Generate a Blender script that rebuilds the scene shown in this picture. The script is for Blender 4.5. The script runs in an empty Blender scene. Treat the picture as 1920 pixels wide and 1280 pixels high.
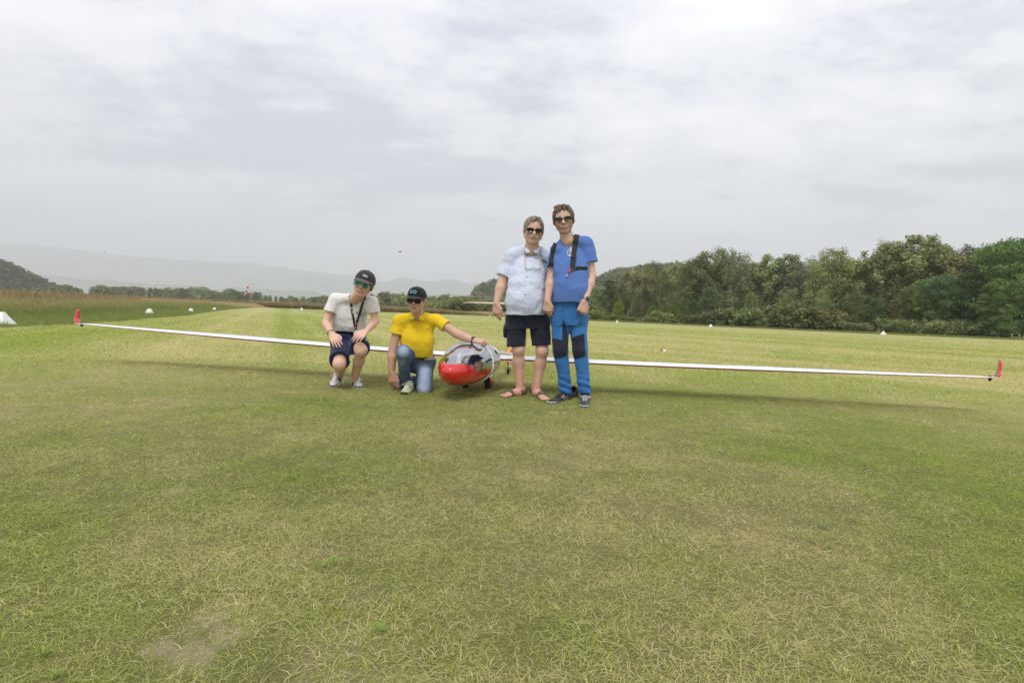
import bpy, math, random, time
import numpy as np
from mathutils import Vector, Matrix
from mathutils.bvhtree import BVHTree

T0 = time.time()
random.seed(7)
sc = bpy.context.scene
COL = sc.collection
R = math.radians

# ------------------------------------------------------------------ camera
CAM_H = 0.81
FPX = 1067.0                       # focal length in photo pixels (1920 wide)
PITCH = R(2.95)                    # looking slightly down
ROLL = R(2.2)
cp, sp, cr, sr = math.cos(PITCH), math.sin(PITCH), math.cos(ROLL), math.sin(ROLL)
FW = Vector((0, cp, -sp))
_r0, _u0 = Vector((1, 0, 0)), Vector((0, sp, cp))
RT = cr * _r0 + sr * _u0
UP = -sr * _r0 + cr * _u0
cam_data = bpy.data.cameras.new('camera')
cam = bpy.data.objects.new('camera', cam_data)
COL.objects.link(cam)
cam.matrix_world = Matrix(((RT.x, UP.x, -FW.x, 0), (RT.y, UP.y, -FW.y, 0), (RT.z, UP.z, -FW.z, CAM_H), (0, 0, 0, 1)))
cam_data.sensor_width = 36.0
cam_data.lens = 36.0 * FPX / 1920.0
cam_data.clip_start = 0.05
cam_data.clip_end = 30000
sc.camera = cam

def at(px, py, Y):
    """world point at depth Y whose bearing from the photographer is pixel (px, py)"""
    d = FW + RT * ((px - 960) / FPX) + UP * ((640 - py) / FPX)
    return np.array([d.x / d.y * Y, Y, CAM_H + d.z / d.y * Y])

def ground(px, py, z=0.0):
    d = FW + RT * ((px - 960) / FPX) + UP * ((640 - py) / FPX)
    t = (z - CAM_H) / d.z
    return np.array([d.x * t, d.y * t, z])

# ------------------------------------------------------------------ world: overcast sky
SUN_EL, SUN_AZ = R(58), R(-12)      # high, slightly in front-left of the group
world = bpy.data.worlds.new("World")
sc.world = world
world.use_nodes = True
wt = world.node_tree
wt.nodes.clear()
def wn(t, **kw):
    n = wt.nodes.new(t)
    for k, v in kw.items():
        setattr(n, k, v)
    return n
def wl(a, b): wt.links.new(a, b)
out = wn('ShaderNodeOutputWorld')
sky = wn('ShaderNodeTexSky', sky_type='NISHITA')
sky.sun_disc = False
sky.sun_elevation = SUN_EL
sky.sun_rotation = SUN_AZ
bg1 = wn('ShaderNodeBackground'); bg1.inputs[1].default_value = 0.10
wl(sky.outputs[0], bg1.inputs[0])
tc = wn('ShaderNodeTexCoord')
sep = wn('ShaderNodeSeparateXYZ'); wl(tc.outputs['Generated'], sep.inputs[0])
def wmath(op, a, b=None, clamp=False):
    n = wn('ShaderNodeMath', operation=op, use_clamp=clamp)
    for i, v in enumerate((a, b)):
        if v is None: continue
        if isinstance(v, (int, float)): n.inputs[i].default_value = v
        else: wl(v, n.inputs[i])
    return n.outputs[0]
zc = wmath('ADD', wmath('MAXIMUM', sep.outputs[2], 0.0), 0.16)
u = wmath('DIVIDE', sep.outputs[0], zc)
v = wmath('DIVIDE', sep.outputs[1], zc)
comb = wn('ShaderNodeCombineXYZ'); wl(u, comb.inputs[0]); wl(v, comb.inputs[1])
def wnoise(scale, detail, rough, dist, off):
    mp = wn('ShaderNodeMapping'); wl(comb.outputs[0], mp.inputs[0])
    mp.inputs['Location'].default_value = off
    mp.inputs['Scale'].default_value = (1.0, 1.25, 1.0)
    n = wn('ShaderNodeTexNoise'); wl(mp.outputs[0], n.inputs['Vector'])
    n.inputs['Scale'].default_value = scale; n.inputs['Detail'].default_value = detail
    n.inputs['Roughness'].default_value = rough; n.inputs['Distortion'].default_value = dist
    return n.outputs[0]
n1 = wnoise(0.70, 7, 0.55, 0.15, (4.3, 2.2, 0))
n2 = wnoise(2.1, 10, 0.62, 0.1, (9.4, 4.2, 0))
mixn = wmath('ADD', wmath('MULTIPLY', n1, 0.57), wmath('MULTIPLY', n2, 0.43))
ramp = wn('ShaderNodeValToRGB')
wl(mixn, ramp.inputs[0])
cr_ = ramp.color_ramp
cr_.elements[0].position = 0.42; cr_.elements[0].color = (0.46, 0.485, 0.57, 1)
cr_.elements[1].position = 0.575; cr_.elements[1].color = (1.0, 0.99, 0.98, 1)
e = cr_.elements.new(0.49); e.color = (0.755, 0.765, 0.79, 1)
# the cloud sheet brightens softly into an even pale band low over the horizon
hz = wmath('SUBTRACT', 1.0, wmath('DIVIDE', wmath('MAXIMUM', sep.outputs[2], 0.0), 0.22), clamp=True)
mixh = wn('ShaderNodeMix', data_type='RGBA')
wl(wmath('MULTIPLY', hz, 0.6), mixh.inputs['Factor'])
wl(ramp.outputs[0], mixh.inputs['A'])
mixh.inputs['B'].default_value = (0.93, 0.93, 0.99, 1)
bg2 = wn('ShaderNodeBackground'); wl(mixh.outputs['Result'], bg2.inputs[0])
# an overcast sky is brightest overhead (CIE overcast gradient, softened)
wl(wmath('ADD', wmath('MULTIPLY', wmath('MAXIMUM', sep.outputs[2], 0.0), 0.75), 1.08), bg2.inputs[1])
ms = wn('ShaderNodeMixShader'); ms.inputs[0].default_value = 0.93
wl(bg1.outputs[0], ms.inputs[1]); wl(bg2.outputs[0], ms.inputs[2]); wl(ms.outputs[0], out.inputs[0])

# ------------------------------------------------------------------ sun through thin cloud
sd = bpy.data.lights.new('sun', 'SUN')
sd.energy = 1.5; sd.angle = R(13); sd.color = (1.0, 0.95, 0.88)
sun = bpy.data.objects.new('sun', sd); COL.objects.link(sun)
sv = Vector((math.sin(SUN_AZ) * math.cos(SUN_EL), -math.cos(SUN_AZ) * math.cos(SUN_EL) * 1.0, math.sin(SUN_EL)))
sky.sun_rotation = math.atan2(sv.x, sv.y)
sun.rotation_euler = sv.to_track_quat('Z', 'Y').to_euler()

sc.view_settings.view_transform = 'Standard'
sc.view_settings.look = 'None'
sc.view_settings.exposure = 0.0
sc.view_settings.gamma = 1.0
sc.render.engine = 'CYCLES'
sc.cycles.use_denoising = True
sc.cycles.max_bounces = 8
sc.cycles.transparent_max_bounces = 16
sc.cycles.volume_bounces = 6
sc.cycles.volume_step_rate = 10

# ------------------------------------------------------------------ helpers
def tag(o, label=None, cat=None, group=None, kind=None):
    if label: o['label'] = label
    if cat: o['category'] = cat
    if group: o['group'] = group
    if kind: o['kind'] = kind
    return o

def empty(name, loc=(0, 0, 0), rz=0.0, parent=None):
    o = bpy.data.objects.new(name, None)
    o.empty_display_size = 0.1
    COL.objects.link(o)
    o.location = loc; o.rotation_euler = (0, 0, rz)
    if parent: o.parent = parent
    return o

def raw_mesh(name, V, F, mats=None, smooth=True, attrs=None, fmat=None, uv=None):
    """V (n,3) float; F (m,k) int array or list of faces"""
    me = bpy.data.meshes.new(name)
    V = np.asarray(V, dtype=np.float32)
    if isinstance(F, np.ndarray) and F.ndim == 2:
        m, k = F.shape
        me.vertices.add(len(V)); me.vertices.foreach_set('co', V.ravel())
        me.loops.add(m * k); me.loops.foreach_set('vertex_index', F.astype(np.int32).ravel())
        me.polygons.add(m)
        me.polygons.foreach_set('loop_start', np.arange(0, m * k, k, dtype=np.int32))
        me.polygons.foreach_set('loop_total', np.full(m, k, dtype=np.int32))
        me.update(calc_edges=True)
    else:
        me.from_pydata([tuple(map(float, v)) for v in V], [], [tuple(map(int, f)) for f in F])
    if mats:
        for mt in (mats if isinstance(mats, (list, tuple)) else [mats]): me.materials.append(mt)
    if fmat is not None: me.polygons.foreach_set('material_index', np.asarray(fmat, dtype=np.int32))
    me.polygons.foreach_set('use_smooth', np.full(len(me.polygons), bool(smooth)))
    for an, av in (attrs or {}).items():
        av = np.asarray(av, dtype=np.float32)
        if av.ndim == 2:
            a = me.color_attributes.new(an, 'FLOAT_COLOR', 'POINT')
            c = np.ones((len(V), 4), np.float32); c[:, :3] = av[:, :3]
            a.data.foreach_set('color', c.ravel())
        else:
            a = me.attributes.new(an, 'FLOAT', 'POINT'); a.data.foreach_set('value', av)
    me.update()
    return me

def obj(name, me, parent=None, loc=None):
    o = bpy.data.objects.new(name, me)
    COL.objects.link(o)
    if parent is not None: o.parent = parent
    if loc is not None: o.location = loc
    return o

# value noise in numpy --------------------------------------------------
def _hash(ix, iy, iz, seed):
    h = (ix.astype(np.int64) * 374761393 + iy.astype(np.int64) * 668265263 + iz.astype(np.int64) * 2147483647 + seed * 1274126177) & 0xffffffff
    h = ((h ^ (h >> 13)) * 1274126177) & 0xffffffff
    h = ((h ^ (h >> 16)) * 2246822519) & 0xffffffff
    return ((h ^ (h >> 15)) & 0xffffff).astype(np.float32) / float(0xffffff)

def vnoise(P, seed=0):
    P = np.asarray(P, dtype=np.float64)
    i = np.floor(P).astype(np.int64); f = (P - i); f = f * f * (3 - 2 * f)
    x0, y0, z0 = i[..., 0], i[..., 1], i[..., 2]
    fx, fy, fz = f[..., 0], f[..., 1], f[..., 2]
    def L(a, b, t): return a + (b - a) * t
    c = [[[_hash(x0 + a, y0 + b, z0 + d, seed) for d in (0, 1)] for b in (0, 1)] for a in (0, 1)]
    x = L(L(L(c[0][0][0], c[1][0][0], fx), L(c[0][1][0], c[1][1][0], fx), fy),
          L(L(c[0][0][1], c[1][0][1], fx), L(c[0][1][1], c[1][1][1], fx), fy), fz)
    return x

def fbm(P, oct=4, seed=0, gain=0.5):
    s = 0; a = 1.0; t = 0
    P = np.asarray(P, dtype=np.float64)
    for k in range(oct):
        s = s + a * vnoise(P, seed + k * 17); t += a
        P = P * 2.03 + 11.7; a *= gain
    return s / t

def fbm2(x, y, oct=4, seed=0, gain=0.5):
    return fbm(np.stack([x, y, np.zeros_like(x) + 0.37], -1), oct, seed, gain)

def sstep(a, b, x):
    t = np.clip((x - a) / (b - a), 0, 1)
    return t * t * (3 - 2 * t)

# materials ---------------------------------------------------------------
class NT:
    def __init__(s, name):
        s.m = bpy.data.materials.new(name); s.m.use_nodes = True
        s.t = s.m.node_tree; s.t.nodes.clear()
        s.out = s.n('ShaderNodeOutputMaterial')
    def n(s, t, **kw):
        x = s.t.nodes.new(t)
        for k, v in kw.items(): setattr(x, k, v)
        return x
    def l(s, a, b): s.t.links.new(a, b)
    def val(s, sock, v):
        if isinstance(v, bpy.types.NodeSocket): s.l(v, sock)
        else: sock.default_value = v
    def math(s, op, a, b=None, clamp=False):
        n = s.n('ShaderNodeMath', operation=op, use_clamp=clamp)
        s.val(n.inputs[0], a)
        if b is not None: s.val(n.inputs[1], b)
        return n.outputs[0]
    def mix(s, f, a, b, mode='MIX'):
        n = s.n('ShaderNodeMix', data_type='RGBA', blend_type=mode)
        s.val(n.inputs['Factor'], f)
        for k, v in (('A', a), ('B', b)):
            if isinstance(v, (tuple, list)) and len(v) == 3: v = (*v, 1)
            s.val(n.inputs[k], v)
        return n.outputs['Result']
    def noise(s, scale, detail=4, rough=0.55, dist=0.0, vec=None, sc3=None, loc=None):
        n = s.n('ShaderNodeTexNoise')
        n.inputs['Scale'].default_value = scale; n.inputs['Detail'].default_value = detail
        n.inputs['Roughness'].default_value = rough; n.inputs['Distortion'].default_value = dist
        if vec is None: vec = s.n('ShaderNodeTexCoord').outputs['Object']
        if sc3 is not None or loc is not None:
            m = s.n('ShaderNodeMapping'); s.l(vec, m.inputs[0])
            if sc3 is not None: m.inputs['Scale'].default_value = sc3
            if loc is not None: m.inputs['Location'].default_value = loc
            vec = m.outputs[0]
        s.l(vec, n.inputs['Vector'])
        return n.outputs[0]
    def attr(s, name, kind='GEOMETRY'):
        return s.n('ShaderNodeAttribute', attribute_name=name, attribute_type=kind)
    def ramp(s, f, stops):
        n = s.n('ShaderNodeValToRGB'); s.val(n.inputs[0], f)
        e = n.color_ramp.elements
        while len(e) < len(stops): e.new(0.5)
        for i, (p, c) in enumerate(stops):
            e[i].position = p; e[i].color = (*c, 1) if len(c) == 3 else c
        return n.outputs[0]
    def bump(s, h, strength=0.3, dist=0.01):
        n = s.n('ShaderNodeBump'); n.inputs['Strength'].default_value = strength
        n.inputs['Distance'].default_value = dist; s.l(h, n.inputs['Height'])
        return n.outputs[0]
    def bsdf(s, color, rough=0.6, metallic=0.0, spec=0.5, normal=None, coat=0.0, sheen=0.0, sss=0.0, alpha=None):
        b = s.n('ShaderNodeBsdfPrincipled')
        if isinstance(color, (tuple, list)) and len(color) == 3: color = (*color, 1)
        s.val(b.inputs['Base Color'], color)
        s.val(b.inputs['Roughness'], rough)
        b.inputs['Metallic'].default_value = metallic
        b.inputs['Specular IOR Level'].default_value = spec
        b.inputs['Coat Weight'].default_value = coat
        b.inputs['Coat Roughness'].default_value = 0.03
        b.inputs['Sheen Weight'].default_value = sheen
        if sss:
            b.inputs['Subsurface Weight'].default_value = sss
            b.inputs['Subsurface Radius'].default_value = (0.012, 0.005, 0.003)
        if normal is not None: s.l(normal, b.inputs['Normal'])
        if alpha is not None: s.val(b.inputs['Alpha'], alpha)
        s.l(b.outputs[0], s.out.inputs[0])
        return b

def simple(name, color, rough=0.6, metallic=0.0, spec=0.5, coat=0.0, nscale=40, namp=0.15, bstr=0.0, bscale=None, sheen=0.0):
    """paint / plastic / cloth with slight uneven tone and optional fine relief"""
    t = NT(name)
    f = t.noise(nscale, 4, 0.6)
    dark = tuple(c * (1 - namp) for c in color); lite = tuple(min(1, c * (1 + namp)) for c in color)
    c = t.mix(f, dark, lite)
    nm = t.bump(t.noise(bscale or nscale * 4, 3, 0.6), bstr, 0.004) if bstr else None
    t.bsdf(c, rough, metallic, spec, nm, coat, sheen)
    return t.m
# ================================================================== LAND
# field of grass condition shared by soil, blades and tufts
E_DIR = R(-22)     # mowing direction of the strip towards the windsock
E_DIR2 = R(-43)    # mowing direction of the right-hand part
def left_edge_x(y):
    """x of the border between the mown strip and the tall grass on the left"""
    ys = [0, 9, 12.7, 19.6, 30, 44, 60, 92, 140]
    xs = [-10.4, -11.0, -11.4, -13.3, -17.0, -23.0, -29.5, -41.5, -60]
    return np.interp(y, ys, xs)
def far_edge_y(x):
    """y of the border between the mown strip and the brown crop / forest edge"""
    xs = [-60, -41, -10, -3.5, 14, 23, 36, 60, 110, 200]
    ys = [90, 92, 96, 93, 78, 70.5, 60.5, 52, 36, 20]
    return np.interp(x, xs, ys)

BARE = [ground(395, 1165), ground(375, 1235), ground(300, 1215), ground(430, 1140), ground(330, 920), ground(420, 1195), ground(520, 985)]
BARE_R = [0.055, 0.05, 0.03, 0.04, 0.05, 0.045, 0.035]
def grass_state(x, y):
    """dry (0 green .. 1 straw), bare (0..1), light (mowing band -1..1)"""
    d = np.sqrt(x * x + y * y)
    big = fbm2(x * 0.22, y * 0.22, 4, 5)
    mid = fbm2(x * 1.1 + 3, y * 1.1, 4, 21)
    sm = fbm2(x * 5.0, y * 5.0, 3, 33)
    tiny = fbm2(x * 22.0, y * 22.0, 2, 35)
    dry = 0.385 + 1.0 * (big - 0.5) + 1.4 * (mid - 0.5) + 0.8 * (sm - 0.5) + 0.35 * (tiny - 0.5)
    # greener band crossing the right front, greener corner at the lower left
    g1 = np.exp(-(((x - 1.9) + 0.35 * (y - 3.0)) / 0.55) ** 2) * np.exp(-((y - 3.2) / 1.5) ** 2)
    g2 = np.exp(-((x + 1.5) / 0.7) ** 2) * np.exp(-((y - 1.3) / 0.8) ** 2)
    s1 = np.exp(-((x - 0.7) / 0.6) ** 2 - ((y - 2.6) / 1.0) ** 2)
    dry = dry - 0.38 * g1 - 0.2 * g2 + 0.10 * s1
    # mowing bands
    def bands(hd, w, seed):
        c = x * math.cos(hd) - y * math.sin(hd)       # across
        a = x * math.sin(hd) + y * math.cos(hd)       # along
        c = c + 0.5 * (fbm2(a * 0.05, c * 0.1, 2, seed) - 0.5)
        k = vnoise(np.stack([c / w, a * 0.012, c * 0 + .5], -1), seed)
        k2 = vnoise(np.stack([c / (w * 0.32), a * 0.03, c * 0 + .5], -1), seed + 3)
        k3 = vnoise(np.stack([c / (w * 0.11), a * 0.06, c * 0 + .5], -1), seed + 7)
        return (k - 0.5) * 1.35 + (k2 - 0.5) * 0.9 + (k3 - 0.5) * 0.5
    b1 = bands(E_DIR, 1.5, 41); b2 = bands(E_DIR2, 1.3, 55)
    az = np.arctan2(x, y)
    w2 = sstep(R(-13), R(6), az)
    bnd = b1 * (1 - w2) + b2 * w2
    far = sstep(3, 13, d)
    light = bnd * far
    dry = dry * (1 - 0.45 * far) + far * (0.27 + 0.85 * bnd)
    bare = np.zeros_like(x)
    for p, r in zip(BARE, BARE_R):
        q = np.sqrt((x - p[0]) ** 2 + ((y - p[1]) * 0.8) ** 2) + (sm - 0.5) * r * 2.2 + (tiny - .5) * r * 2.5
        bare = np.maximum(bare, 1 - sstep(r * 0.35, r * 1.3, q))
    spots = sstep(0.66, 0.8, fbm2(x * 2.6 + 40, y * 2.6, 4, 77))
    bare = np.maximum(bare, spots * 0.45 * (1 - sstep(5, 9, d)))
    return np.clip(dry, 0, 1), np.clip(bare, 0, 1), light

# one sheet of ground, finer towards the place where the people stand
def ground_rings():
    r = [0.0, 0.25]
    while r[-1] < 9000:
        r.append(r[-1] * 1.0155 + 0.004)
    return np.array(r)
rr = ground_rings()
azs = np.concatenate([np.arange(R(-52), R(52), R(0.22)), np.linspace(R(52), R(308), 60)[:-1]])
A_, R_ = np.meshgrid(azs, rr)
gx, gy = R_ * np.sin(A_), R_ * np.cos(A_)
gx = gx.astype(np.float64); gy = gy.astype(np.float64)
dry, bare, light = grass_state(gx, gy)
lx = left_edge_x(gy); fy = far_edge_y(gx)
jit = (fbm2(gx * 0.9, gy * 0.9, 3, 91) - 0.5)
zone_left = sstep(-0.5, 0.5, (lx - gx) + jit * 2.0) * (gy > -5)
zone_far = sstep(-1.2, 1.2, (gy - fy) + jit * 4)
tall = np.maximum(zone_left, zone_far)
gz = 0.012 * (fbm2(gx * 1.6, gy * 1.6, 3, 9) - 0.5) * (1 - sstep(30, 60, R_)) + 0.0
nr, na = gx.shape
idx = np.arange(nr * na).reshape(nr, na)
i0 = idx[:-1, :]; i1 = idx[1:, :]
j = np.roll(i0, -1, 1); k = np.roll(i1, -1, 1)
GF = np.stack([i0, i1, k, j], -1).reshape(-1, 4)

m = NT('lawn_soil_and_thatch')
a_d, a_b, a_t = m.attr('dry').outputs['Fac'], m.attr('bare').outputs['Fac'], m.attr('tall').outputs['Fac']
gm = m.n('ShaderNodeNewGeometry').outputs['Position']
nf = m.noise(90, 4, 0.7, vec=gm)
nm_ = m.noise(17, 4, 0.65, vec=gm)
nb = m.noise(2.4, 3, 0.6, vec=gm)
dd = m.math('ADD', a_d, m.math('MULTIPLY', m.math('SUBTRACT', nm_, 0.5), 0.55))
far_ = m.attr('farw').outputs['Fac']
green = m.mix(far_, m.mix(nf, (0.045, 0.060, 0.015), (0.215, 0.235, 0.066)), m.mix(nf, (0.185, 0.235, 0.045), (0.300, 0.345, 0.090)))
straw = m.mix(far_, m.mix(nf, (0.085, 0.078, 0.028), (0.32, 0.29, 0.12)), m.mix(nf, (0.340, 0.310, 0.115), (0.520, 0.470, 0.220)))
c = m.mix(m.math('MULTIPLY', dd, 1.0, True), green, straw)
c = m.mix(m.math('MULTIPLY', a_b, 0.70), c, m.mix(nf, (0.20, 0.16, 0.09), (0.56, 0.47, 0.32)))
tallc = m.mix(nb, (0.15, 0.185, 0.050), (0.27, 0.27, 0.10))
c = m.mix(a_t, c, tallc)
bmp = m.bump(m.math('ADD', m.math('MULTIPLY', nf, 1.0), nm_), 0.8, 0.02)
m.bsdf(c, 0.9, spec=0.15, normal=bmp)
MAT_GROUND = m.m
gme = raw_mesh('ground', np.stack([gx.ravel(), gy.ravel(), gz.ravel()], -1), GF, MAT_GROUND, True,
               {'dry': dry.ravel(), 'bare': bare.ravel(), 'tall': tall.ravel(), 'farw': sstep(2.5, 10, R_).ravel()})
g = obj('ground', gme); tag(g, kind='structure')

# ------------------------------------------------------------------ grass blades
def blade_mat(name, g1, g2, s1, s2, instancer=True):
    m = NT(name)
    bl = m.attr('bl').outputs['Fac']; hue = m.attr('hue').outputs['Fac']
    dr = m.attr('dry', 'INSTANCER').outputs['Fac']
    isdry = m.math('MULTIPLY', m.math('SUBTRACT', m.math('ADD', m.math('MULTIPLY', dr, 1.05), -0.02), bl), 7.0, True)
    cg = m.mix(hue, g1, g2); cs = m.mix(hue, s1, s2)
    c = m.mix(isdry, cg, cs)
    d = m.n('ShaderNodeBsdfPrincipled'); m.l(c, d.inputs['Base Color']); d.inputs['Roughness'].default_value = 0.55
    d.inputs['Specular IOR Level'].default_value = 0.3
    tr = m.n('ShaderNodeBsdfTranslucent'); m.l(c, tr.inputs[0])
    mx = m.n('ShaderNodeMixShader'); mx.inputs[0].default_value = 0.42
    m.l(d.outputs[0], mx.inputs[1]); m.l(tr.outputs[0], mx.inputs[2]); m.l(mx.outputs[0], m.out.inputs[0])
    return m.m
MAT_BLADE = blade_mat('grass_blade', (0.25, 0.32, 0.040), (0.58, 0.64, 0.16), (0.52, 0.46, 0.18), (0.84, 0.77, 0.44))
MAT_TALL = blade_mat('tall_grass', (0.15, 0.20, 0.045), (0.33, 0.37, 0.11), (0.33, 0.28, 0.12), (0.56, 0.48, 0.25))
MAT_CROP = blade_mat('brown_crop', (0.13, 0.15, 0.04), (0.20, 0.20, 0.06), (0.31, 0.24, 0.125), (0.56, 0.44, 0.25))

def make_tuft(name, mat, n, rad, hmin, hmax, wmin, wmax, lean, rng, heads=False):
    V = []; F = []; bl = []; hue = []
    for _ in range(n):
        r0 = rad * math.sqrt(rng.random()); t = rng.random() * 2 * math.pi
        bx, by = r0 * math.cos(t), r0 * math.sin(t)
        h = hmin + (hmax - hmin) * rng.random() ** 1.4; w = wmin + (wmax - wmin) * rng.random()
        a = rng.random() * 2 * math.pi; ln = lean * (0.25 + rng.random())
        dx, dy = math.cos(a), math.sin(a)
        fa = rng.random() * math.pi
        sx, sy = math.cos(fa) * w / 2, math.sin(fa) * w / 2
        pts = []
        for q, wf in ((0.0, 1.0), (0.5, 0.85), (1.0, 0.12)):
            o_ = h * ln * q * q + h * 0.25 * ln * q
            z = h * (q - 0.32 * min(ln, 1.6) * q * q)
            pts.append((bx + dx * o_ - sx * wf, by + dy * o_ - sy * wf, z))
            pts.append((bx + dx * o_ + sx * wf, by + dy * o_ + sy * wf, z))
        b = len(V); V += pts
        F += [(b, b + 1, b + 3, b + 2), (b + 2, b + 3, b + 5, b + 4)]
        u_ = rng.random(); bl += [u_] * 6; hv = rng.random(); hue += [hv] * 6
        if heads and rng.random() < 0.5:
            tx, ty, tz = bx + dx * h * ln * 1.25, by + dy * h * ln * 1.25, pts[-1][2]
            s = w * 2.0
            for (ux, uy) in ((1, 0), (0, 1)):
                b = len(V)
                V += [(tx - ux * s, ty - uy * s, tz - s), (tx + ux * s, ty + uy * s, tz - s), (tx + ux * s * .3, ty + uy * s * .3, tz + s * 2.5), (tx - ux * s * .3, ty - uy * s * .3, tz + s * 2.5)]
                F.append((b, b + 1, b + 2, b + 3)); bl += [0.0] * 4; hue += [rng.random()] * 4
    return raw_mesh(name, V, np.array(F), mat, False, {'bl': bl, 'hue': hue})

def scatter(name, pts, rot, scl, dryv, meshes, lab=None, cat=None):
    """one 'stuff' object: tufts instanced on points by geometry nodes"""
    coll = bpy.data.collections.new(name + '_kinds')
    for mm in meshes:
        coll.objects.link(bpy.data.objects.new(name + '_tuft', mm))
    me = bpy.data.meshes.new(name)
    n = len(pts)
    me.vertices.add(n); me.vertices.foreach_set('co', np.asarray(pts, np.float32).ravel())
    for an, av in (('rz', rot), ('scl', scl), ('dry', dryv)):
        a = me.attributes.new(an, 'FLOAT', 'POINT'); a.data.foreach_set('value', np.asarray(av, np.float32))
    o = obj(name, me)
    ng = bpy.data.node_groups.new(name, 'GeometryNodeTree')
    ng.interface.new_socket('Geometry', in_out='INPUT', socket_type='NodeSocketGeometry')
    ng.interface.new_socket('Geometry', in_out='OUTPUT', socket_type='NodeSocketGeometry')
    N, L = ng.nodes, ng.links
    gi, go = N.new('NodeGroupInput'), N.new('NodeGroupOutput')
    ci = N.new('GeometryNodeCollectionInfo'); ci.inputs['Collection'].default_value = coll
    ci.inputs['Separate Children'].default_value = True; ci.inputs['Reset Children'].default_value = True
    iop = N.new('GeometryNodeInstanceOnPoints')
    mp = N.new('GeometryNodeMeshToPoints')
    L.new(gi.outputs[0], mp.inputs['Mesh'])
    L.new(mp.outputs[0], iop.inputs['Points']); L.new(ci.outputs[0], iop.inputs['Instance'])
    iop.inputs['Pick Instance'].default_value = True
    def named(nm, typ='FLOAT'):
        a = N.new('GeometryNodeInputNamedAttribute'); a.data_type = typ; a.inputs[0].default_value = nm
        return a.outputs[0]
    cx = N.new('ShaderNodeCombineXYZ'); L.new(named('rz'), cx.inputs[2])
    L.new(cx.outputs[0], iop.inputs['Rotation'])
    L.new(named('scl'), iop.inputs['Scale'])
    L.new(iop.outputs[0], go.inputs[0])
    md = o.modifiers.new('scatter', 'NODES'); md.node_group = ng
    tag(o, lab, cat, kind='stuff')
    return o

rng = random.Random(3)
nrg = np.random.default_rng(11)
def pts_in_view(n_per, y0, y1, half=1.08, pad=0.5):
    """uniform ground points in a wedge in front of the photographer"""
    A = half * (y1 ** 2 - y0 ** 2) + 2 * pad * (y1 - y0)
    n = int(A * n_per)
    y = np.sqrt(nrg.random(n) * (y1 ** 2 - y0 ** 2) + y0 ** 2)
    x = (nrg.random(n) * 2 - 1) * (half * y + pad)
    return x, y
tm = [make_tuft('lawn_tuft', MAT_BLADE, 40, 0.085, 0.008, 0.024, 0.0011, 0.0024, 2.2, rng) for _ in range(7)]
tmf = [make_tuft('lawn_tuft_wide', MAT_BLADE, 22, 0.11, 0.018, 0.045, 0.004, 0.008, 1.3, rng) for _ in range(5)]
sets = []
for (y0, y1, dens) in ((0.35, 2.2, 820), (2.2, 4.5, 560), (4.5, 11.0, 300)):
    sets.append(pts_in_view(dens, y0, y1))
x = np.concatenate([s[0] for s in sets]); y = np.concatenate([s[1] for s in sets])
dr, ba, li = grass_state(x, y)
lush = fbm2(x * 3.1 + 7, y * 3.1, 3, 64)
keep = (nrg.random(len(x)) > ba * 0.62) & (x > left_edge_x(y) - 0.2) & (nrg.random(len(x)) > sstep(4.5, 10.5, y))
x, y, dr, lush = x[keep], y[keep], dr[keep], lush[keep]
z = 0.012 * (fbm2(x * 1.6, y * 1.6, 3, 9) - 0.5)
s_ = 0.55 + 0.8 * lush ** 1.5 + 0.45 * nrg.random(len(x)) ** 2 - 0.15 * dr
scatter('lawn_grass', np.stack([x, y, z - 0.002], -1), nrg.random(len(x)) * 6.28, s_, dr, tm,
        'short mown lawn of green and straw coloured blades in the foreground', 'grass')
sets = []
for (y0, y1, dens) in ((3.5, 14.0, 95), (14.0, 24.0, 34), (24, 40, 10)):
    sets.append(pts_in_view(dens, y0, y1))
x = np.concatenate([s[0] for s in sets]); y = np.concatenate([s[1] for s in sets])
dr, ba, li = grass_state(x, y)
keep = (x > left_edge_x(y) - 0.2) & (nrg.random(len(x)) < sstep(3.0, 9.0, y))
x, y, dr = x[keep], y[keep], dr[keep]
z = 0.012 * (fbm2(x * 1.6, y * 1.6, 3, 9) - 0.5)
s_ = (0.6 + 0.7 * nrg.random(len(x))) * (1 + 0.022 * (y - 8)) * (.7 + .3 * sstep(4, 10, y))
scatter('runway_grass', np.stack([x, y, z - 0.002], -1), nrg.random(len(x)) * 6.28, s_, dr, tmf,
        'mown grass strip behind the glider reaching back to the windsock', 'grass')

# tall grass on the left, browner away from the strip
tt = [make_tuft('tall_tuft', MAT_TALL, 30, 0.16, 0.10, 0.34, 0.004, 0.010, 0.9, rng) for _ in range(4)]
th = [make_tuft('seed_tuft', MAT_TALL, 26, 0.18, 0.20, 0.62, 0.004, 0.009, 0.55, rng, True) for _ in range(4)]
X, Y, Z, S, D, = [], [], [], [], []
y = np.sqrt(nrg.random(70000)) * 92 + 2; x = left_edge_x(y) - nrg.random(70000) ** 1.7 * (8 + y * 0.95)
k = (x > -1.06 * y - 6) & (nrg.random(len(x)) < np.clip(16.0 / y, 0.16, 1))
x, y = x[k], y[k]
dist = left_edge_x(y) - x
nz = fbm2(x * 0.35, y * 0.35, 3, 71)
hh = np.clip(0.35 + dist * 0.10, 0.35, 0.85) * (0.65 + 0.7 * nz)
dv = np.clip(0.0 + (dist - 2.5) * 0.07 + (nz - 0.5) * 0.8, 0.0, 0.70)
isT = nrg.random(len(x)) > sstep(1.5, 5.0, dist)
P = np.stack([x, y, np.zeros_like(x)], -1)
scatter('meadow_grass', P[isT], nrg.random(isT.sum()) * 6.28, (hh * (0.9 + 0.5 * nrg.random(len(x))) * (1 + y * 0.004))[isT], dv[isT], tt,
        'rough green grass along the left border of the mown strip', 'grass')
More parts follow.
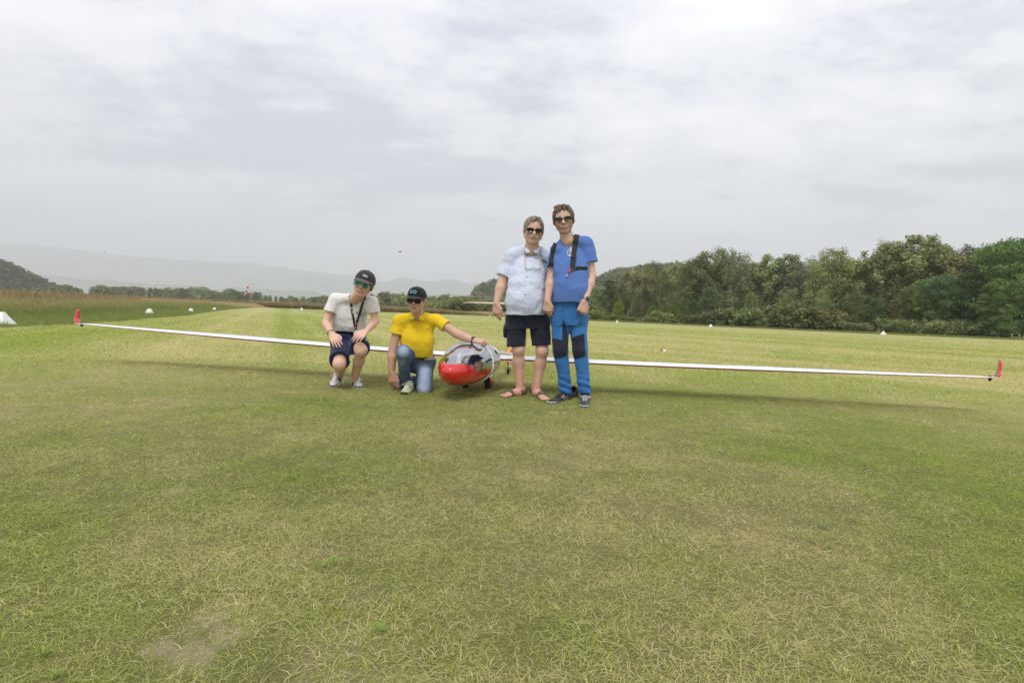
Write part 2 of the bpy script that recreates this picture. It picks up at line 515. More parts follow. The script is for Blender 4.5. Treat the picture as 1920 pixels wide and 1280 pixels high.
scatter('meadow_weeds', P[~isT], nrg.random((~isT).sum()) * 6.28, (hh * (0.8 + 0.5 * nrg.random(len(x))) * (1 + y * 0.004))[~isT], dv[~isT], th,
        'tall browning meadow weeds left of the mown strip', 'weeds')

# brown crop beyond the strip
tc_ = [make_tuft('crop_tuft', MAT_CROP, 34, 0.38, 0.50, 0.95, 0.018, 0.040, 0.35, rng, True) for _ in range(4)]
n = 26000
x = -150 + nrg.random(n) * 165; y = far_edge_y(x) + nrg.random(n) ** 1.8 * 70
n2 = 26000
y2 = 32 + nrg.random(n2) * 110; x2 = left_edge_x(y2) - 6.0 - 0.10 * y2 - nrg.random(n2) * 90
x = np.concatenate([x, x2]); y = np.concatenate([y, y2])
k = (x > -1.02 * y - 4) & (x < left_edge_x(y) - 5 + (y > far_edge_y(x)) * 1000) & (x < 2)
x, y = x[k], y[k]
w = sstep(-16, 0, x)          # right of centre the crop gives way to low dry grass
sc_ = (0.80 + 0.3 * nrg.random(len(x))) * (1 - 0.80 * w)
dv = 0.70 + 0.4 * (fbm2(x * .1, y * .1, 3, 15) - 0.5) - 0.25 * w
scatter('brown_crop', np.stack([x, y, x * 0], -1), nrg.random(len(x)) * 6.28, sc_, dv, tc_,
        'reddish brown crop field beyond the far end of the mown strip', 'crop')
# the crop canopy farther back, read as one rough sheet
xs = np.linspace(-520, 20, 150); ys = np.concatenate([np.linspace(60, 130, 50), np.linspace(134, 420, 60)])
CX, CY = np.meshgrid(xs, ys)
CX = CX + (fbm2(CX, CY, 2, 3) - .5) * 2
lim = np.maximum(np.where(CX > -41, far_edge_y(CX) + 6, 0), np.where(CX <= -41, 70, 0))
CZ = 0.66 + 0.25 * (vnoise(np.stack([CX * 0.9, CY * 0.9, CX * 0], -1), 8) - 0.5)
CZ = np.where((CY < lim) | (CX > 8), -0.4, CZ)
ny, nx = CX.shape; idx = np.arange(ny * nx).reshape(ny, nx)
F = np.stack([idx[:-1, :-1], idx[:-1, 1:], idx[1:, 1:], idx[1:, :-1]], -1).reshape(-1, 4)
t = NT('crop_canopy'); gp = t.n('ShaderNodeNewGeometry').outputs['Position']
t.bsdf(t.mix(t.noise(1.5, 5, 0.7, vec=gp), (0.18, 0.135, 0.065), (0.33, 0.25, 0.12)), 0.95, spec=0.1)
o = obj('crop_field', raw_mesh('crop_field', np.stack([CX, CY, CZ], -1).reshape(-1, 3), F, t.m)); tag(o, kind='stuff')
o['label'] = 'brown crop canopy stretching to the distant tree line'
# dry fringe grass along the right edge of the strip
fr = [make_tuft('fringe_tuft', MAT_TALL, 30, 0.32, 0.08, 0.24, 0.014, 0.03, 0.8, rng, False) for _ in range(3)]
n = 15000
x = -8 + nrg.random(n) * 85; y = far_edge_y(x) + nrg.random(n) ** 1.5 * 7 - 0.8
scatter('fringe_grass', np.stack([x, y, x * 0], -1), nrg.random(n) * 6.28, 0.6 + 0.6 * nrg.random(n), 0.10 + 0.45 * nrg.random(n), fr,
        'dry straw coloured grass fringe at the foot of the forest', 'grass')
print('land', round(time.time() - T0, 1))
# ================================================================== TREES, HILLS, MOUNTAINS
def leaf_mat(name, stops, trans=0.25):
    m = NT(name)
    lf = m.attr('lf').outputs['Fac']
    oi = m.n('ShaderNodeObjectInfo')
    c = m.ramp(lf, stops)
    hs = m.n('ShaderNodeHueSaturation'); m.l(c, hs.inputs['Color'])
    m.l(m.math('ADD', m.math('MULTIPLY', oi.outputs['Random'], 0.04), 0.478), hs.inputs['Hue'])
    m.l(m.math('ADD', m.math('MULTIPLY', oi.outputs['Random'], 0.60), 0.84), hs.inputs['Value'])
    c = m.mix(1.0, hs.outputs[0], oi.outputs['Color'], 'MULTIPLY')
    d = m.n('ShaderNodeBsdfDiffuse'); m.l(c, d.inputs[0])
    tr = m.n('ShaderNodeBsdfTranslucent'); m.l(c, tr.inputs[0])
    mx = m.n('ShaderNodeMixShader'); mx.inputs[0].default_value = trans
    m.l(d.outputs[0], mx.inputs[1]); m.l(tr.outputs[0], mx.inputs[2]); m.l(mx.outputs[0], m.out.inputs[0])
    return m.m
LEAF_OLIVE = leaf_mat('leaves_olive', [(0.0, (0.105, 0.125, 0.055)), (0.5, (0.26, 0.28, 0.135)), (1.0, (0.43, 0.45, 0.25))])
LEAF_DARK = leaf_mat('leaves_dark', [(0.0, (0.060, 0.088, 0.040)), (0.6, (0.135, 0.180, 0.080)), (1.0, (0.26, 0.32, 0.15))])
LEAF_PALE = leaf_mat('leaves_silver', [(0.0, (0.12, 0.13, 0.085)), (0.5, (0.20, 0.21, 0.145)), (1.0, (0.33, 0.34, 0.26))])
LEAF_LIGHT = leaf_mat('leaves_fresh', [(0.0, (0.07, 0.12, 0.025)), (0.5, (0.12, 0.19, 0.04)), (1.0, (0.20, 0.27, 0.065))])
BARK = simple('bark', (0.15, 0.13, 0.11), 0.9, nscale=3, namp=0.4)
BARK_PALE = simple('bark_pale', (0.36, 0.34, 0.31), 0.85, nscale=3, namp=0.35)

def tube_pts(pts, rad, seg=6):
    """tapered tube through points"""
    V = []; F = []
    n = len(pts)
    for i in range(n):
        a = np.array(pts[max(i - 1, 0)]); b = np.array(pts[min(i + 1, n - 1)])
        d = b - a; d = d / (np.linalg.norm(d) + 1e-9)
        u_ = np.cross(d, (0.3, 0.1, 1.0) if abs(d[2]) < 0.9 else (1, 0, 0)); u_ /= np.linalg.norm(u_)
        v_ = np.cross(d, u_)
        for k in range(seg):
            t = 2 * math.pi * k / seg
            V.append(np.array(pts[i]) + rad[i] * (math.cos(t) * u_ + math.sin(t) * v_))
    for i in range(n - 1):
        for k in range(seg):
            k2 = (k + 1) % seg
            F.append((i * seg + k, i * seg + k2, (i + 1) * seg + k2, (i + 1) * seg + k))
    return V, F

def join(parts):
    V = []; F = []
    for v, f in parts:
        b = len(V); V += list(v); F += [tuple(i + b for i in ff) for ff in f]
    return V, F

def tree_meshes(seed, h, w, nleaf, leaf, mat, bark, base=0.12, shape='round', loose=0.5, flat=1.0):
    """returns (trunk mesh, crown mesh): trunk with limbs; crown of leaf clumps spread along the limbs"""
    rg = random.Random(seed); ng = np.random.default_rng(seed)
    parts = []; tips = []
    lean = (rg.uniform(-.05, .05) * h, rg.uniform(-.05, .05) * h)
    def env(q):
        if shape == 'tall': return 0.18 + 0.82 * math.sin(math.pi * min(1, max(0, q * 0.86 + .08))) ** .7
        if shape == 'cone': return 1.1 - q
        return math.sqrt(max(0.03, 1 - ((q - .42) / .60) ** 2))
    stems = 1 if shape != 'bush' else 4
    for s_ in range(stems):
        sx, sy = (0, 0) if stems == 1 else (rg.uniform(-w * .5, w * .5), rg.uniform(-w * .35, w * .35))
        pts = [(sx + lean[0] * q * q, sy + lean[1] * q * q, h * 0.88 * q) for q in np.linspace(0, 1, 7)]
        r0 = h * 0.017 + 0.03
        parts.append(tube_pts(pts, [r0 * (1.15 - q) for q in np.linspace(0, 1, 7)]))
        nb = 20 if stems == 1 else 7
        for b in range(nb):
            q = base + (0.95 - base) * (b + rg.random()) / nb
            p0 = np.array([sx + lean[0] * q * q, sy + lean[1] * q * q, h * 0.88 * q])
            a = b * 2.4 + rg.uniform(-.5, .5)
            ext = w * env(q) * rg.uniform(.6, .95)
            rise = rg.uniform(0.3, 0.8) * ext
            p2 = p0 + np.array([math.cos(a) * ext, math.sin(a) * ext, rise])
            p1 = (p0 + p2) / 2 + np.array([0, 0, -.06 * ext])
            rb = r0 * 0.42 * (1.1 - q)
            parts.append(tube_pts([p0, p1, p2], [rb, rb * .6, rb * .2], 4))
            for pp, sc2 in ((p1, .30), (p2, .26)):
                tips.append((pp, w * sc2 * rg.uniform(.8, 1.2)))
    for _ in range(95 if shape != 'bush' else 26):
        q = base + (1.0 - base) * rg.random() ** 0.85
        a = rg.uniform(0, 2 * math.pi); rr_ = w * env(q) * math.sqrt(rg.uniform(.15, 1.0)) * rg.uniform(.8, 1.08)
        cx_, cy_ = (lean[0] * q * q, lean[1] * q * q)
        tips.append((np.array([cx_ + math.cos(a) * rr_, cy_ + math.sin(a) * rr_, h * 0.96 * q]), w * rg.uniform(.12, .26)))
    trunk = raw_mesh('trunk', *join(parts), bark)
    # leaf clumps
    C = np.array([t[0] for t in tips]); RD = np.array([t[1] for t in tips]) * (1.15 - 0.3 * loose)
    wgt = RD ** 2; wgt /= wgt.sum()
    which = ng.choice(len(C), nleaf, p=wgt)
    d = ng.normal(size=(nleaf, 3)); d /= np.linalg.norm(d, axis=1)[:, None]
    rad = ng.random(nleaf) ** 0.5
    P = C[which] + d * (RD[which] * rad)[:, None] * np.array([1, 1, (1.5 if shape == 'tall' else 0.95) * flat])
    # twiggy sprigs: pull leaves into little clusters
    cl = ng.integers(0, nleaf, nleaf)
    P[:, 2] = np.maximum(P[:, 2], 0.05 * h * base + 0.15)
    N = d * 0.7 + ng.normal(size=(nleaf, 3)) * 0.75 + np.array([0, 0, 0.45]); N /= np.linalg.norm(N, axis=1)[:, None]
    t1 = np.cross(N, ng.normal(size=(nleaf, 3))); t1 /= np.linalg.norm(t1, axis=1)[:, None]
    t2 = np.cross(N, t1)
    s = leaf * (0.6 + 0.8 * ng.random(nleaf))[:, None]
    V = np.stack([P - t1 * s, P + t2 * s * .55, P + t1 * s, P - t2 * s * .55], 1).reshape(-1, 3)
    F = np.arange(nleaf * 4).reshape(-1, 4)
    # leaf tone: per clump and per leaf
    tone_c = ng.random(len(C))[which]
    lf = np.clip(0.22 + 0.42 * tone_c + 0.45 * (ng.random(nleaf) - .35), 0, 1)
    crown = raw_mesh('crown', V, F, mat, False, {'lf': np.repeat(lf, 4)})
    return trunk, crown

NL = 15000
KIND = {
 'round': [tree_meshes(s, 10, 3.6, NL, 0.115, LEAF_OLIVE, BARK, 0.08, 'round', .4) for s in (1, 2, 3)],
 'tall': [tree_meshes(s, 10, 2.1, 12000, 0.105, LEAF_OLIVE, BARK_PALE, 0.15, 'tall', .9) for s in (4, 5)],
 'dark': [tree_meshes(s, 10, 3.7, NL, 0.115, LEAF_DARK, BARK, 0.05, 'round', .5, 0.55) for s in (6, 7)],
 'pale': [tree_meshes(s, 10, 2.6, 9500, 0.095, LEAF_PALE, BARK_PALE, 0.2, 'tall', .9) for s in (8,)],
 'fresh': [tree_meshes(s, 6, 3.0, 8000, 0.13, LEAF_LIGHT, BARK, 0.05, 'round', .3) for s in (9,)],
 'bush': [tree_meshes(s, 1.7, 1.5, 2600, 0.12, LEAF_OLIVE, BARK, 0.0, 'bush', .3) for s in (10, 11)],
}
_kc = {}
def plant_tree(kind, x, y, h, w=1.0, label='', group=None, tint=(1, 1, 1), name='tree', cat='tree', z=0.0):
    ks = KIND[kind]; i = _kc.get(kind, 0); _kc[kind] = i + 1
    tr, cw = ks[i % len(ks)]
    base = {'fresh': 6, 'bush': 1.7}.get(kind, 10)
    e_ = empty(name, (x, y, z), random.uniform(0, 6.28))
    s = h / base
    e_.scale = (s * w, s * w, s)
    a = obj('trunk', tr, e_); b = obj('crown', cw, e_)
    b.color = (*tint, 1)
    tag(e_, label, cat, group)
    return e_

ORD = ['first', 'second', 'third', 'fourth', 'fifth', 'sixth', 'seventh', 'eighth', 'ninth', 'tenth', 'eleventh', 'twelfth', 'thirteenth',
       'fourteenth', 'fifteenth', 'sixteenth', 'seventeenth', 'eighteenth', 'nineteenth', 'twentieth']
def ordn(i):
    if i < 20: return ORD[i]
    t = (i + 1) // 10; u_ = (i + 1) % 10
    tens = {2: 'twent', 3: 'thirt', 4: 'fort', 5: 'fift', 6: 'sixt'}[t]
    return tens + 'ieth' if u_ == 0 else tens + 'y-' + ORD[u_ - 1]
# forest on the right: (px of the middle, py of the top, depth, kind, width factor, tint, label)
FOR = [
 (1122, 536, 118, 'round', .95, (.8, .95, .9), 'dark green tree just right of the blue shirted man, left end of the forest'),
 (1148, 522, 112, 'dark', .9, (1, 1.05, 1), 'small dark tree near the left end of the forest'),
 (1160, 566, 98, 'fresh', .55, (1.7, 1.25, .8), 'yellowing low tree at the forest foot behind the blue shirted man'),
 (1182, 508, 108, 'tall', 1.25, (1, 1, 1), 'loose olive poplar rising from the low left end of the forest'),
 (1206, 492, 104, 'tall', 1.3, (1.1, 1.05, 1), 'olive poplar with feathery top left of the first broad tree'),
 (1236, 490, 101, 'round', .75, (1, 1, 1), 'broad olive tree with two bumps on its top at the left of the forest'),
 (1272, 494, 98, 'tall', 1.3, (1.05, .95, .9), 'brownish olive tree with sparse pointed top'),
 (1224, 574, 90, 'fresh', .6, (1, 1, 1), 'fresh green low tree at the forest foot, the left one of a pair'),
 (1262, 572, 87, 'fresh', .6, (1.05, 1.05, 1), 'fresh green low tree at the forest foot, the right one of a pair'),
 (1302, 480, 92, 'round', .7, (.8, .95, .8), 'green locust tree with airy crown left of the tallest left hand tree'),
 (1334, 470, 90, 'tall', 1.5, (.95, 1, .9), 'tall olive tree with airy top rising left of the dense grey green one'),
 (1372, 463, 88, 'round', .85, (.8, .85, .85), 'dense grey green tree, the tallest in the left half of the forest'),
 (1418, 488, 88, 'tall', 1.4, (1, 1, 1), 'olive poplar in the dip right of the dense grey green tree'),
 (1446, 474, 86, 'tall', 1.4, (.95, 1, .95), 'poplar with pale leaning trunk visible through its crown'),
 (1476, 476, 85, 'tall', 1.2, (.95, 1, .9), 'poplar with sparse twiggy top beside the silvery tree'),
 (1512, 482, 84, 'pale', 1.3, (1, 1, 1), 'silver grey tree with pale bare branches in the middle of the forest'),
 (1562, 466, 77, 'round', .85, (1, 1.05, .85), 'wide olive green tree with pointed top right of the silver one'),
 (1590, 484, 76, 'round', .6, (.9, 1, .8), 'green shoulder tree leaning on the wide pointed one'),
 (1618, 500, 80, 'dark', .8, (.95, 1, 1), 'low dark tree in the notch of the forest skyline'),
 (1648, 458, 74, 'tall', 1.5, (1, 1, .9), 'loose olive tree starting the high right hand skyline'),
 (1680, 450, 73, 'round', .75, (.95, 1, .9), 'tall airy tree next to the highest crown of the forest'),
 (1718, 442, 72, 'tall', 1.7, (.95, .98, .85), 'highest round topped tree of the forest skyline'),
 (1752, 450, 72, 'tall', 1.4, (1.1, 1.0, .85), 'yellowish olive tree right of the highest crown'),
 (1790, 460, 74, 'pale', 1.6, (.9, .9, .85), 'brownish grey thin tree among the tall ones'),
 (1826, 460, 74, 'pale', 1.7, (1.05, 1.0, 1), 'pale grey tree with bare looking top near the right end'),
 (1856, 462, 72, 'tall', 1.3, (.85, 1, .8), 'narrow green tree between the pale one and the big corner tree'),
 (1905, 444, 60, 'dark', 1.0, (1.0, 1.12, .8), 'big bright green locust tree at the right edge of the photo'),
 (1950, 440, 60, 'dark', 1.0, (1.0, 1.1, .85), 'green locust tree beyond the right edge of the photo'),
 (1640, 552, 66, 'dark', .95, (.9, .98, .95), 'low bluish dark tree under the notch of the forest'),
 (1700, 540, 67, 'round', .7, (.75, .7, .65), 'brown twiggy tree in front of the tall olive trees'),
 (1736, 520, 66, 'dark', .75, (1.25, 1.2, .8), 'olive locust tree with visible trunk in the forest front'),
 (1775, 512, 64, 'dark', .95, (.85, 1, 1), 'dark layered locust tree in the front row, the left one'),
 (1830, 505, 62, 'dark', .95, (.8, .95, .95), 'dark layered locust tree in the front row, the middle one'),
 (1880, 520, 58, 'dark', .9, (1.05, 1.15, .85), 'green layered locust tree in the front row by the right edge'),
 (1330, 540, 82, 'dark', .8, (.95, 1, 1), 'dark shaded tree below the airy locust crown'),
 (1410, 545, 80, 'round', .6, (.85, .9, .8), 'low grey green tree at the foot of the dense grey green one'),
 (1480, 540, 80, 'round', .7, (.9, 1, .85), 'low olive tree below the silver grey one'),
 (1545, 545, 74, 'round', .6, (.9, .95, .85), 'low olive tree below the wide pointed one'),
 (1196, 545, 100, 'round', .6, (.85, .95, .8), 'shaded green tree behind the fresh green pair'),
 (1600, 545, 71, 'round', .6, (.85, .85, .75), 'brownish low tree beneath the green shoulder tree'),
 (1300, 560, 84, 'dark', .6, (1, 1.05, 1), 'small dark tree right of the fresh green pair'),
]
TREE_CAT = {'round': 'oak_tree', 'tall': 'poplar_tree', 'dark': 'locust_tree', 'pale': 'willow_tree', 'fresh': 'young_tree'}
for (px, py, Yd, kd, wf, tint, lab) in FOR:
    p = at(px, py, Yd)
    plant_tree(kd, p[0], p[1], max(p[2], 1.5), wf, lab, 'trees of the forest on the right', tint, TREE_CAT[kd])
# second rank closing gaps (each its own tree)
for i, px in enumerate(range(1130, 1960, 34)):
    Yd = 128 - (px - 1130) * 0.052
    top = np.interp(px, [1130, 1200, 1270, 1350, 1440, 1500, 1560, 1620, 1720, 1850, 1960], [540, 506, 510, 486, 494, 498, 486, 506, 468, 480, 464]) + random.uniform(-3, 8)
    p = at(px, top, Yd)
    plant_tree(['round', 'tall', 'dark'][i % 3], p[0] + random.uniform(-1, 1), p[1], p[2], 1.1,
               'back rank tree ' + ordn(i) + ' from the left filling gaps of the forest skyline', 'second rank of forest trees', (.8, .88, .78), 'forest_tree')
# bramble bushes along the forest foot
for i in range(50):
    px = 1010 + i * 18.5 + random.uniform(-9, 9)
    xx = None
    for Yd in np.arange(40, 130, .5):
        q = at(px, 600, Yd)
        if Yd > far_edge_y(q[0]) + 3.0: break
    hgt = random.uniform(.5, 1.5) ** 1.2 * (1.6 if 1370 < px < 1560 else 1.0)
    tn = random.choice([(.82, .80, .66), (.68, .80, .60), (.85, .92, .66), (.62, .72, .6)])
    plant_tree('bush', q[0], Yd + random.uniform(0, 3), hgt, 1.25, ('pale ' if tn[0] > .81 else 'dark green ') + 'bramble bush ' + ordn(i) + ' from the left along the forest foot',
               'bramble bushes at the forest foot', tn, 'bramble_bush', 'bush')

# distant tree lines: each tree a low detail copy
FAR_K = [tree_meshes(s, 10, 4.6, 1500, 0.55, LEAF_OLIVE, BARK, 0.03, 'round', .2) for s in (21, 22, 23)]
FAR_T = [tree_meshes(s, 10, 2.6, 900, 0.5, LEAF_OLIVE, BARK, 0.08, 'tall', .4) for s in (24, 25)]
def far_tree(px, py, Yd, label, group, tint, wf=1.0, tall=False):
    p = at(px, py, Yd)
    tr, cw = random.choice(FAR_T if tall else FAR_K)
    e_ = empty('distant_tree', (p[0], p[1], 0), random.uniform(0, 6.28))
    s = max(p[2], 2.0) / 10 / 0.98
    e_.scale = (s * wf, s * wf, s)
    obj('trunk', tr, e_); b = obj('crown', cw, e_); b.color = (*tint, 1)
    tag(e_, label, 'tree', group)
def skyline(x0, x1, step, tops, Y0, Y1, label, group, tint, wf=1.0, jit=5):
    px = x0; k_i = 0
    while px < x1:
        py = np.interp(px, tops[0], tops[1]) + random.uniform(-jit * .4, jit)
        k = random.uniform(.75, 1.05)
        tl = random.random() < .3
        lab = ('slim ' if tl else 'round ') + label.replace('NTH', ordn(k_i)); k_i += 1
        far_tree(px, py, Y0 + (Y1 - Y0) * (px - x0) / (x1 - x0) + random.uniform(-8, 8), lab, group,
                 tuple(c * k for c in tint), wf * random.uniform(.8, 1.15), tl)
        px += step * random.uniform(.7, 1.3)
GT = (.95, 1.05, .95)
skyline(100, 160, 9, ([100, 125, 160], [537, 533, 545]), 330, 330, 'tree NTH from the wooded hill in the clump at its foot', 'trees at the foot of the left hill', GT, 1.0, 3)
skyline(176, 400, 8.5, ([176, 200, 330, 380, 400], [538, 535, 540, 538, 545]), 330, 350, 'distant tree NTH from the left in the row left of the windsock', 'tree row left of the windsock', GT, 1.0, 3)
skyline(400, 640, 9.5, ([400, 430, 470, 480, 500, 530, 640], [545, 544, 546, 545, 553, 556, 556]), 350, 330, 'distant tree NTH from the left in the row behind the windsock', 'tree row behind the windsock', (.9, 1.05, .9), 1.0, 4)
skyline(640, 760, 10, ([640, 700, 725, 745, 760], [557, 553, 549, 548, 556]), 260, 240, 'green tree NTH from the left in the far row behind the crouching men', 'trees behind the crouching men', (1.05, 1.15, .95), 1.0, 4)
skyline(755, 940, 11, ([755, 790, 820, 860, 900, 940], [556, 555, 554, 556, 556, 560]), 240, 210, 'green tree NTH from the kneeling man towards the standing men, far row', 'trees left of the standing men', (1.0, 1.12, .95), 1.0, 4)
skyline(640, 1130, 12, ([640, 800, 900, 1000, 1130], [566, 564, 562, 548, 540]), 200, 150, 'lower tree NTH from the crouching young man rightwards, nearer far row', 'front row of distant trees', (.95, 1.1, .9), .95, 5)
for i in range(34):
    px = 800 + i * 9.5
    Yd = 104 + random.uniform(0, 10)
    p = at(px, 580, Yd)
    plant_tree('bush', p[0], Yd, random.uniform(1.6, 2.6), 1.2, 'scrub bush ' + ordn(i) + ' from the kneeling man along the far strip edge',
               'scrub bushes beyond the glider', random.choice([(.95, .92, .72), (.75, .85, .7)]), 'scrub_bush', 'bush')

# wooded hills ------------------------------------------------------------
def dome_forest(name, prof, Yd, depth, label, tint, crown_r, seed):
    """a wooded hill: terrain sheet from a ridge profile (px, py) + canopy of tree crowns as one mass"""
    ng = np.random.default_rng(seed)
    P = np.array([at(a, b, Yd) for a, b in prof])
    X = np.linspace(P[0, 0], P[-1, 0], 60); H = np.interp(X, P[:, 0], P[:, 2]) - crown_r * 0.8
    ts = np.linspace(-1, 1, 25)
    GX, GT_ = np.meshgrid(X, ts)
    GH = np.maximum(np.interp(GX, X, H), 0) * np.cos(GT_ * math.pi / 2) ** 0.9 - 0.3
    GY = Yd + GT_ * depth
    ny, nx = GX.shape; idx = np.arange(ny * nx).reshape(ny, nx)
    F = np.stack([idx[:-1, :-1], idx[:-1, 1:], idx[1:, 1:], idx[1:, :-1]], -1).reshape(-1, 4)
    o = obj('hill', raw_mesh(name, np.stack([GX, GY, GH], -1).reshape(-1, 3), F, HILL_MAT)); tag(o, kind='structure')
    n = int((X[-1] - X[0]) * depth * 2.0 / (crown_r ** 2 * 0.8))
    n = min(n, 4200)
    x = X[0] + ng.random(n) * (X[-1] - X[0]); t = -1 + ng.random(n) * 1.95
    h = np.maximum(np.interp(x, X, H), 0) * np.cos(np.clip(t, -1, 1) * math.pi / 2) ** 0.9
    y = Yd + t * depth
    L = 46
    V = np.zeros((n * L * 4, 3), np.float32); LF = np.zeros(n * L, np.float32)
    rad = crown_r * (0.7 + 0.6 * ng.random(n))
    d = ng.normal(size=(n, L, 3)); d /= np.linalg.norm(d, axis=2)[..., None]
    C = np.stack([x, y, h + rad * 0.5], -1)
    Pp = C[:, None, :] + d * (rad[:, None, None] * (0.75 + 0.3 * ng.random((n, L, 1)))) * np.array([1, 1, .85])
    N = d + ng.normal(size=(n, L, 3)) * .5; N /= np.linalg.norm(N, axis=2)[..., None]
    t1 = np.cross(N, ng.normal(size=(n, L, 3))); t1 /= np.linalg.norm(t1, axis=2)[..., None]
    t2 = np.cross(N, t1); s = rad[:, None, None] * 0.24
    V = np.stack([Pp - t1 * s, Pp + t2 * s, Pp + t1 * s, Pp - t2 * s], 2).reshape(-1, 3)
    lf = np.clip(ng.random(n)[:, None] * 0.6 + 0.4 * ng.random((n, L)), 0, 1).reshape(-1)
    f = obj('hill_forest', raw_mesh('hill_forest', V, np.arange(len(V)).reshape(-1, 4), LEAF_OLIVE, False, {'lf': np.repeat(lf, 4)}))
    f.color = (*tint, 1)
    tag(f, label, 'forest', kind='stuff')
HILL_MAT = simple('hill_soil', (0.028, 0.038, 0.016), 0.95, nscale=.05, namp=.4)
dome_forest('hill_left', [(-260, 468), (-120, 470), (-60, 478), (-35, 484), (-15, 490), (5, 499), (20, 508), (33, 520), (46, 533), (58, 544), (66, 551)], 480, 48,
            'dark wooded hill at the left edge of the photo', (.32, .42, .30), 4.2, 1)
dome_forest('hill_middle', [(884, 574), (890, 553), (900, 541), (915, 533), (940, 530), (1000, 527), (1060, 532), (1110, 536)], 560, 60,
            'small dark wooded hill behind the standing men', (.6, .66, .6), 5.0, 2)
dome_forest('hill_right', [(1060, 560), (1112, 537), (1130, 525), (1150, 512), (1180, 508), (1260, 500), (1340, 505), (1420, 540)], 420, 60,
            'dark wooded hill showing above the left end of the forest', (.6, .66, .6), 4.5, 3)

# mountains ---------------------------------------------------------------
def mountain(prof, Yd, depth, mat, seed, rough):
    P = np.array([at(a, b, Yd) for a, b in prof])
    n = 260
    X = np.linspace(P[0, 0], P[-1, 0], n); H = np.interp(X, P[:, 0], P[:, 2])
    H = H + rough * (fbm2(X * 0.006, X * 0, 5, seed) - .5)
    ts = np.linspace(-1, 1, 40)
    GX, GT_ = np.meshgrid(X, ts)
    rid = fbm2(GX * 0.0022, GT_ * 3.0, 5, seed + 5)
    GH = np.maximum(np.interp(GX, X, H), 2) * (np.clip(1 - np.abs(GT_) ** 1.3, 0, 1)) * (0.55 + 0.45 * (1 - np.abs(GT_)) + (rid - .5) * 0.9 * np.abs(GT_)) - 4
    ny, nx = GX.shape; idx = np.arange(ny * nx).reshape(ny, nx)
    F = np.stack([idx[:-1, :-1], idx[:-1, 1:], idx[1:, 1:], idx[1:, :-1]], -1).reshape(-1, 4)
    o = obj('mountain', raw_mesh('mountain', np.stack([GX, Yd + GT_ * depth, GH], -1).reshape(-1, 3), F, mat)); tag(o, kind='structure')
MT = simple('mountain_forest', (0.07, 0.09, 0.05), 0.95, nscale=0.01, namp=.5)
mountain([(-900, 470), (-400, 458), (-100, 452), (60, 455), (200, 474), (320, 484), (400, 488), (480, 492), (510, 499), (528, 497), (545, 503), (600, 509), (660, 514), (760, 540), (860, 572)], 6300, 800, MT, 3, 26)
mountain([(600, 552), (660, 540), (720, 527), (752, 519), (780, 522), (815, 527), (838, 521), (862, 524), (880, 530), (896, 528), (910, 535), (960, 540), (1060, 545), (1200, 560), (1500, 575)], 5800, 650, MT, 9, 20)
mountain([(-400, 505), (60, 512), (120, 516), (170, 524), (200, 522), (225, 527), (270, 530), (330, 532), (370, 534), (400, 542), (440, 536), (470, 540), (520, 542), (585, 543), (605, 550), (640, 556)], 3700, 330, MT, 15, 12)
mountain([(560, 565), (760, 560), (800, 553), (840, 548), (870, 553), (920, 560), (1000, 566)], 3400, 240, MT, 19, 7)

# haze ----------------------------------------------------------------------
hz_me = raw_mesh('haze', [(-9500, -150, -1.5), (9500, -150, -1.5), (9500, 7800, -1.5), (-9500, 7800, -1.5), (-9500, -150, 960), (9500, -150, 960), (9500, 7800, 960), (-9500, 7800, 960)],
                 [(3, 2, 1, 0), (4, 5, 6, 7), (0, 1, 5, 4), (1, 2, 6, 5), (2, 3, 7, 6), (3, 0, 4, 7)], None, False)
hm = bpy.data.materials.new('haze'); hm.use_nodes = True
hm.node_tree.nodes.clear()
ho = hm.node_tree.nodes.new('ShaderNodeOutputMaterial'); hv = hm.node_tree.nodes.new('ShaderNodeVolumePrincipled')
hv.inputs['Color'].default_value = (0.915, 0.928, 1.0, 1); hv.inputs['Density'].default_value = HAZE_D if 'HAZE_D' in globals() else 0.00036
hv.inputs['Anisotropy'].default_value = 0.45
hm.node_tree.links.new(hv.outputs[0], ho.inputs['Volume'])
hz_me.materials.append(hm)
tag(obj('haze', hz_me), kind='stuff')
print('trees', round(time.time() - T0, 1))
# ================================================================== SOLID MODELLING HELPERS
def nrm(v):
    v = np.asarray(v, float); return v / (np.linalg.norm(v) + 1e-12)

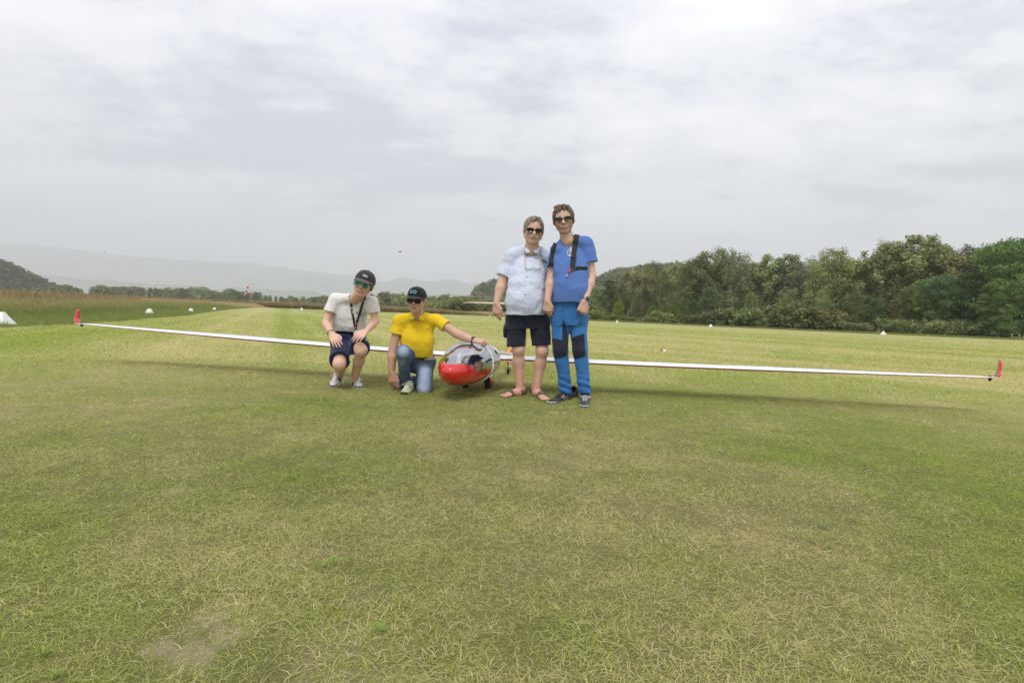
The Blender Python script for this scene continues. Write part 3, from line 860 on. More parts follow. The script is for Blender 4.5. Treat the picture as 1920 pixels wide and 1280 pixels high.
class Field:
    """distance field on a grid; bodies and clothes are grown in it and skinned with surface nets"""
    def __init__(s, lo, hi, h=0.005):
        s.h = h; s.lo = np.array(lo, float)
        s.n = np.ceil((np.array(hi, float) - s.lo) / h).astype(int) + 1
        s.ax = [(s.lo[i] + h * np.arange(s.n[i])).astype(np.float32) for i in range(3)]
        s.F = np.full(tuple(s.n), 0.5, np.float32); s.holes = []
    def sl(s, lo, hi):
        a = np.clip(np.floor((np.asarray(lo) - s.lo) / s.h).astype(int), 0, s.n)
        b = np.clip(np.ceil((np.asarray(hi) - s.lo) / s.h).astype(int) + 1, 0, s.n)
        return tuple(slice(a[i], b[i]) for i in range(3))
    def pts(s, S):
        g = np.meshgrid(s.ax[0][S[0]], s.ax[1][S[1]], s.ax[2][S[2]], indexing='ij')
        return np.stack(g, -1)
    def add(s, prim, k=0.01):
        lo, hi, fn = prim
        S = s.sl(lo - k - .015, hi + k + .015)
        if any(q.stop <= q.start for q in S): return s
        d = fn(s.pts(S)); f = s.F[S]
        h = np.maximum(k - np.abs(f - d), 0) / k
        s.F[S] = np.minimum(f, d) - h * h * k * 0.25
        return s
    def cut(s, prim, k=0.004):
        lo, hi, fn = prim
        S = s.sl(lo - k - .01, hi + k + .01)
        if any(q.stop <= q.start for q in S): return s
        d = -fn(s.pts(S)); f = s.F[S]
        h = np.maximum(k - np.abs(f - d), 0) / k
        s.F[S] = np.maximum(f, d) + h * h * k * 0.25
        return s
    def plane(s, p, n, keep_neg=True, lo=None, hi=None):
        """remove everything on the +n side of p (inside the optional box)"""
        S = s.sl(s.lo if lo is None else lo, (s.lo + s.n * s.h) if hi is None else hi)
        n = nrm(n).astype(np.float32); p = np.asarray(p, np.float32)
        d = (s.ax[0][S[0]][:, None, None] - p[0]) * n[0] + (s.ax[1][S[1]][None, :, None] - p[1]) * n[1] + (s.ax[2][S[2]][None, None, :] - p[2]) * n[2]
        s.F[S] = np.maximum(s.F[S], d)
        return s
    def disp(s, fn, band=0.03):
        m = np.abs(s.F) < band
        ii = np.argwhere(m)
        P = s.lo + ii * s.h
        s.F[m] += fn(P).astype(np.float32)
        for hp_, k_ in s.holes: s.cut(hp_, k_)
        return s
    def copy(s):
        c = Field.__new__(Field); c.h = s.h; c.lo = s.lo; c.n = s.n; c.ax = s.ax; c.F = s.F.copy(); c.holes = list(s.holes); return c
    def mesh(s):
        F = s.F; neg = F < 0
        nx, ny, nz = F.shape
        c = [neg[i:nx - 1 + i, j:ny - 1 + j, k:nz - 1 + k] for i in (0, 1) for j in (0, 1) for k in (0, 1)]
        anyn = c[0].copy(); alln = c[0].copy()
        for q in c[1:]: anyn |= q; alln &= q
        cell = anyn & ~alln
        I = np.argwhere(cell)
        idm = np.full(cell.shape, -1, np.int64); idm[cell] = np.arange(len(I))
        off = np.array([(i, j, k) for i in (0, 1) for j in (0, 1) for k in (0, 1)])
        vals = np.stack([F[I[:, 0] + o[0], I[:, 1] + o[1], I[:, 2] + o[2]] for o in off], 1)
        acc = np.zeros((len(I), 3)); cnt = np.zeros(len(I))
        for a in range(8):
            for b in range(a + 1, 8):
                dd = off[b] - off[a]
                if np.abs(dd).sum() != 1: continue
                va, vb = vals[:, a], vals[:, b]
                m = (va < 0) != (vb < 0)
                t = np.where(m, va / np.where(m, va - vb, 1), 0)
                p = off[a] + t[:, None] * dd
                acc[m] += p[m]; cnt[m] += 1
        V = s.lo + (I + acc / cnt[:, None]) * s.h
        faces = []
        for ax in range(3):
            o1 = [0, 0, 0]; o1[ax] = 1
            A = neg[:nx - o1[0], :ny - o1[1], :nz - o1[2]]; B = neg[o1[0]:, o1[1]:, o1[2]:]
            ch = np.argwhere(A != B)
            u_, v_ = [q for q in range(3) if q != ax]
            ok = (ch[:, u_] > 0) & (ch[:, v_] > 0) & (ch[:, u_] < F.shape[u_] - 1) & (ch[:, v_] < F.shape[v_] - 1)
            ch = ch[ok]
            q = []
            for du, dv in ((1, 1), (0, 1), (0, 0), (1, 0)):
                cc = ch.copy(); cc[:, u_] -= du; cc[:, v_] -= dv
                q.append(idm[cc[:, 0], cc[:, 1], cc[:, 2]])
            q = np.stack(q, 1)
            inside = neg[ch[:, 0], ch[:, 1], ch[:, 2]]
            flip = inside if ax == 1 else ~inside
            q[flip] = q[flip][:, ::-1]
            faces.append(q)
        Fc = np.concatenate(faces)
        Fc = Fc[(Fc >= 0).all(1)]
        return V, Fc

def cone(a, b, ra, rb, flat=None):
    a = np.asarray(a, float); b = np.asarray(b, float)
    lo = np.minimum(a - ra, b - rb); hi = np.maximum(a + ra, b + rb)
    if flat is not None:
        fd = nrm(flat[0]); kf = 1.0 / flat[1] - 1.0
        def T(P): return P + fd * ((P @ fd)[..., None] * kf)
        A, B = T(a), T(b); sc_ = min(1.0, flat[1]) ** 0.5
        if flat[1] > 1: lo = lo - max(ra, rb) * (flat[1] - 1); hi = hi + max(ra, rb) * (flat[1] - 1)
    else:
        A, B = a, b; sc_ = 1.0
    AB = (B - A); L2 = float(AB @ AB) + 1e-12
    def fn(P):
        if flat is not None: P = T(P)
        q = P - A.astype(np.float32)
        t = np.clip((q @ AB.astype(np.float32)) / L2, 0, 1)
        d = q - t[..., None] * AB.astype(np.float32)
        return (np.sqrt((d * d).sum(-1)) - (ra + (rb - ra) * t)) * sc_
    return lo, hi, fn

def capped(prim, *planes):
    """a solid ending flat: planes are (point, outward normal)"""
    lo, hi, fn = prim
    pl = [(np.asarray(p, float), nrm(n)) for p, n in planes]
    def f(P):
        d = fn(P)
        for p, n in pl: d = np.maximum(d, (P - p) @ n)
        return d
    return lo, hi, f

def sleeve(G, a, b, q, ra, rb, hole, k=.02, depth=.05):
    """cloth tube round the limb a-b ending flat at fraction q with an open mouth"""
    a = np.asarray(a, float); b = np.asarray(b, float); d = nrm(b - a); p = a + (b - a) * q
    G.add(capped(cone(a, p + d * .03, ra, rb), (p, d)), k)
    G.holes.append((capped(cone(p - d * depth, p + d * .03, hole * .92, hole), (p - d * depth, -d)), .003))

def ell(c, r, axes=None):
    c = np.asarray(c, float); r = np.asarray(r, float)
    R_ = np.eye(3) if axes is None else np.array([nrm(q) for q in axes])
    m = r.max()
    def fn(P):
        q = (P - c) @ R_.T
        k0 = np.sqrt(((q / r) ** 2).sum(-1)) + 1e-9
        k1 = np.sqrt(((q / (r * r)) ** 2).sum(-1)) + 1e-9
        return k0 * (k0 - 1) / k1
    return c - m, c + m, fn

def stack(A, B, side, secs, pw=2.4):
    """torso-like solid along A->B; secs: (t, side offset, front offset, half width, half depth)"""
    A = np.asarray(A, float); B = np.asarray(B, float)
    ax = nrm(B - A); L = np.linalg.norm(B - A)
    side = nrm(np.asarray(side) - ax * (np.asarray(side) @ ax)); fr = np.cross(side, ax)
    if fr[1] > 0: fr = -fr                       # front looks towards -Y
    S_ = np.array(secs, float)
    tt = np.linspace(S_[0, 0], S_[-1, 0], 48)
    q_ = np.stack([np.interp(tt, S_[:, 0], S_[:, i]) for i in range(1, 5)], 1)
    for _ in range(10): q_[1:-1] = .25 * q_[:-2] + .5 * q_[1:-1] + .25 * q_[2:]
    S_ = np.concatenate([tt[:, None], q_], 1)
    m = np.abs(S_[:, 1:3]).max() + S_[:, 3:].max()
    lo = np.minimum(A + ax * L * S_[0, 0], B) - m; hi = np.maximum(A, A + ax * L * S_[-1, 0]) + m
    def fn(P):
        q = P - A
        t = (q @ ax) / L
        tc = np.clip(t, S_[0, 0], S_[-1, 0])
        ox, oy, w, d = [np.interp(tc, S_[:, 0], S_[:, i]) for i in (1, 2, 3, 4)]
        x = (q @ side) - ox; y = (q @ fr) - oy
        rho = (np.abs(x / w) ** pw + np.abs(y / d) ** pw) ** (1 / pw)
        dr = (rho - 1) * np.minimum(w, d)
        dz = np.maximum(np.maximum(S_[0, 0] - t, t - S_[-1, 0]), -10) * L
        return np.where(dz > 0, np.sqrt(np.maximum(dr, 0) ** 2 + dz ** 2), np.maximum(dr, -.3)).astype(np.float32)
    return lo, hi, fn

def poly_axis(S, pts, rads, k=0.012, flat=None):
    for i in range(len(pts) - 1):
        S.add(cone(pts[i], pts[i + 1], rads[i], rads[i + 1], flat), k)

def folds(scale, amp, stretch=(1, 1, 1), seed=1, ridged=True):
    def fn(P):
        q = P * np.array(stretch) * scale
        w = fbm(P * scale * 0.45 + 5, 2, seed + 50) * 2.2
        n = fbm(q + w[:, None], 2, seed, .35)
        n = .75 * np.sin(n * 7.5) + .25 * (1 - 2 * np.abs(np.sin(n * 4 + 1))) if ridged else (n * 2 - 1)
        return -amp * n
    return fn

def fmesh(name, S, mat, parent, attrs=None, origin=(0, 0, 0), smooth_it=1):
    V, F = S.mesh()
    if smooth_it:                                # a light relaxation of the net
        e = np.concatenate([F[:, [0, 1]], F[:, [1, 2]], F[:, [2, 3]], F[:, [3, 0]]])
        for _ in range(smooth_it):
            acc = np.zeros_like(V); cnt = np.zeros(len(V))
            np.add.at(acc, e[:, 0], V[e[:, 1]]); np.add.at(acc, e[:, 1], V[e[:, 0]])
            np.add.at(cnt, e[:, 0], 1); np.add.at(cnt, e[:, 1], 1)
            V = V * 0.5 + 0.5 * acc / np.maximum(cnt, 1)[:, None]
    at_ = {k_: f(V) for k_, f in (attrs or {}).items()}
    me = raw_mesh(name, V - np.asarray(origin), F, mat, True, at_)
    o = obj(name, me, parent)
    return o, V, F

def tube_obj(name, pts, r, mat, parent, seg=8, origin=(0, 0, 0), closed=False, flat=None):
    """round cord through world points; flat=(normal, factor) squashes it into a band"""
    pts = [np.asarray(p, float) for p in pts]
    n = len(pts); V = []; F = []
    for i in range(n):
        a = pts[(i - 1) % n] if closed else pts[max(i - 1, 0)]
        b = pts[(i + 1) % n] if closed else pts[min(i + 1, n - 1)]
        d = nrm(b - a)
        ref = np.array(flat[0] if flat else ((0, 0, 1) if abs(d[2]) < .9 else (1, 0, 0)), float)
        u_ = nrm(np.cross(d, ref)); v_ = np.cross(u_, d)
        rr_ = r[i] if isinstance(r, (list, tuple, np.ndarray)) else r
        for k in range(seg):
            t = 2 * math.pi * k / seg
            V.append(pts[i] + rr_ * (math.cos(t) * u_ + math.sin(t) * v_ * (flat[1] if flat else 1)))
    m = n if closed else n - 1
    for i in range(m):
        for k in range(seg):
            k2 = (k + 1) % seg; i2 = (i + 1) % n
            F.append((i * seg + k, i * seg + k2, i2 * seg + k2, i2 * seg + k))
    if not closed:
        F.append(tuple(reversed(range(seg)))); F.append(tuple((n - 1) * seg + k for k in range(seg)))
    return obj(name, raw_mesh(name, np.array(V) - np.asarray(origin), F, mat), parent)

class Surf:
    """lets flat prints and straps lie on a modelled surface"""
    def __init__(s, V, F):
        s.bvh = BVHTree.FromPolygons([tuple(v) for v in V], [tuple(f) for f in F])
    def hit(s, p, d, lift=0.002):
        h = s.bvh.ray_cast(Vector(p), Vector(d))
        if h[0] is None: return None
        nn = h[1] if h[1].dot(Vector(d)) < 0 else -h[1]
        return np.array(h[0] + nn * lift)

def eye(px, py, Y=0.5): return at(px, py, Y)
CAMP = np.array([0, 0, CAM_H])
def on_surf(surf, px, py, lift=0.002, default=None):
    """the surface point seen in direction (px, py)"""
    p = at(px, py, 2.0); d = nrm(p - CAMP)
    return surf.hit(p, d, lift)

def band_on(surf, path, width, thick, mat, name, parent, origin, n=24, lift=0.004, side=(1, 0, 0)):
    """a strap lying on a surface along bearings path [(px,py)...]"""
    P = []
    pp = np.array(path, float)
    seg = np.concatenate([[0], np.cumsum(np.linalg.norm(np.diff(pp, axis=0), axis=1))])
    for q in np.linspace(0, seg[-1], n):
        x_ = np.interp(q, seg, pp[:, 0]); y_ = np.interp(q, seg, pp[:, 1])
        h = on_surf(surf, x_, y_, lift)
        if h is not None: P.append(h)
    if len(P) < 2: return None
    P = np.array(P)
    for _ in range(2): P[1:-1] = 0.25 * P[:-2] + 0.5 * P[1:-1] + 0.25 * P[2:]
    V = []; F = []
    for i, p in enumerate(P):
        t = nrm(P[min(i + 1, len(P) - 1)] - P[max(i - 1, 0)])
        vdir = nrm(CAMP - p); sd_ = nrm(np.cross(t, vdir)); nn = nrm(np.cross(sd_, t))
        if nn @ vdir < 0: nn = -nn
        w = width / 2
        for (a, b) in ((-w, 0), (w, 0), (w, thick), (-w, thick)):
            V.append(p + sd_ * a + nn * b)
    for i in range(len(P) - 1):
        for k in range(4):
            k2 = (k + 1) % 4
            F.append((i * 4 + k, i * 4 + k2, (i + 1) * 4 + k2, (i + 1) * 4 + k))
    F.append((3, 2, 1, 0)); e_ = (len(P) - 1) * 4; F.append((e_, e_ + 1, e_ + 2, e_ + 3))
    return obj(name, raw_mesh(name, np.array(V) - np.asarray(origin), F, mat, False), parent)

def print_on(surf, polys, mat, name, parent, origin, lift=0.0025):
    """flat print: polygons given in bearings, dropped on the surface"""
    V = []; F = []
    for poly in polys:
        hs = [on_surf(surf, x_, y_, lift) for x_, y_ in poly]
        if any(h is None for h in hs): continue
        b = len(V); V += hs; F.append(tuple(range(b, b + len(hs))))
    if not V: return None
    return obj(name, raw_mesh(name, np.array(V) - np.asarray(origin), F, mat, False), parent)

def stroke(pts, w):
    """thick polyline in bearings -> quads"""
    out_ = []
    for (x0, y0), (x1, y1) in zip(pts[:-1], pts[1:]):
        dx, dy = x1 - x0, y1 - y0; l = math.hypot(dx, dy) + 1e-9
        nx_, ny_ = -dy / l * w / 2, dx / l * w / 2; ex, ey = dx / l * w * .3, dy / l * w * .3
        out_.append([(x0 + nx_ - ex, y0 + ny_ - ey), (x1 + nx_ + ex, y1 + ny_ + ey), (x1 - nx_ + ex, y1 - ny_ + ey), (x0 - nx_ - ex, y0 - ny_ - ey)])
    return out_
# ================================================================== PEOPLE
HRES = 0.005
def skin_mat(name, base, red=(0.56, 0.27, 0.20), rough=0.5):
    m = NT(name)
    col = m.attr('tone').outputs['Color']
    n = m.noise(60, 4, 0.65); n2 = m.noise(9, 3, 0.5)
    c = m.mix(m.math('MULTIPLY', n, 0.30), base, red)
    c = m.mix(m.math('MULTIPLY', m.math('SUBTRACT', n2, .35, True), 0.5), c, tuple(x * .78 for x in base))
    c = m.mix(1.0, c, col, 'MULTIPLY')
    m.bsdf(c, rough, spec=0.35, normal=m.bump(m.noise(220, 3, .6), .25, .002), sss=0.12)
    return m.m
SKIN1 = skin_mat('skin_light_tan', (0.72, 0.47, 0.36))
SKIN2 = skin_mat('skin_tanned', (0.60, 0.37, 0.28))
SKIN3 = skin_mat('skin_ruddy', (0.67, 0.43, 0.33))
SKIN4 = skin_mat('skin_warm', (0.66, 0.44, 0.34))

def cloth(name, col, amp=.1, rough=.85, wr=.35, wscale=14, stripe=None, sheen=.15, weave=700):
    m = NT(name)
    f = m.noise(30, 4, .6)
    c = m.mix(f, tuple(x * (1 - amp) for x in col), tuple(min(1, x * (1 + amp)) for x in col))
    tcx = m.n('ShaderNodeTexCoord').outputs['Object']
    if stripe:
        w = m.n('ShaderNodeTexWave', wave_type='BANDS', bands_direction='X'); w.inputs['Scale'].default_value = stripe[0]
        m.l(tcx, w.inputs['Vector']); w.inputs['Distortion'].default_value = .3
        c = m.mix(m.math('MULTIPLY', w.outputs['Fac'], stripe[1]), c, stripe[2])
    wr1 = m.math('ADD', m.noise(wscale * .7, 3, .5, .3, sc3=(1, 1, .75)), m.math('MULTIPLY', m.math('ABSOLUTE', m.math('SUBTRACT', m.noise(wscale * .45, 2, .4, .4), .5)), .9)); wv = m.noise(weave, 2, .5)
    nb = m.bump(m.math('ADD', wr1, m.math('MULTIPLY', wv, .06)), wr, .03)
    m.bsdf(c, rough, spec=.2, normal=nb, sheen=sheen)
    return m.m

def limb(S, a, b, c, ra, rb, rc, bulge=0.0, k=0.02):
    """two-part limb a-b-c"""
    a, b, c = map(np.asarray, (a, b, c))
    S.add(cone(a, b, ra, rb), k)
    if bulge:
        m = b + (c - b) * 0.32
        S.add(cone(b, m, rb * .95, rb * (1 + bulge)), k); S.add(cone(m, c, rb * (1 + bulge), rc), k)
    else: S.add(cone(b, c, rb, rc), k)

def hand(S, w, d, n, tside, curls=(15, 25, 20), s=1.0, spread=4, thumb=(0.35, .3), fist=False):
    """wrist w, finger direction d, back-of-hand normal n, tside: +1/-1 thumb along cross(n, d)"""
    d = nrm(d); n = nrm(np.asarray(n) - d * (np.asarray(n) @ d)); sd = np.cross(n, d) * tside
    w = np.asarray(w, float)
    L = [0.074, 0.081, 0.075, 0.059]; r = [.0092, .0095, .009, .0082]
    for i in range(4):
        u_ = (1.5 - i) * 0.0205 * s
        root = w + sd * u_ * .55 + d * .012 * s
        mcp = w + d * (0.090 - abs(i - 1) * .005) * s + sd * u_
        S.add(cone(root, mcp, .0165 * s, .0135 * s), .012)
        ang = math.radians(spread) * (1.5 - i) * .8
        fd = nrm(d * math.cos(ang) + sd * math.sin(ang))
        p = mcp; th = 0
        cu = curls[i] if isinstance(curls[0], (tuple, list)) else curls
        for jn, fr_ in enumerate((.45, .31, .24)):
            th += math.radians(cu[jn])
            dj = fd * math.cos(th) - n * math.sin(th)
            q = p + dj * L[i] * s * fr_
            S.add(cone(p, q, r[i] * s * (1 - .09 * jn), r[i] * s * (1 - .09 * (jn + 1))), .003 if jn else .006)
            p = q
    t0 = w + d * .022 * s + sd * .022 * s
    t1 = t0 + (d * .030 + sd * (.028 - .01 * thumb[0]) - n * .022 * thumb[0]) * s
    t2 = t1 + (d * .031 + sd * (.012 - .018 * thumb[1]) - n * .022 * thumb[1]) * s
    t3 = t2 + (d * .024 - sd * (.004 + .012 * thumb[1]) - n * .012 * thumb[1]) * s
    S.add(cone(t0, t1, .017 * s, .0135 * s), .012); S.add(cone(t1, t2, .0125 * s, .0105 * s), .004); S.add(cone(t2, t3, .0105 * s, .0085 * s), .004)

def foot_solid(S, heel, toe, ankle, s=1.0, toes=True, tflip=1):
    heel = np.asarray(heel, float); toe = np.asarray(toe, float)
    d = nrm(toe - heel); side = np.cross(d, (0, 0, 1)) * tflip; L = np.linalg.norm(toe - heel)
    z = np.array([0, 0, 1.0])
    S.add(ell(heel + d * .035 * s + z * .034 * s, (.034 * s, .040 * s, .036 * s), (side, d, z)), .01)
    ball = heel + d * L * .70
    S.add(cone(heel + d * .045 * s + z * .036 * s, ball + z * .024 * s, .033 * s, .026 * s, (z, .9)), .02)
    S.add(cone(ball - side * .024 * s + z * .02 * s, ball + side * .026 * s + z * .020 * s, .021 * s, .023 * s), .015)
    S.add(cone(heel + d * .05 * s + z * .05 * s, np.asarray(ankle), .034 * s, .032 * s), .025)
    S.add(cone(np.asarray(ankle) - z * .01, heel + d * L * .6 + z * .035 * s, .030 * s, .020 * s), .03)
    if toes:
        for i in range(5):
            o_ = (.034 - i * .0165) * s
            l_ = (1.0 - [0, .005, .02, .04, .065][i] * 3.2) * L * .30
            a = ball + side * o_ * .9 + z * .017 * s
            S.add(cone(a, a + d * l_ + side * o_ * .1 - z * .004, (.014 if i == 0 else .0105) * s, (.012 if i == 0 else .0085) * s), .005)

class Head:
    def __init__(h, C, f, up, s=1.0, wd=1.0):
        h.wd = wd
        h.C = np.asarray(C, float); h.f = nrm(f); h.u = nrm(np.asarray(up) - h.f * (np.asarray(up) @ h.f))
        h.r = np.cross(h.f, h.u)
        if h.r[0] < 0: h.r = -h.r          # towards the picture's right
        h.s = s
    def P(h, a, b, c): return h.C + h.s * (h.r * a * h.wd + h.f * b + h.u * c)
    def loc(h, V):
        q = (np.asarray(V) - h.C) / h.s
        return np.stack([q @ h.r / h.wd, q @ h.f, q @ h.u], -1)
    def E(h, c, r): return ell(h.P(*c), np.array((r[0] * h.wd, r[1], r[2])) * h.s, (h.r, h.f, h.u))
    def K(h, a, b, ra, rb): return cone(h.P(*a), h.P(*b), ra * h.s, rb * h.s)
    def build(h, S, jaw=1.0, nose=1.0, fat=0.0):
        S.add(h.E((0, -.018, .030), (.076, .096, .090)), .01)
        S.add(h.E((0, .012, -.030), (.063 + fat * .6, .070, .074)), .025)
        for q in (-1, 1):
            S.add(h.K((q * (.046 + fat) * jaw, .000, -.052), (q * .017, .062, -.096), .018 + fat * .3, .015), .03)
            S.add(h.E((q * .041, .060, -.024), (.023 + fat * .3, .020, .020)), .02)
            S.add(h.E((q * (.074 + fat * .5), -.012, -.010), (.009, .019, .031)), .006)
            S.add(h.E((q * (.080 + fat * .5), -.018, -.004), (.007, .014, .024)), .005)
            S.add(h.K((q * .010, .096, -.030), (q * .012, .094, -.032), .0082 * nose, .007 * nose), .006)
            S.add(h.K((q * .012, .080, .017), (q * .042, .068, .014), .012, .010), .015)
            S.cut(h.E((q * .031, .092, -.002), (.014, .012, .009)), .008)
        S.add(h.E((0, .062, -.098), (.024 * jaw, .020, .018)), .02)
        S.add(h.E((0, .058, .040), (.050, .030, .040)), .03)
        S.add(h.K((0, .084, .010), (0, .108, -.027), .0080, .0110 * nose), .012)
        S.add(h.E((0, .076, -.062), (.032, .020, .020)), .015)
        S.add(h.K((-.018, .088, -.056), (.018, .088, -.056), .0055, .0055), .006)
        S.add(h.K((-.016, .086, -.068), (.016, .086, -.068), .0065, .0065), .006)
        S.cut(h.K((-.019, .098, -.0615), (.019, .098, -.0615), .0035, .0035), .003)
    def tone(h, V, stubble=0.0, brow=(.25, .2, .16), smile=0.0, lips=(.98, .84, .82), beardcol=(.45, .40, .38)):
        L = h.loc(V); a, b, c = L[:, 0], L[:, 1], L[:, 2]
        T = np.ones((len(V), 3))
        near = (np.abs(a) < .12) & (np.abs(b) < .14) & (np.abs(c) < .16)
        def blend(m, col):
            m = (m * near)[:, None]; T[:] = T * (1 - m) + T * np.array(col) * m
        frt = sstep(.03, .07, b)
        nz = fbm(V * 160, 3, 4)
        if stubble:
            m1 = sstep(-.040, -.060, c) * sstep(-.02, .02, b) * sstep(-.12, -.10, c)
            m2 = np.exp(-((c + .047) / .009) ** 2) * np.exp(-(a / .026) ** 4) * frt
            m3 = sstep(.040, .060, np.abs(a)) * sstep(-.012, -.04, c) * sstep(-.02, .0, b)
            blend(np.clip(np.maximum(m1, np.maximum(m2, m3 * .8)) * stubble * (.7 + .6 * nz), 0, 1), beardcol)
        lw = .021 + .006 * smile
        cc = c + .0615 - smile * 5.0 * a * a
        m = np.exp(-(cc / .0085) ** 4) * (np.abs(a) < lw) * (b > .06)
        blend(m, lips)
        if smile > .8:
            blend(np.exp(-((cc) / .0055) ** 4) * (np.abs(a) < lw * .86) * (b > .05) * .8, (.40, .30, .28)); m = np.exp(-((cc - .0008) / .0030) ** 4) * (np.abs(a) < lw * .72) * (b > .06); m = (m * near)[:, None]
            T[:] = T * (1 - m) + np.array([.95, 1.25, 1.4]) * m
        else:
            m = np.exp(-((cc) / .0022) ** 2) * (np.abs(a) < lw) * (b > .06); blend(m * .8, (.35, .25, .25))
        m = np.exp(-((c - .022 - .004 * np.cos(a * 60)) / .0055) ** 2) * sstep(.010, .016, np.abs(a)) * (1 - sstep(.046, .054, np.abs(a))) * (b > .05)
        blend(m * .85, brow)
        # natural redness of nose, cheeks and ears
        blend(np.exp(-(a / .018) ** 2 - ((c + .025) / .018) ** 2) * (b > .08) * .5, (1.08, .82, .80))
        blend(np.exp(-((np.abs(a) - .045) / .02) ** 2 - ((c + .03) / .02) ** 2) * frt * .5, (1.05, .85, .83))
        blend(sstep(.074, .080, np.abs(a)) * (np.abs(c) < .05) * .6, (1.05, .75, .72))
        for q in (-1, 1):  # shade of the nostrils painted into the skin tone
            blend(np.exp(-((a - q * .0095) / .0045) ** 2 - ((c + .0385) / .0035) ** 2) * (b > .09) * .8, (.35, .25, .22))
        # crease shade of the folds beside the mouth, put into the skin colour
        blend(np.exp(-((np.abs(a) - (.022 + (-.035 - c) * .45)) / .003) ** 2) * (c < -.032) * (c > -.066) * (b > .05) * .35, (.65, .5, .48))
        return T

GLASS_FR = {}
def lens_mat(name, col, rough=.05, metallic=0.0, coat=1.0):
    m = NT(name); m.bsdf(col, max(rough, .12), metallic, .25, coat=coat * .25); return m.m
def sunglasses(h, parent, org, frame_mat, lens_m, shape='round', w=.030, hgt=.021, gap=.033, temple_mat=None, drop=0.0):
    root = empty('sunglasses', (0, 0, 0), parent=parent)
    def arc(a): return .100 - 2.4 * a * a
    out = []
    for q in (-1, 1):
        pts = []
        for t in np.linspace(0, 2 * math.pi, 28, endpoint=False):
            ct, st = math.cos(t), math.sin(t)
            e_ = 1.0 if shape == 'round' else .62
            a = math.copysign(abs(ct) ** e_, ct) * w; c = math.copysign(abs(st) ** (e_ if shape == 'round' else .75), st) * hgt
            if shape != 'round': a *= (1.0 + .10 * st); c *= 1 - .08 * (ct * q < 0)
            a = a + q * gap
            pts.append(h.P(a, arc(a), c - drop))
        o_ = tube_obj('rim', pts, .0022 * h.s, frame_mat, root, 6, org, closed=True)
        cen = h.P(q * gap, arc(q * gap) + .002, -drop)
        V = [cen] + pts; F = [(0, i + 1, (i + 1) % 28 + 1) for i in range(28)]
        back = [p - h.f * .003 for p in V]
        n = len(V)
        F2 = [tuple(reversed([i + n for i in f])) for f in F] + [(i + 1, (i + 1) % 28 + 1, (i + 1) % 28 + 1 + n, i + 1 + n) for i in range(28)]
        obj('lens', raw_mesh('lens', np.array(V + back) - org, F + F2, lens_m), root)
        a0 = q * (gap + w)
        tube_obj('temple', [h.P(a0 * .98, arc(a0), .006 - drop), h.P(q * .074, .055, .006 - drop), h.P(q * .0785, -.01, .004 - drop), h.P(q * .080, -.022, -.012)], .0026 * h.s, temple_mat or frame_mat, root, 6, org)
    i_ = gap - w
    tube_obj('bridge', [h.P(-i_ - .003, arc(i_) + .001, .004 - drop), h.P(0, .1045, .008 - drop), h.P(i_ + .003, arc(i_) + .001, .004 - drop)], .0024 * h.s, frame_mat, root, 6, org)
    return root

def cap(h, parent, org, mat, brim_mat, tilt=0.0):
    """baseball cap: six-panel crown with seams and a curved brim"""
    root = empty('cap', (0, 0, 0), parent=parent)
    V = []; F = []; nu, nv = 60, 16
    for j_ in range(nv + 1):
        ph = j_ / nv * math.pi / 2
        for i in range(nu):
            t = 2 * math.pi * i / nu
            seam = 1 - .012 * math.exp(-((((t / (math.pi / 3)) % 1) - .5) ** 2 * 4 - 1) ** 2 * 30) * math.cos(ph)
            rr_ = math.cos(ph) ** .78
            a = .0885 * math.sin(t) * rr_ * seam; b = -.012 + (.109 if math.cos(t) > 0 else .103) * math.cos(t) * rr_ * seam
            c = .030 + .098 * math.sin(ph) ** 1.0 + (.014 * math.cos(t) if j_ < 3 else .014 * math.cos(t) * math.cos(ph)) * (1 if math.cos(t) > 0 else .6)
            V.append(h.P(a, b, c - .010 * (1 - math.cos(t)) * .5 * math.cos(ph)))
    for j_ in range(nv):
        for i in range(nu):
            i2 = (i + 1) % nu
            F.append((j_ * nu + i, j_ * nu + i2, (j_ + 1) * nu + i2, (j_ + 1) * nu + i))
    Vc = np.array(V); Fc = F
    # skull cap inside so no hole shows
    obj('crown_panel', raw_mesh('crown_panel', Vc - org, Fc, mat), root)
    # brim
    V = []; F = []; n, m_ = 26, 8
    for k_ in (0, 1):
        for j_ in range(m_ + 1):
            q = j_ / m_
            for i in range(n + 1):
                t = (i / n - .5) * math.pi * .92
                x0, y0 = .088 * math.sin(t), -.012 + .110 * math.cos(t)
                x1, y1 = .082 * math.sin(t) * (1.0 - .02), y0 + (.066 + .010 * math.cos(t * 2)) * math.cos(t) ** .6
                a = x0 + (x1 - x0) * q; b = y0 + (y1 - y0) * q
                c = .047 - 2.3 * a * a - .10 * q * math.cos(t) * .12 - (.0035 if k_ else 0) - .006 * q
                V.append(h.P(a, b, c))
    o1 = (n + 1) * (m_ + 1)
    for k_ in (0, 1):
        for j_ in range(m_):
            for i in range(n):
                b0 = k_ * o1 + j_ * (n + 1) + i
                f = (b0, b0 + 1, b0 + n + 2, b0 + n + 1); F.append(f if k_ else tuple(reversed(f)))
    for i in range(n): b0 = m_ * (n + 1) + i; F.append((b0, b0 + 1, b0 + 1 + o1, b0 + o1))
    obj('brim', raw_mesh('brim', np.array(V) - org, F, brim_mat), root)
    bt = h.P(0, -.012, .129)
    S = Field(bt - .012, bt + .012, .0015); S.add(ell(bt, (.007, .007, .0045), (h.r, h.f, h.u)), .001)
    fmesh('button', S, mat, root, origin=org, smooth_it=0)
    return root, Surf(Vc, Fc)

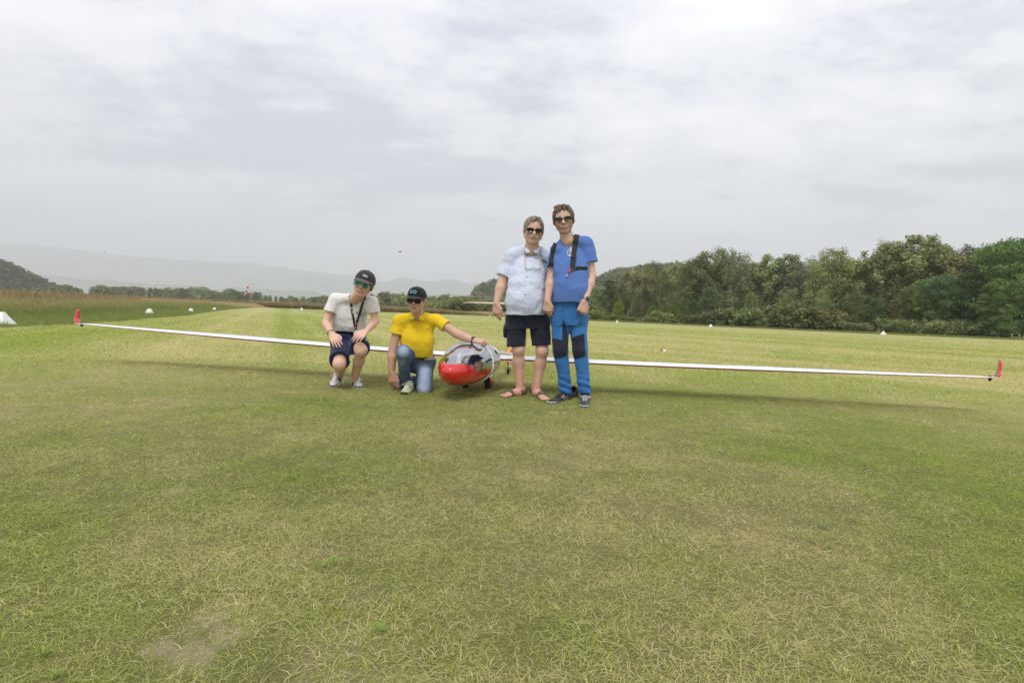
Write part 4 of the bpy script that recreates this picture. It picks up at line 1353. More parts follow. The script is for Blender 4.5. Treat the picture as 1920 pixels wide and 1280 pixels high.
def hair_mesh(h, parent, org, mat, name='hair', hairline=.062, bulk=.010, sides=-.035, seed=3, cutf=None, tufts=()):
    S = Field(h.C - .16 * h.s, h.C + .16 * h.s, .0032)
    S.add(h.E((0, -.020, .034), (.078 + bulk, .098 + bulk, .091 + bulk * 1.1)), .004)
    for q in (-1, 1):                                # sideburns
        S.add(h.K((q * .0735, .020, .02), (q * .0725, .020, sides), .012, .007), .008)
    S.add(h.K((-.045, -.075, -.02), (.045, -.075, -.02), .032, .032), .02)
    for t in tufts: S.add(h.K(*t), .008)
    S.cut(h.E((0, .095, -.032), (.066, .078, .108)), .006)
    if cutf: cutf(S)
    # nothing below the nape, ears free
    S.plane(h.P(0, 0, -.055), -h.u)
    for q in (-1, 1): S.cut(h.E((q * .088, -.008, -.012), (.020, .022, .034)), .004)
    def dsp(P):
        L = h.loc(P)
        ang = np.arctan2(L[:, 0], L[:, 2] + .02)
        q = np.stack([ang * 34, L[:, 1] * 38, np.sqrt(L[:, 0] ** 2 + L[:, 2] ** 2) * 10], -1)
        n = fbm(q, 3, seed); n2 = fbm(q * 3.1, 2, seed + 4)
        return -(n - .45) * .0075 - (n2 - .5) * .004
    S.disp(dsp, .02)
    def tone(V):
        L = h.loc(V); ang = np.arctan2(L[:, 0], L[:, 2] + .02)
        n = fbm(np.stack([ang * 40, L[:, 1] * 30, L[:, 2] * 12], -1), 3, seed + 9)
        return np.repeat((.35 + 1.35 * n)[:, None], 3, 1)
    o_, V, F = fmesh(name, S, mat, parent, {'tone': tone}, org, 0)
    return o_
def hair_mat(name, col, col2):
    m = NT(name); t = m.attr('tone').outputs['Color']
    n = m.noise(150, 3, .7, sc3=(1, .3, .3))
    c = m.mix(1.0, m.mix(n, col, col2), t, 'MULTIPLY')
    m.bsdf(c, .5, spec=.35, normal=m.bump(m.noise(260, 3, .7, sc3=(1, .25, .35)), .7, .004)); return m.m

def shoe(name, heel, toe, ankle, parent, org, upper_m, sole_m, lace_m, accent_m=None, s=1.0, stripes=0, hgt=1.0, toe_up=0.0):
    """laced sports shoe: upper, sole, laces, tongue"""
    root = empty(name, (0, 0, 0), parent=parent)
    heel = np.asarray(heel, float); toe = np.asarray(toe, float); ankle = np.asarray(ankle, float)
    d = nrm(toe - heel); z = np.array([0, 0, 1.0]); z = nrm(z - d * (z @ d)); side = np.cross(d, z); L = np.linalg.norm(toe - heel)
    lo = np.minimum(np.minimum(heel, toe), ankle) - .09; hi = np.maximum(np.maximum(heel, toe), ankle) + .09
    S = Field(lo, hi, .0042)
    hp = heel + d * .042
    S.add(ell(hp + z * .045, (.037, .042, .046), (side, d, z)), .01)
    S.add(cone(hp + z * .045, heel + d * L * .70 + z * .034, .040, .036, (z, .95)), .02)
    S.add(cone(heel + d * L * .66 + z * .030, toe - d * .040 + z * .027 , .044, .036, (z, .72)), .02)
    S.add(cone(hp + z * .065, hp + d * .012 + z * .088 * hgt, .038, .036), .02)
    S.add(cone(hp + d * .03 + z * .075, heel + d * L * .62 + z * .050, .030, .022), .03)
    S.cut(cone(hp + d * .010 + z * .085 * hgt, ankle + (ankle - hp) * .3, .030, .040), .004)
    S.plane(heel + z * .016, -z)
    S.disp(folds(28, .0016, (1, 1, 1), 5), .02)
    o_, V, F = fmesh('upper', S, upper_m, root, None, org)
    B = Field(lo, hi, .0042)
    B.add(cone(hp + z * .016, heel + d * L * .5 + z * .014, .041, .038, (z, .42)), .01)
    B.add(cone(heel + d * L * .5 + z * .014, heel + d * L * .72 + z * .015, .038, .049, (z, .36)), .01)
    B.add(cone(heel + d * L * .72 + z * .015, toe - d * .042 + z * (.018 + toe_up), .049, .041, (z, .36)), .01)
    B.plane(heel + z * .001, -z)
    fmesh('sole', B, sole_m, root, None, org)
    # laces criss-crossing on the instep
    sf = Surf(V, F)
    def top(u_, q):
        p = heel + d * L * u_ + side * q + z * .16
        return sf.hit(p, -z, .003)
    for i in range(4):
        u0 = .50 + .075 * i
        for q in (-1, 1):
            pp = [top(u0 + .06 * tt, q * (.021 - .042 * tt)) for tt in (0, .33, .66, 1)]
            pp = [p for p in pp if p is not None]
            if len(pp) > 2: tube_obj('lace', pp, .0032, lace_m, root, 5, org)
    b0 = top(.47, 0)
    if b0 is not None:
        for q in (-1, 1):
            tube_obj('lace', [b0, b0 + side * q * .03 + z * .014, b0 + side * q * .05 + z * .004 + d * .012, b0 + side * q * .03 + d * .02 - z * .002], .003, lace_m, root, 5, org)
    if accent_m:
        for q in (-1, 1):
            for i in range(max(stripes, 1)):
                u0 = .34 + .085 * i
                p = []
                for tt in np.linspace(0, 1, 6):
                    st = heel + d * L * (u0 + .10 * tt) + side * q * .12 + z * (.024 + .046 * tt)
                    hh = sf.hit(st, -side * q, .0025)
                    if hh is not None: p.append(hh)
                if len(p) > 2: tube_obj('side_stripe', p, .0048, accent_m, root, 6, org)
        p = []
        for tt in np.linspace(0, 1, 14):
            aa = math.pi * tt
            st = heel + d * (L - .055) + d * .14 * math.sin(aa) + side * .14 * math.cos(aa) + z * .030
            hh = sf.hit(st, -nrm(d * math.sin(aa) + side * math.cos(aa)), .002)
            if hh is not None: p.append(hh)
        if len(p) > 4: tube_obj('toe_guard', p, .0065, accent_m, root, 6, org)
    return root

def person(label, base):
    e_ = empty('person', (base[0], base[1], base[2] - .016)); tag(e_, label, 'person'); return e_


MET = simple('polished_metal', (0.75, 0.76, 0.78), .2, 1.0, nscale=80, namp=.05)
BLACKW = simple('black_webbing', (0.018, 0.018, 0.020), .8, nscale=300, namp=.3, bstr=.3)
BLACKP = simple('black_plastic', (0.02, 0.02, 0.022), .35, nscale=90)
REDW = simple('red_webbing', (0.62, 0.03, 0.02), .6, nscale=200)
WHITEP = simple('white_print', (0.82, 0.82, 0.80), .6)

# ---------------------------------------------------------------- man in blue (right)
def trunk(S, neck, pelvis, sh_l, sh_r, hip_l, hip_r, w, back=0.0):
    """the body under the clothes"""
    chest = neck * .62 + pelvis * .38 + np.array([0, .025 + back, 0])
    S.add(cone(neck + (0, .01 + back * .4, -.02), chest, .05, w, ((0, 1, 0), .62)), .03)
    S.add(cone(chest, pelvis, w, w * .8, ((0, 1, 0), .62)), .03)
    for q in (sh_l, sh_r): S.add(cone(neck * .5 + q * .5 + np.array([0, .035, -.025]), q + np.array([0, .012, 0]), .034, .034), .02); S.add(cone(chest, q + np.array([0, .03, 0]), .035, .025), .02)
    for q in (hip_l, hip_r): S.add(cone(pelvis, q, .07, .07), .03)

def man_blue():
    Y = ground(1066, 748)[1] - .02
    J = lambda px, py, dy=0.0: at(px, py, Y + dy)
    base = np.array([J(1068, 740)[0], Y + .02, 0.0])
    root = person('tall man in a blue T-shirt and blue trekking trousers wearing a black neck harness', base)
    h = Head(J(1057, 409.5, .00), (-.13, -.98, -.09), (-.15, -.10, .98), 1.10, 1.10)
    lo = np.array([J(1010, 600)[0] - .02, Y - .42, -.02]); hi = np.array([J(1126, 500)[0] + .03, Y + .32, 1.97])
    S = Field(lo, hi, HRES)
    h.build(S, jaw=1.0, nose=1.05)
    neck = J(1064, 448, .03)
    S.add(cone(h.P(0, -.02, -.065), neck, .056, .064), .02)
    sh_l, sh_r = J(1044, 467, .04), J(1099, 453, .04)
    el_l, wr_l = J(1034, 516, .02), J(1026.5, 561, -.06)
    el_r, wr_r = J(1110, 513, .02), J(1096, 562, -.12)
    
    limb(S, sh_l, el_l, wr_l, .046, .042, .0275, .06); limb(S, sh_r, el_r, wr_r, .047, .041, .0285, .05)
    hand(S, wr_l, J(1026, 590, -.05) - wr_l, (-.35, -.9, .2), 1 if True else -1, ((18, 28, 20), (28, 32, 20), (35, 34, 22), (40, 36, 22)), 1.02, 3, (.5, .6))
    hand(S, wr_r, J(1087, 592, -.13) - wr_r, (.15, -.95, .3), 1, ((55, 55, 35), (60, 55, 35), (62, 55, 35), (60, 55, 35)), 1.05, 2, (.4, .4))
    # T-shirt
    G = Field(lo, hi, HRES)
    A_, B_ = J(1069, 573, .02), J(1068, 452, .05)
    G.add(stack(A_, B_, (1, 0, 0), [(-.10, .0, .01, .172, .125), (.0, .0, .02, .178, .135), (.25, .0, .035, .176, .150), (.5, -.002, .025, .172, .138), (.72, .0, .012, .165, .118), (.88, .0, .0, .13, .085), (.96, 0, -.01, .08, .06)]), .03)
    G.add(cone(neck + (0, .015, .0), sh_l, .062, .064), .03); G.add(cone(neck + (0, .015, .0), sh_r, .062, .066), .03)
    sleeve(G, sh_l, el_l, .66, .066, .070, .050); sleeve(G, sh_r, el_r, .60, .068, .076, .054)
    G.cut(ell(neck + np.array([.004, -.060, .040]), (.066, .075, .052)), .004)
    G.cut(cone(h.P(0, 0, -.04), neck + (0, -.005, .005), .058, .062), .004)
    hem = J(1069, 567, 0)
    G.plane(hem, (0.03, -.10, -1)); G.cut(ell(hem + (0, .03, -.03), (.155, .11, .05)), .003)
    G.disp(folds(4.2, .009, (.9, .9, 1.5), 12), .03); G.disp(folds(10, .0046, (1, 1, 1.3), 14), .03)
    TS = cloth('royal_blue_cotton', (0.095, 0.185, 0.48), .10, wr=.45, wscale=15)
    so, SV, SF = fmesh('t_shirt', G, TS, root, None, base)
    surf = Surf(SV, SF)
    # trousers
    T = Field(lo, hi, HRES)
    hip_l, hip_r = J(1050, 596, .03), J(1084, 594, .03)
    kn_l, kn_r = J(1051.5, 655, -.03), J(1087, 655, -.03)
    an_l, an_r = J(1061, 732, .02), J(1097, 733, -.03)
    T.add(stack(J(1067, 606, .03), J(1068, 560, .03), (1, 0, 0), [(0, 0, 0, .165, .115), (.4, 0, 0, .178, .125), (1, 0, 0, .165, .115)]), .02)
    T.add(cone(hip_l, kn_l, .093, .070), .03); T.add(cone(hip_r, kn_r, .094, .070), .03)
    T.add(cone(kn_l, an_l + (0, 0, .02), .069, .066, ((0, 1, 0), .95)), .03); T.add(cone(kn_r, an_r + (0, 0, .02), .069, .062, ((0, 1, 0), .95)), .03)
    T.disp(lambda P: -.0055 * np.sin(P[:, 2] * 95 + 5 * fbm(P * 7, 2, 8) + P[:, 0] * 30) * np.exp(-((P[:, 2] - .14) / .11) ** 2), .03); T.disp(folds(6.5, .009, (1, 1, .9), 31), .03); T.disp(folds(12, .003, (1, 1, 1.3), 33), .03)
    for an in (an_l, an_r):
        T.plane(an + (0, 0, -.022), (0, -.05, -1), lo=an - .12, hi=an + .12)
        T.cut(capped(cone(an + (0, 0, -.06), an + (0, 0, .02), .046, .042), (an + (0, 0, .02), (0, 0, 1))), .003)
    # crotch gap
    T.cut(cone(J(1069, 662, .02), J(1079, 742, .02), .012, .030, ((0, 1, 0), 5)), .01)
    T.cut(cone(J(1068.5, 640, .02), J(1069, 662, .02), .004, .012, ((0, 1, 0), 5)), .01)
    T.F = np.maximum(T.F, -(G.F + .006))
    TR = cloth('azure_trekking_cloth', (0.035, 0.155, 0.41), .1, .7, .45, 15)
    NV = cloth('navy_stretch_panel', (0.018, 0.020, 0.038), .2, .8, .35)
    def region(polys):
        """cells whose bearing lies in a polygon (front faces only)"""
        pass
    to, TV, TF = fmesh('trousers', T, TR, root, None, base)
    ts = Surf(TV, TF)
    # darker fabric panels sewn on the trousers
    def panel(poly, name, mat, step=1.6):
        xs = [p[0] for p in poly]; ys = [p[1] for p in poly]
        ny = max(2, int((max(ys) - min(ys)) / step)); rows = []
        for i in range(ny + 1):
            y_ = min(ys) + (max(ys) - min(ys)) * i / ny
            xi = []
            for a, b in zip(poly, poly[1:] + poly[:1]):
                if (a[1] - y_) * (b[1] - y_) <= 0 and abs(a[1] - b[1]) > 1e-6:
                    xi.append(a[0] + (b[0] - a[0]) * (y_ - a[1]) / (b[1] - a[1]))
            if len(xi) >= 2: rows.append((y_, min(xi), max(xi)))
        V = []; F = []; nx_ = 14
        for (y_, x0, x1) in rows:
            last = None
            line = []
            for k in range(nx_ + 1):
                hh = on_surf(ts, x0 + (x1 - x0) * k / nx_, y_, .0025)
                line.append(hh)
            good = [q for q in line if q is not None]
            if not good: continue
            for k in range(nx_ + 1):
                if line[k] is None:
                    best = min((abs(k - m) , m) for m in range(nx_ + 1) if line[m] is not None)[1]; line[k] = line[best]
            V += line
        nr_ = len(V) // (nx_ + 1)
        for i in range(nr_ - 1):
            for k in range(nx_):
                b = i * (nx_ + 1) + k
                q = [V[b], V[b + 1], V[b + nx_ + 2], V[b + nx_ + 1]]
                if max(np.linalg.norm(q[0] - q[2]), np.linalg.norm(q[1] - q[3])) < .09: F.append((b, b + 1, b + nx_ + 2, b + nx_ + 1))
        obj(name, raw_mesh(name, np.array(V) - base, F, mat), root)
    panel([(1034.5, 630), (1055, 634), (1066, 636), (1063, 660), (1061.5, 664), (1041.5, 669), (1037, 650)], 'knee_panel', NV)
    panel([(1068.5, 634), (1078, 628), (1094.5, 622), (1097, 650), (1098, 664), (1078, 670.5), (1074, 655)], 'knee_panel', NV)
    panel([(1057, 593.5), (1059.5, 605), (1063, 620), (1066.5, 638), (1064, 650), (1061, 655), (1054.5, 634), (1054.5, 612)], 'crotch_panel', NV)
    print_on(ts, stroke([(1091.3 + 0 * t, 604.0) if False else (1087.2 + 4.0 * math.cos(t), 604 + 3.2 * math.sin(t)) for t in np.linspace(0, 6.28, 14)], .8) + stroke([(1084.5, 606), (1087, 602.5), (1088.5, 605), (1090, 603)], 1.1), simple('dark_emblem', (.012, .014, .02), .5), 'trouser_emblem', root, base)
    tube_obj('waist_cord', [p for p in (on_surf(ts, 1055.5, 569, .004), on_surf(ts, 1055, 575, .006), on_surf(ts, 1054.8, 581, .006)) if p is not None], .004, TR, root, 6, base)
    # head colours
    def tone(V):
        T_ = h.tone(V, stubble=.55, brow=(.30, .24, .20), smile=1.0, beardcol=(.42, .38, .36))
        return T_
    # ankles and socks
    trunk(S, neck, J(1068, 590, .04), sh_l, sh_r, hip_l, hip_r, .125)
    for hp, kn, an in ((hip_l, kn_l, an_l), (hip_r, kn_r, an_r)): S.add(cone(hp, kn, .075, .048), .03); S.add(cone(kn, an + (0, 0, -.04), .048, .034), .03)
    fmesh('body', S, SKIN4, root, {'tone': tone}, base)
    K = Field(an_r - .09, an_r + .09, HRES); K.add(cone(an_r + (0, 0, -.06), an_r + (0, 0, .012), .043, .041), .01)
    BS = cloth('black_sock', (.012, .012, .014), .2)
    fmesh('sock', K, BS, root, None, base)
    K = Field(an_l - .09, an_l + .09, HRES); K.add(cone(an_l + (0, 0, -.06), an_l + (0, 0, .012), .043, .041), .01)
    fmesh('sock', K, BS, root, None, base)
    up = cloth('black_shoe_mesh', (.022, .022, .024), .3, .6); sol = simple('grey_sole', (.10, .10, .10), .7, nscale=60, namp=.4)
    acc = simple('silver_shoe_trim', (.50, .48, .43), .4, nscale=60)
    lace = simple('black_lace', (.02, .02, .02), .8)
    shoe('shoe', ground(1079, 742) , ground(1030, 757), an_l + (0, 0, -.02), root, base, up, sol, lace, acc, stripes=4)
    shoe('shoe', ground(1101, 744) + (0, .05, 0), ground(1095, 764), an_r + (0, 0, -.02), root, base, up, sol, simple('pale_lace', (.6, .6, .58), .8), acc, stripes=3)
    # hair
    HB = hair_mat('hair_dark_brown', (.060, .040, .028), (.16, .105, .070))
    hair_mesh(h, root, base, HB, hairline=.06, bulk=.008, sides=-.030, seed=7,
              tufts=[((-.05, .05, .105), (-.052, .082, .070), .018, .006), ((-.02, .06, .110), (-.015, .094, .066), .020, .006), ((.015, .06, .110), (.018, .094, .072), .020, .006), ((-.035, .055, .108), (-.034, .090, .060), .016, .005), ((.045, .05, .10), (.048, .080, .062), .018, .007)])
    sunglasses(h, root, base, simple('dark_frame', (.02, .022, .025), .25), lens_mat('brown_lens', (.045, .028, .018)), 'wayf', .0275, .0185, .034)
    # harness
    hr = empty('neck_harness', (0, 0, 0), parent=root)
    band_on(surf, [(1050.5, 433), (1046.5, 445), (1041, 456), (1036.5, 472), (1034, 487), (1033, 496)], .042, .005, BLACKW, 'strap', hr, base, lift=.006)
    band_on(surf, [(1082.5, 432), (1081.5, 440), (1079, 455), (1076, 470), (1074.5, 485), (1073.5, 503)], .045, .005, BLACKW, 'strap', hr, base, lift=.006)
    band_on(surf, [(1079, 500.5), (1086, 500), (1093, 500.5), (1100, 500)], .032, .004, BLACKW, 'side_strap', hr, base, n=10, lift=.006)
    band_on(surf, [(1032.5, 494), (1031.5, 502), (1032, 511)], .050, .006, BLACKW, 'strap_end', hr, base, n=6, lift=.008)
    for (x, y) in ((1075.6, 482), (1033.6, 493)):
        p = on_surf(surf, x, y, .012)
        if p is not None:
            tube_obj('slider', [p + (-.026, 0, -.010), p + (.026, 0, -.010), p + (.026, 0, .010), p + (-.026, 0, .010)], .004, BLACKP, hr, 6, base, closed=True)
    for pts_ in (((1079.0, 437), (1083.5, 438)), ((1042.6, 448.5), (1047.2, 447.5))):
        q = [on_surf(surf, *p, .013) for p in pts_]
        if all(x is not None for x in q): tube_obj('red_stitching', q, .005, REDW, hr, 6, base)
    for a, b, c_ in (((1070.5, 502.5), (1066, 509.5), (1062.5, 516)), ((1031.5, 513), (1033.3, 519), (1034.5, 525))):
        pa, pb, pc = [on_surf(surf, *p, .014) for p in (a, b, c_)]
        if pa is not None and pb is not None:
            if pc is None: pc = pb + (0, 0, -.03)
            tube_obj('red_tab', [pa, pb], .009, REDW, hr, 8, base, flat=((0, -1, 0), .4))
            m_ = (pb + pc) / 2
            tube_obj('clip', [pb, pb + (pc - pb) * .3, pc + (.008, 0, .004), pc, pc + (-.007, 0, .006), m_], .0035, MET, hr, 6, base)
    # triangular metal plate where the straps meet
    q = [on_surf(surf, *p, .011) for p in ((1070, 500.5), (1080.5, 501.5), (1074, 505.5))]
    if all(x is not None for x in q):
        obj('strap_plate', raw_mesh('strap_plate', np.array(q + [p + (0, -.003, 0) for p in q]) - base, [(0, 1, 2), (5, 4, 3), (0, 1, 4, 3), (1, 2, 5, 4), (2, 0, 3, 5)], BLACKP, False), hr)
    # shirt print
    YE = simple('cream_print', (.80, .74, .42), .7)
    circ = [(1070.0 + 6.2 * math.cos(t), 470.3 + 6.2 * math.sin(t)) for t in np.linspace(2.2, 7.1, 22)]
    circ = [(1070.2 + 6.4 * math.cos(t), 470.6 + 6.4 * math.sin(t)) for t in np.linspace(1.2, 4.4, 20)]
    print_on(surf, stroke(circ, .8) + stroke([(1067.3, 472), (1069, 470), (1069.2, 462), (1070.8, 459), (1071.4, 463), (1071, 470)], .8), YE, 'shirt_print', root, base)
    print_on(surf, [[(1066.2, 474.5), (1072.5, 473.6), (1072.5, 475.2), (1067.5, 475.6)], [(1071.2, 463.4), (1074, 464), (1073.6, 465.4), (1071.4, 465)]], WHITEP, 'shirt_print', root, base)
    # watch
    d = nrm(wr_r - el_r); wp = wr_r - d * .018
    wt_ = empty('watch', (0, 0, 0), parent=root)
    u_ = nrm(np.cross(d, (0, 1, 0))); v_ = np.cross(d, u_)
    tube_obj('strap', [wp + .033 * (math.cos(t) * u_ + math.sin(t) * v_) for t in np.linspace(0, 2 * math.pi, 20, endpoint=False)], .009, BLACKP, wt_, 6, base, closed=True, flat=(tuple(d), .35))
    cdir = nrm(np.array([.35, -.93, .15]) - d * (np.array([.35, -.93, .15]) @ d))
    tube_obj('watch_case', [wp + cdir * .030, wp + cdir * .044], .021, simple('steel_case', (.55, .54, .50), .3, .9), wt_, 20, base)
    tube_obj('watch_face', [wp + cdir * .0441, wp + cdir * .046], .017, lens_mat('watch_glass', (.01, .01, .012)), wt_, 20, base)
    return root, h

# ---------------------------------------------------------------- man in white shirt
def man_white():
    Y = ground(985, 743)[1] + .02
    J = lambda px, py, dy=0.0: at(px, py, Y + dy)
    base = np.array([J(988, 740)[0], Y, 0.0])
    root = person('grey haired man with white moustache in pale blue shirt and dark shorts', base)
    h = Head(J(1000.5, 429.5, -.02), (.06, -.98, -.12), (.06, -.08, .99), 1.05, 1.09)
    lo = np.array([J(920, 560)[0] - .03, Y - .40, -.02]); hi = np.array([J(1042, 500)[0] + .03, Y + .36, 1.86])
    S = Field(lo, hi, HRES)
    h.build(S, jaw=1.18, nose=1.15, fat=.006)
    neck = J(997, 466, .04)
    S.add(cone(h.P(0, -.02, -.07), neck, .064, .066), .015)
    S.add(h.E((0, .030, -.092), (.042, .042, .022)), .02)
    sh_l, sh_r = J(961, 476, .05), J(1026, 478, .09)
    el_l, wr_l = J(942, 524, .04), J(931, 565, -.03)
    limb(S, sh_l, el_l, wr_l, .048, .045, .029, .06)
    el_r, wr_r = J(1040, 535, .16), J(1036, 580, .14)
    limb(S, sh_r, el_r, wr_r, .045, .044, .029, .06)
    hand(S, wr_l, J(930.5, 592, -.02) - wr_l, (-.55, -.80, .1), 1, ((12, 18, 12), (18, 20, 15), (24, 22, 15), (28, 25, 15)), 1.05, 4, (.3, .4))
    hand(S, wr_r, J(1036, 606, .14) - wr_r, (.6, -.8, .1), -1, (30, 35, 25), 1.05)
    # legs
    hip_l, hip_r = J(968, 600, .05), J(1012, 601, .05)
    kn_l, kn_r = J(972, 652, .0), J(1017, 655, .0)
    an_l, an_r = J(974.5, 727, .03), J(1005.5, 729, .03)
    for hp, kn, an in ((hip_l, kn_l, an_l), (hip_r, kn_r, an_r)):
        S.add(cone(hp, kn, .080, .058), .03)
        m_ = kn + (an - kn) * .30 + (0, .022, 0)
        S.add(cone(kn, m_, .054, .051), .03); S.add(cone(m_, an, .052, .037), .04)
        S.add(ell(kn + (0, -.018, 0), (.030, .028, .036)), .04)
    hl_l, to_l = ground(983, 738) , ground(941, 745)
    hl_r, to_r = ground(1000, 735), ground(1024, 752)
    foot_solid(S, hl_l + (0, 0, .018), to_l + (0, 0, .016), an_l + (0, 0, -.02), 1.05, tflip=-1)
    foot_solid(S, hl_r + (0, 0, .018), to_r + (0, 0, .016), an_r + (0, 0, -.02), 1.05, tflip=1)
    # shirt
    G = Field(lo, hi, HRES)
    A_, B_ = J(985, 592, .04), J(992, 468, .07)
    G.add(stack(A_, B_, (1, 0, 0), [(-.06, .0, .02, .205, .150), (.06, .0, .03, .203, .170), (.28, .0, .050, .197, .182), (.5, -.002, .04, .185, .165), (.72, .0, .02, .170, .135), (.88, .0, .0, .14, .095), (.96, 0, -.01, .09, .065)], 2.2), .03)
    G.add(cone(neck + (0, .015, -.002), sh_l, .066, .066), .03); G.add(cone(neck + (0, .015, -.002), sh_r, .066, .066), .03)
    sleeve(G, sh_l, el_l, .82, .068, .080, .055); sleeve(G, sh_r, el_r, .75, .066, .075, .055)
    G.cut(cone(h.P(0, 0, -.05), neck + (0, -.02, .012), .066, .070), .004)
    G.cut(cone(neck + (0, -.10, .05), neck + (.003, -.12, -.045), .045, .006), .004)
    G.plane(J(985, 590, 0), (.02, -.05, -1))
    for (x, q) in ((946, 1), (1026, 1)):
        G.cut(ell(J(x, 596, .02), (.07, .25, .040)), .01)
    G.cut(ell(J(986, 592, .04), (.175, .14, .05)), .003)
    G.disp(folds(4.5, .012, (.8, .8, 1.8), 61), .035); G.disp(folds(10, .0062, (1, 1, 1.2), 63), .03)
    SH = cloth('pale_blue_shirting', (0.60, 0.65, 0.80), .03, .8, .60, 17, stripe=(60, .18, (.50, .58, .84)))
    # shorts
    T = Field(lo, hi, HRES)
    T.add(stack(J(985, 612, .05), J(985, 568, .05), (1, 0, 0), [(0, 0, 0, .185, .130), (.5, 0, 0, .198, .145), (1, 0, 0, .19, .14)]), .02)
    e_l, e_r = J(967.5, 644, .01), J(1017.5, 647, .01)
    T.add(cone(hip_l, e_l + (0, 0, -.02), .105, .090), .03); T.add(cone(hip_r, e_r + (0, 0, -.02), .105, .092), .03)
    T.add(ell(J(947.5, 617, .05), (.030, .07, .075)), .015)
    T.cut(cone(J(991, 606, .04), J(993, 665, .04), .003, .026, ((0, 1, 0), 6)), .008)
    T.disp(folds(5, .008, (1, 1, 1.2), 71), .03); T.disp(folds(11, .003, (1, 1, 1.3), 73), .03)
    T.plane((e_l + e_r) / 2, np.array([.08, -.05, -1]))
    for e_ in (e_l, e_r): T.cut(cone(e_ + (0, 0, -.08), e_ + (0, 0, .03), .076, .066), .003)
    T.F = np.maximum(T.F, -(G.F + .006))
    trunk(S, neck, J(985, 592, .06), sh_l, sh_r, hip_l, hip_r, .135)
    so, SV, SF = fmesh('shirt', G, SH, root, None, base); surf = Surf(SV, SF)
    SO = cloth('dark_navy_shorts', (0.016, 0.018, 0.032), .25, .85, .6, 20)
    to, TV, TF = fmesh('shorts', T, SO, root, None, base); tsf = Surf(TV, TF)
    band_on(tsf, [(941.5, 611), (948, 613), (954, 613)], .012, .006, SO, 'pocket_flap', root, base, n=8)
    bd, BV, BF = fmesh('body', S, SKIN3, root, {'tone': lambda V: h.tone(V, stubble=.12, brow=(.5, .45, .42), smile=.6, lips=(.95, .66, .64)) * (1 - (1 - np.array([1.0, .87, .86])) * sstep(.50, .15, V[:, 2])[:, None])}, base)
    # collar: two leaves standing round the neck
    COLL = cloth('collar_cloth', (0.61, 0.66, 0.80), .03, .8, .2)
    cl = empty('collar', (0, 0, 0), parent=root)
    for q in (-1, 1):
        V = []; F = []; n = 12
        for i in range(n + 1):
            t = i / n; ang = math.pi * .5 + q * (math.pi * .98 * (1 - t) - math.pi) if False else None
            a = math.radians(90 - q * (180 - 172 * t)) if False else math.radians(q * (175 - 160 * t))
            # angle measured from the front (-Y)
            dx, dy = math.sin(a), -math.cos(a)
            fr_ = t ** 2
            tipw = math.exp(-((t - .84) / .16) ** 2)
            p_in = neck + np.array([dx * .066, dy * .074, .046 - .062 * t ** 3])
            p_out = neck + np.array([dx * (.076 + .008 * tipw), dy * (.082 + .016 * t), .004 - .020 * fr_ - .034 * tipw])
            V += [p_in, (p_in + p_out) / 2 + np.array([dx, dy, 0]) * .004 + np.array([0, 0, .004]), p_out]
        for i in range(n):
            for k in (0, 1): b = i * 3 + k; F.append((b, b + 1, b + 4, b + 3))
        me = raw_mesh('collar_leaf', np.array(V) - base, F, COLL); o_ = obj('collar_leaf', me, cl)
        md = o_.modifiers.new('thick', 'SOLIDIFY'); md.thickness = .004
    # placket, buttons, pocket
    band_on(surf, [(996, 474), (994.5, 490), (991, 510), (989, 530), (987.5, 550), (987, 570), (987, 587)], .032, .0025, COLL, 'button_placket', root, base, n=40, lift=.002)
    BT = simple('shirt_button', (.30, .42, .45), .3)
    for (x, y) in ((996, 471.5), (993.8, 486.5), (988.2, 516.5), (986.5, 532), (986, 549), (985.8, 565), (985.6, 581)):
        p = on_surf(surf, x, y, .007)
        if p is not None: tube_obj('button', [p + (0, .002, 0), p + (0, -.002, 0)], .0062, BT, root, 10, base)
    pk = [on_surf(surf, *p, .004) for p in ((1015.5, 484.5), (1026.5, 489.5))]
    if all(x is not None for x in pk): tube_obj('pocket_pen', pk, .005, simple('dark_green_pen', (.02, .05, .04), .4), root, 6, base)
    # hair, moustache
    HG = hair_mat('hair_grey_brown', (.12, .09, .068), (.31, .255, .20))
    hair_mesh(h, root, base, HG, bulk=.008, sides=-.020, seed=17, tufts=[((-.04, .05, .10), (-.052, .078, .055), .018, .008), ((0, .06, .112), (-.022, .086, .078), .020, .008), ((.03, .05, .11), (.045, .078, .062), .018, .007)])
    M_ = Field(h.P(0, .1, -.05) - .06, h.P(0, .1, -.05) + .06, .0025)
    for q in (-1, 1): M_.add(h.K((q * .003, .100, -.0455), (q * .030, .088, -.056), .0085, .0055), .006)
    M_.disp(folds(90, .003, (1, 1, .4), 3), .01)
    fmesh('moustache', M_, simple('white_whisker', (.62, .60, .56), .8, nscale=300, namp=.3, bstr=.5), root, None, base, 0)
    sunglasses(h, root, base, simple('black_frame', (.012, .012, .014), .2), lens_mat('black_lens', (.010, .010, .012)), 'wayf', .029, .0195, .033, temple_mat=simple('pale_temple', (.35, .40, .48), .3))
    # reading glasses on a cord
    rg_ = empty('reading_glasses', (0, 0, 0), parent=root)
    OR = simple('orange_temple', (.85, .33, .09), .35); YL = simple('yellow_hinge', (.85, .55, .08), .35); CORD = simple('blue_cord', (.16, .19, .30), .7)
    def sp(x, y, l=.010):
        p = on_surf(surf, x, y, l)
        return p
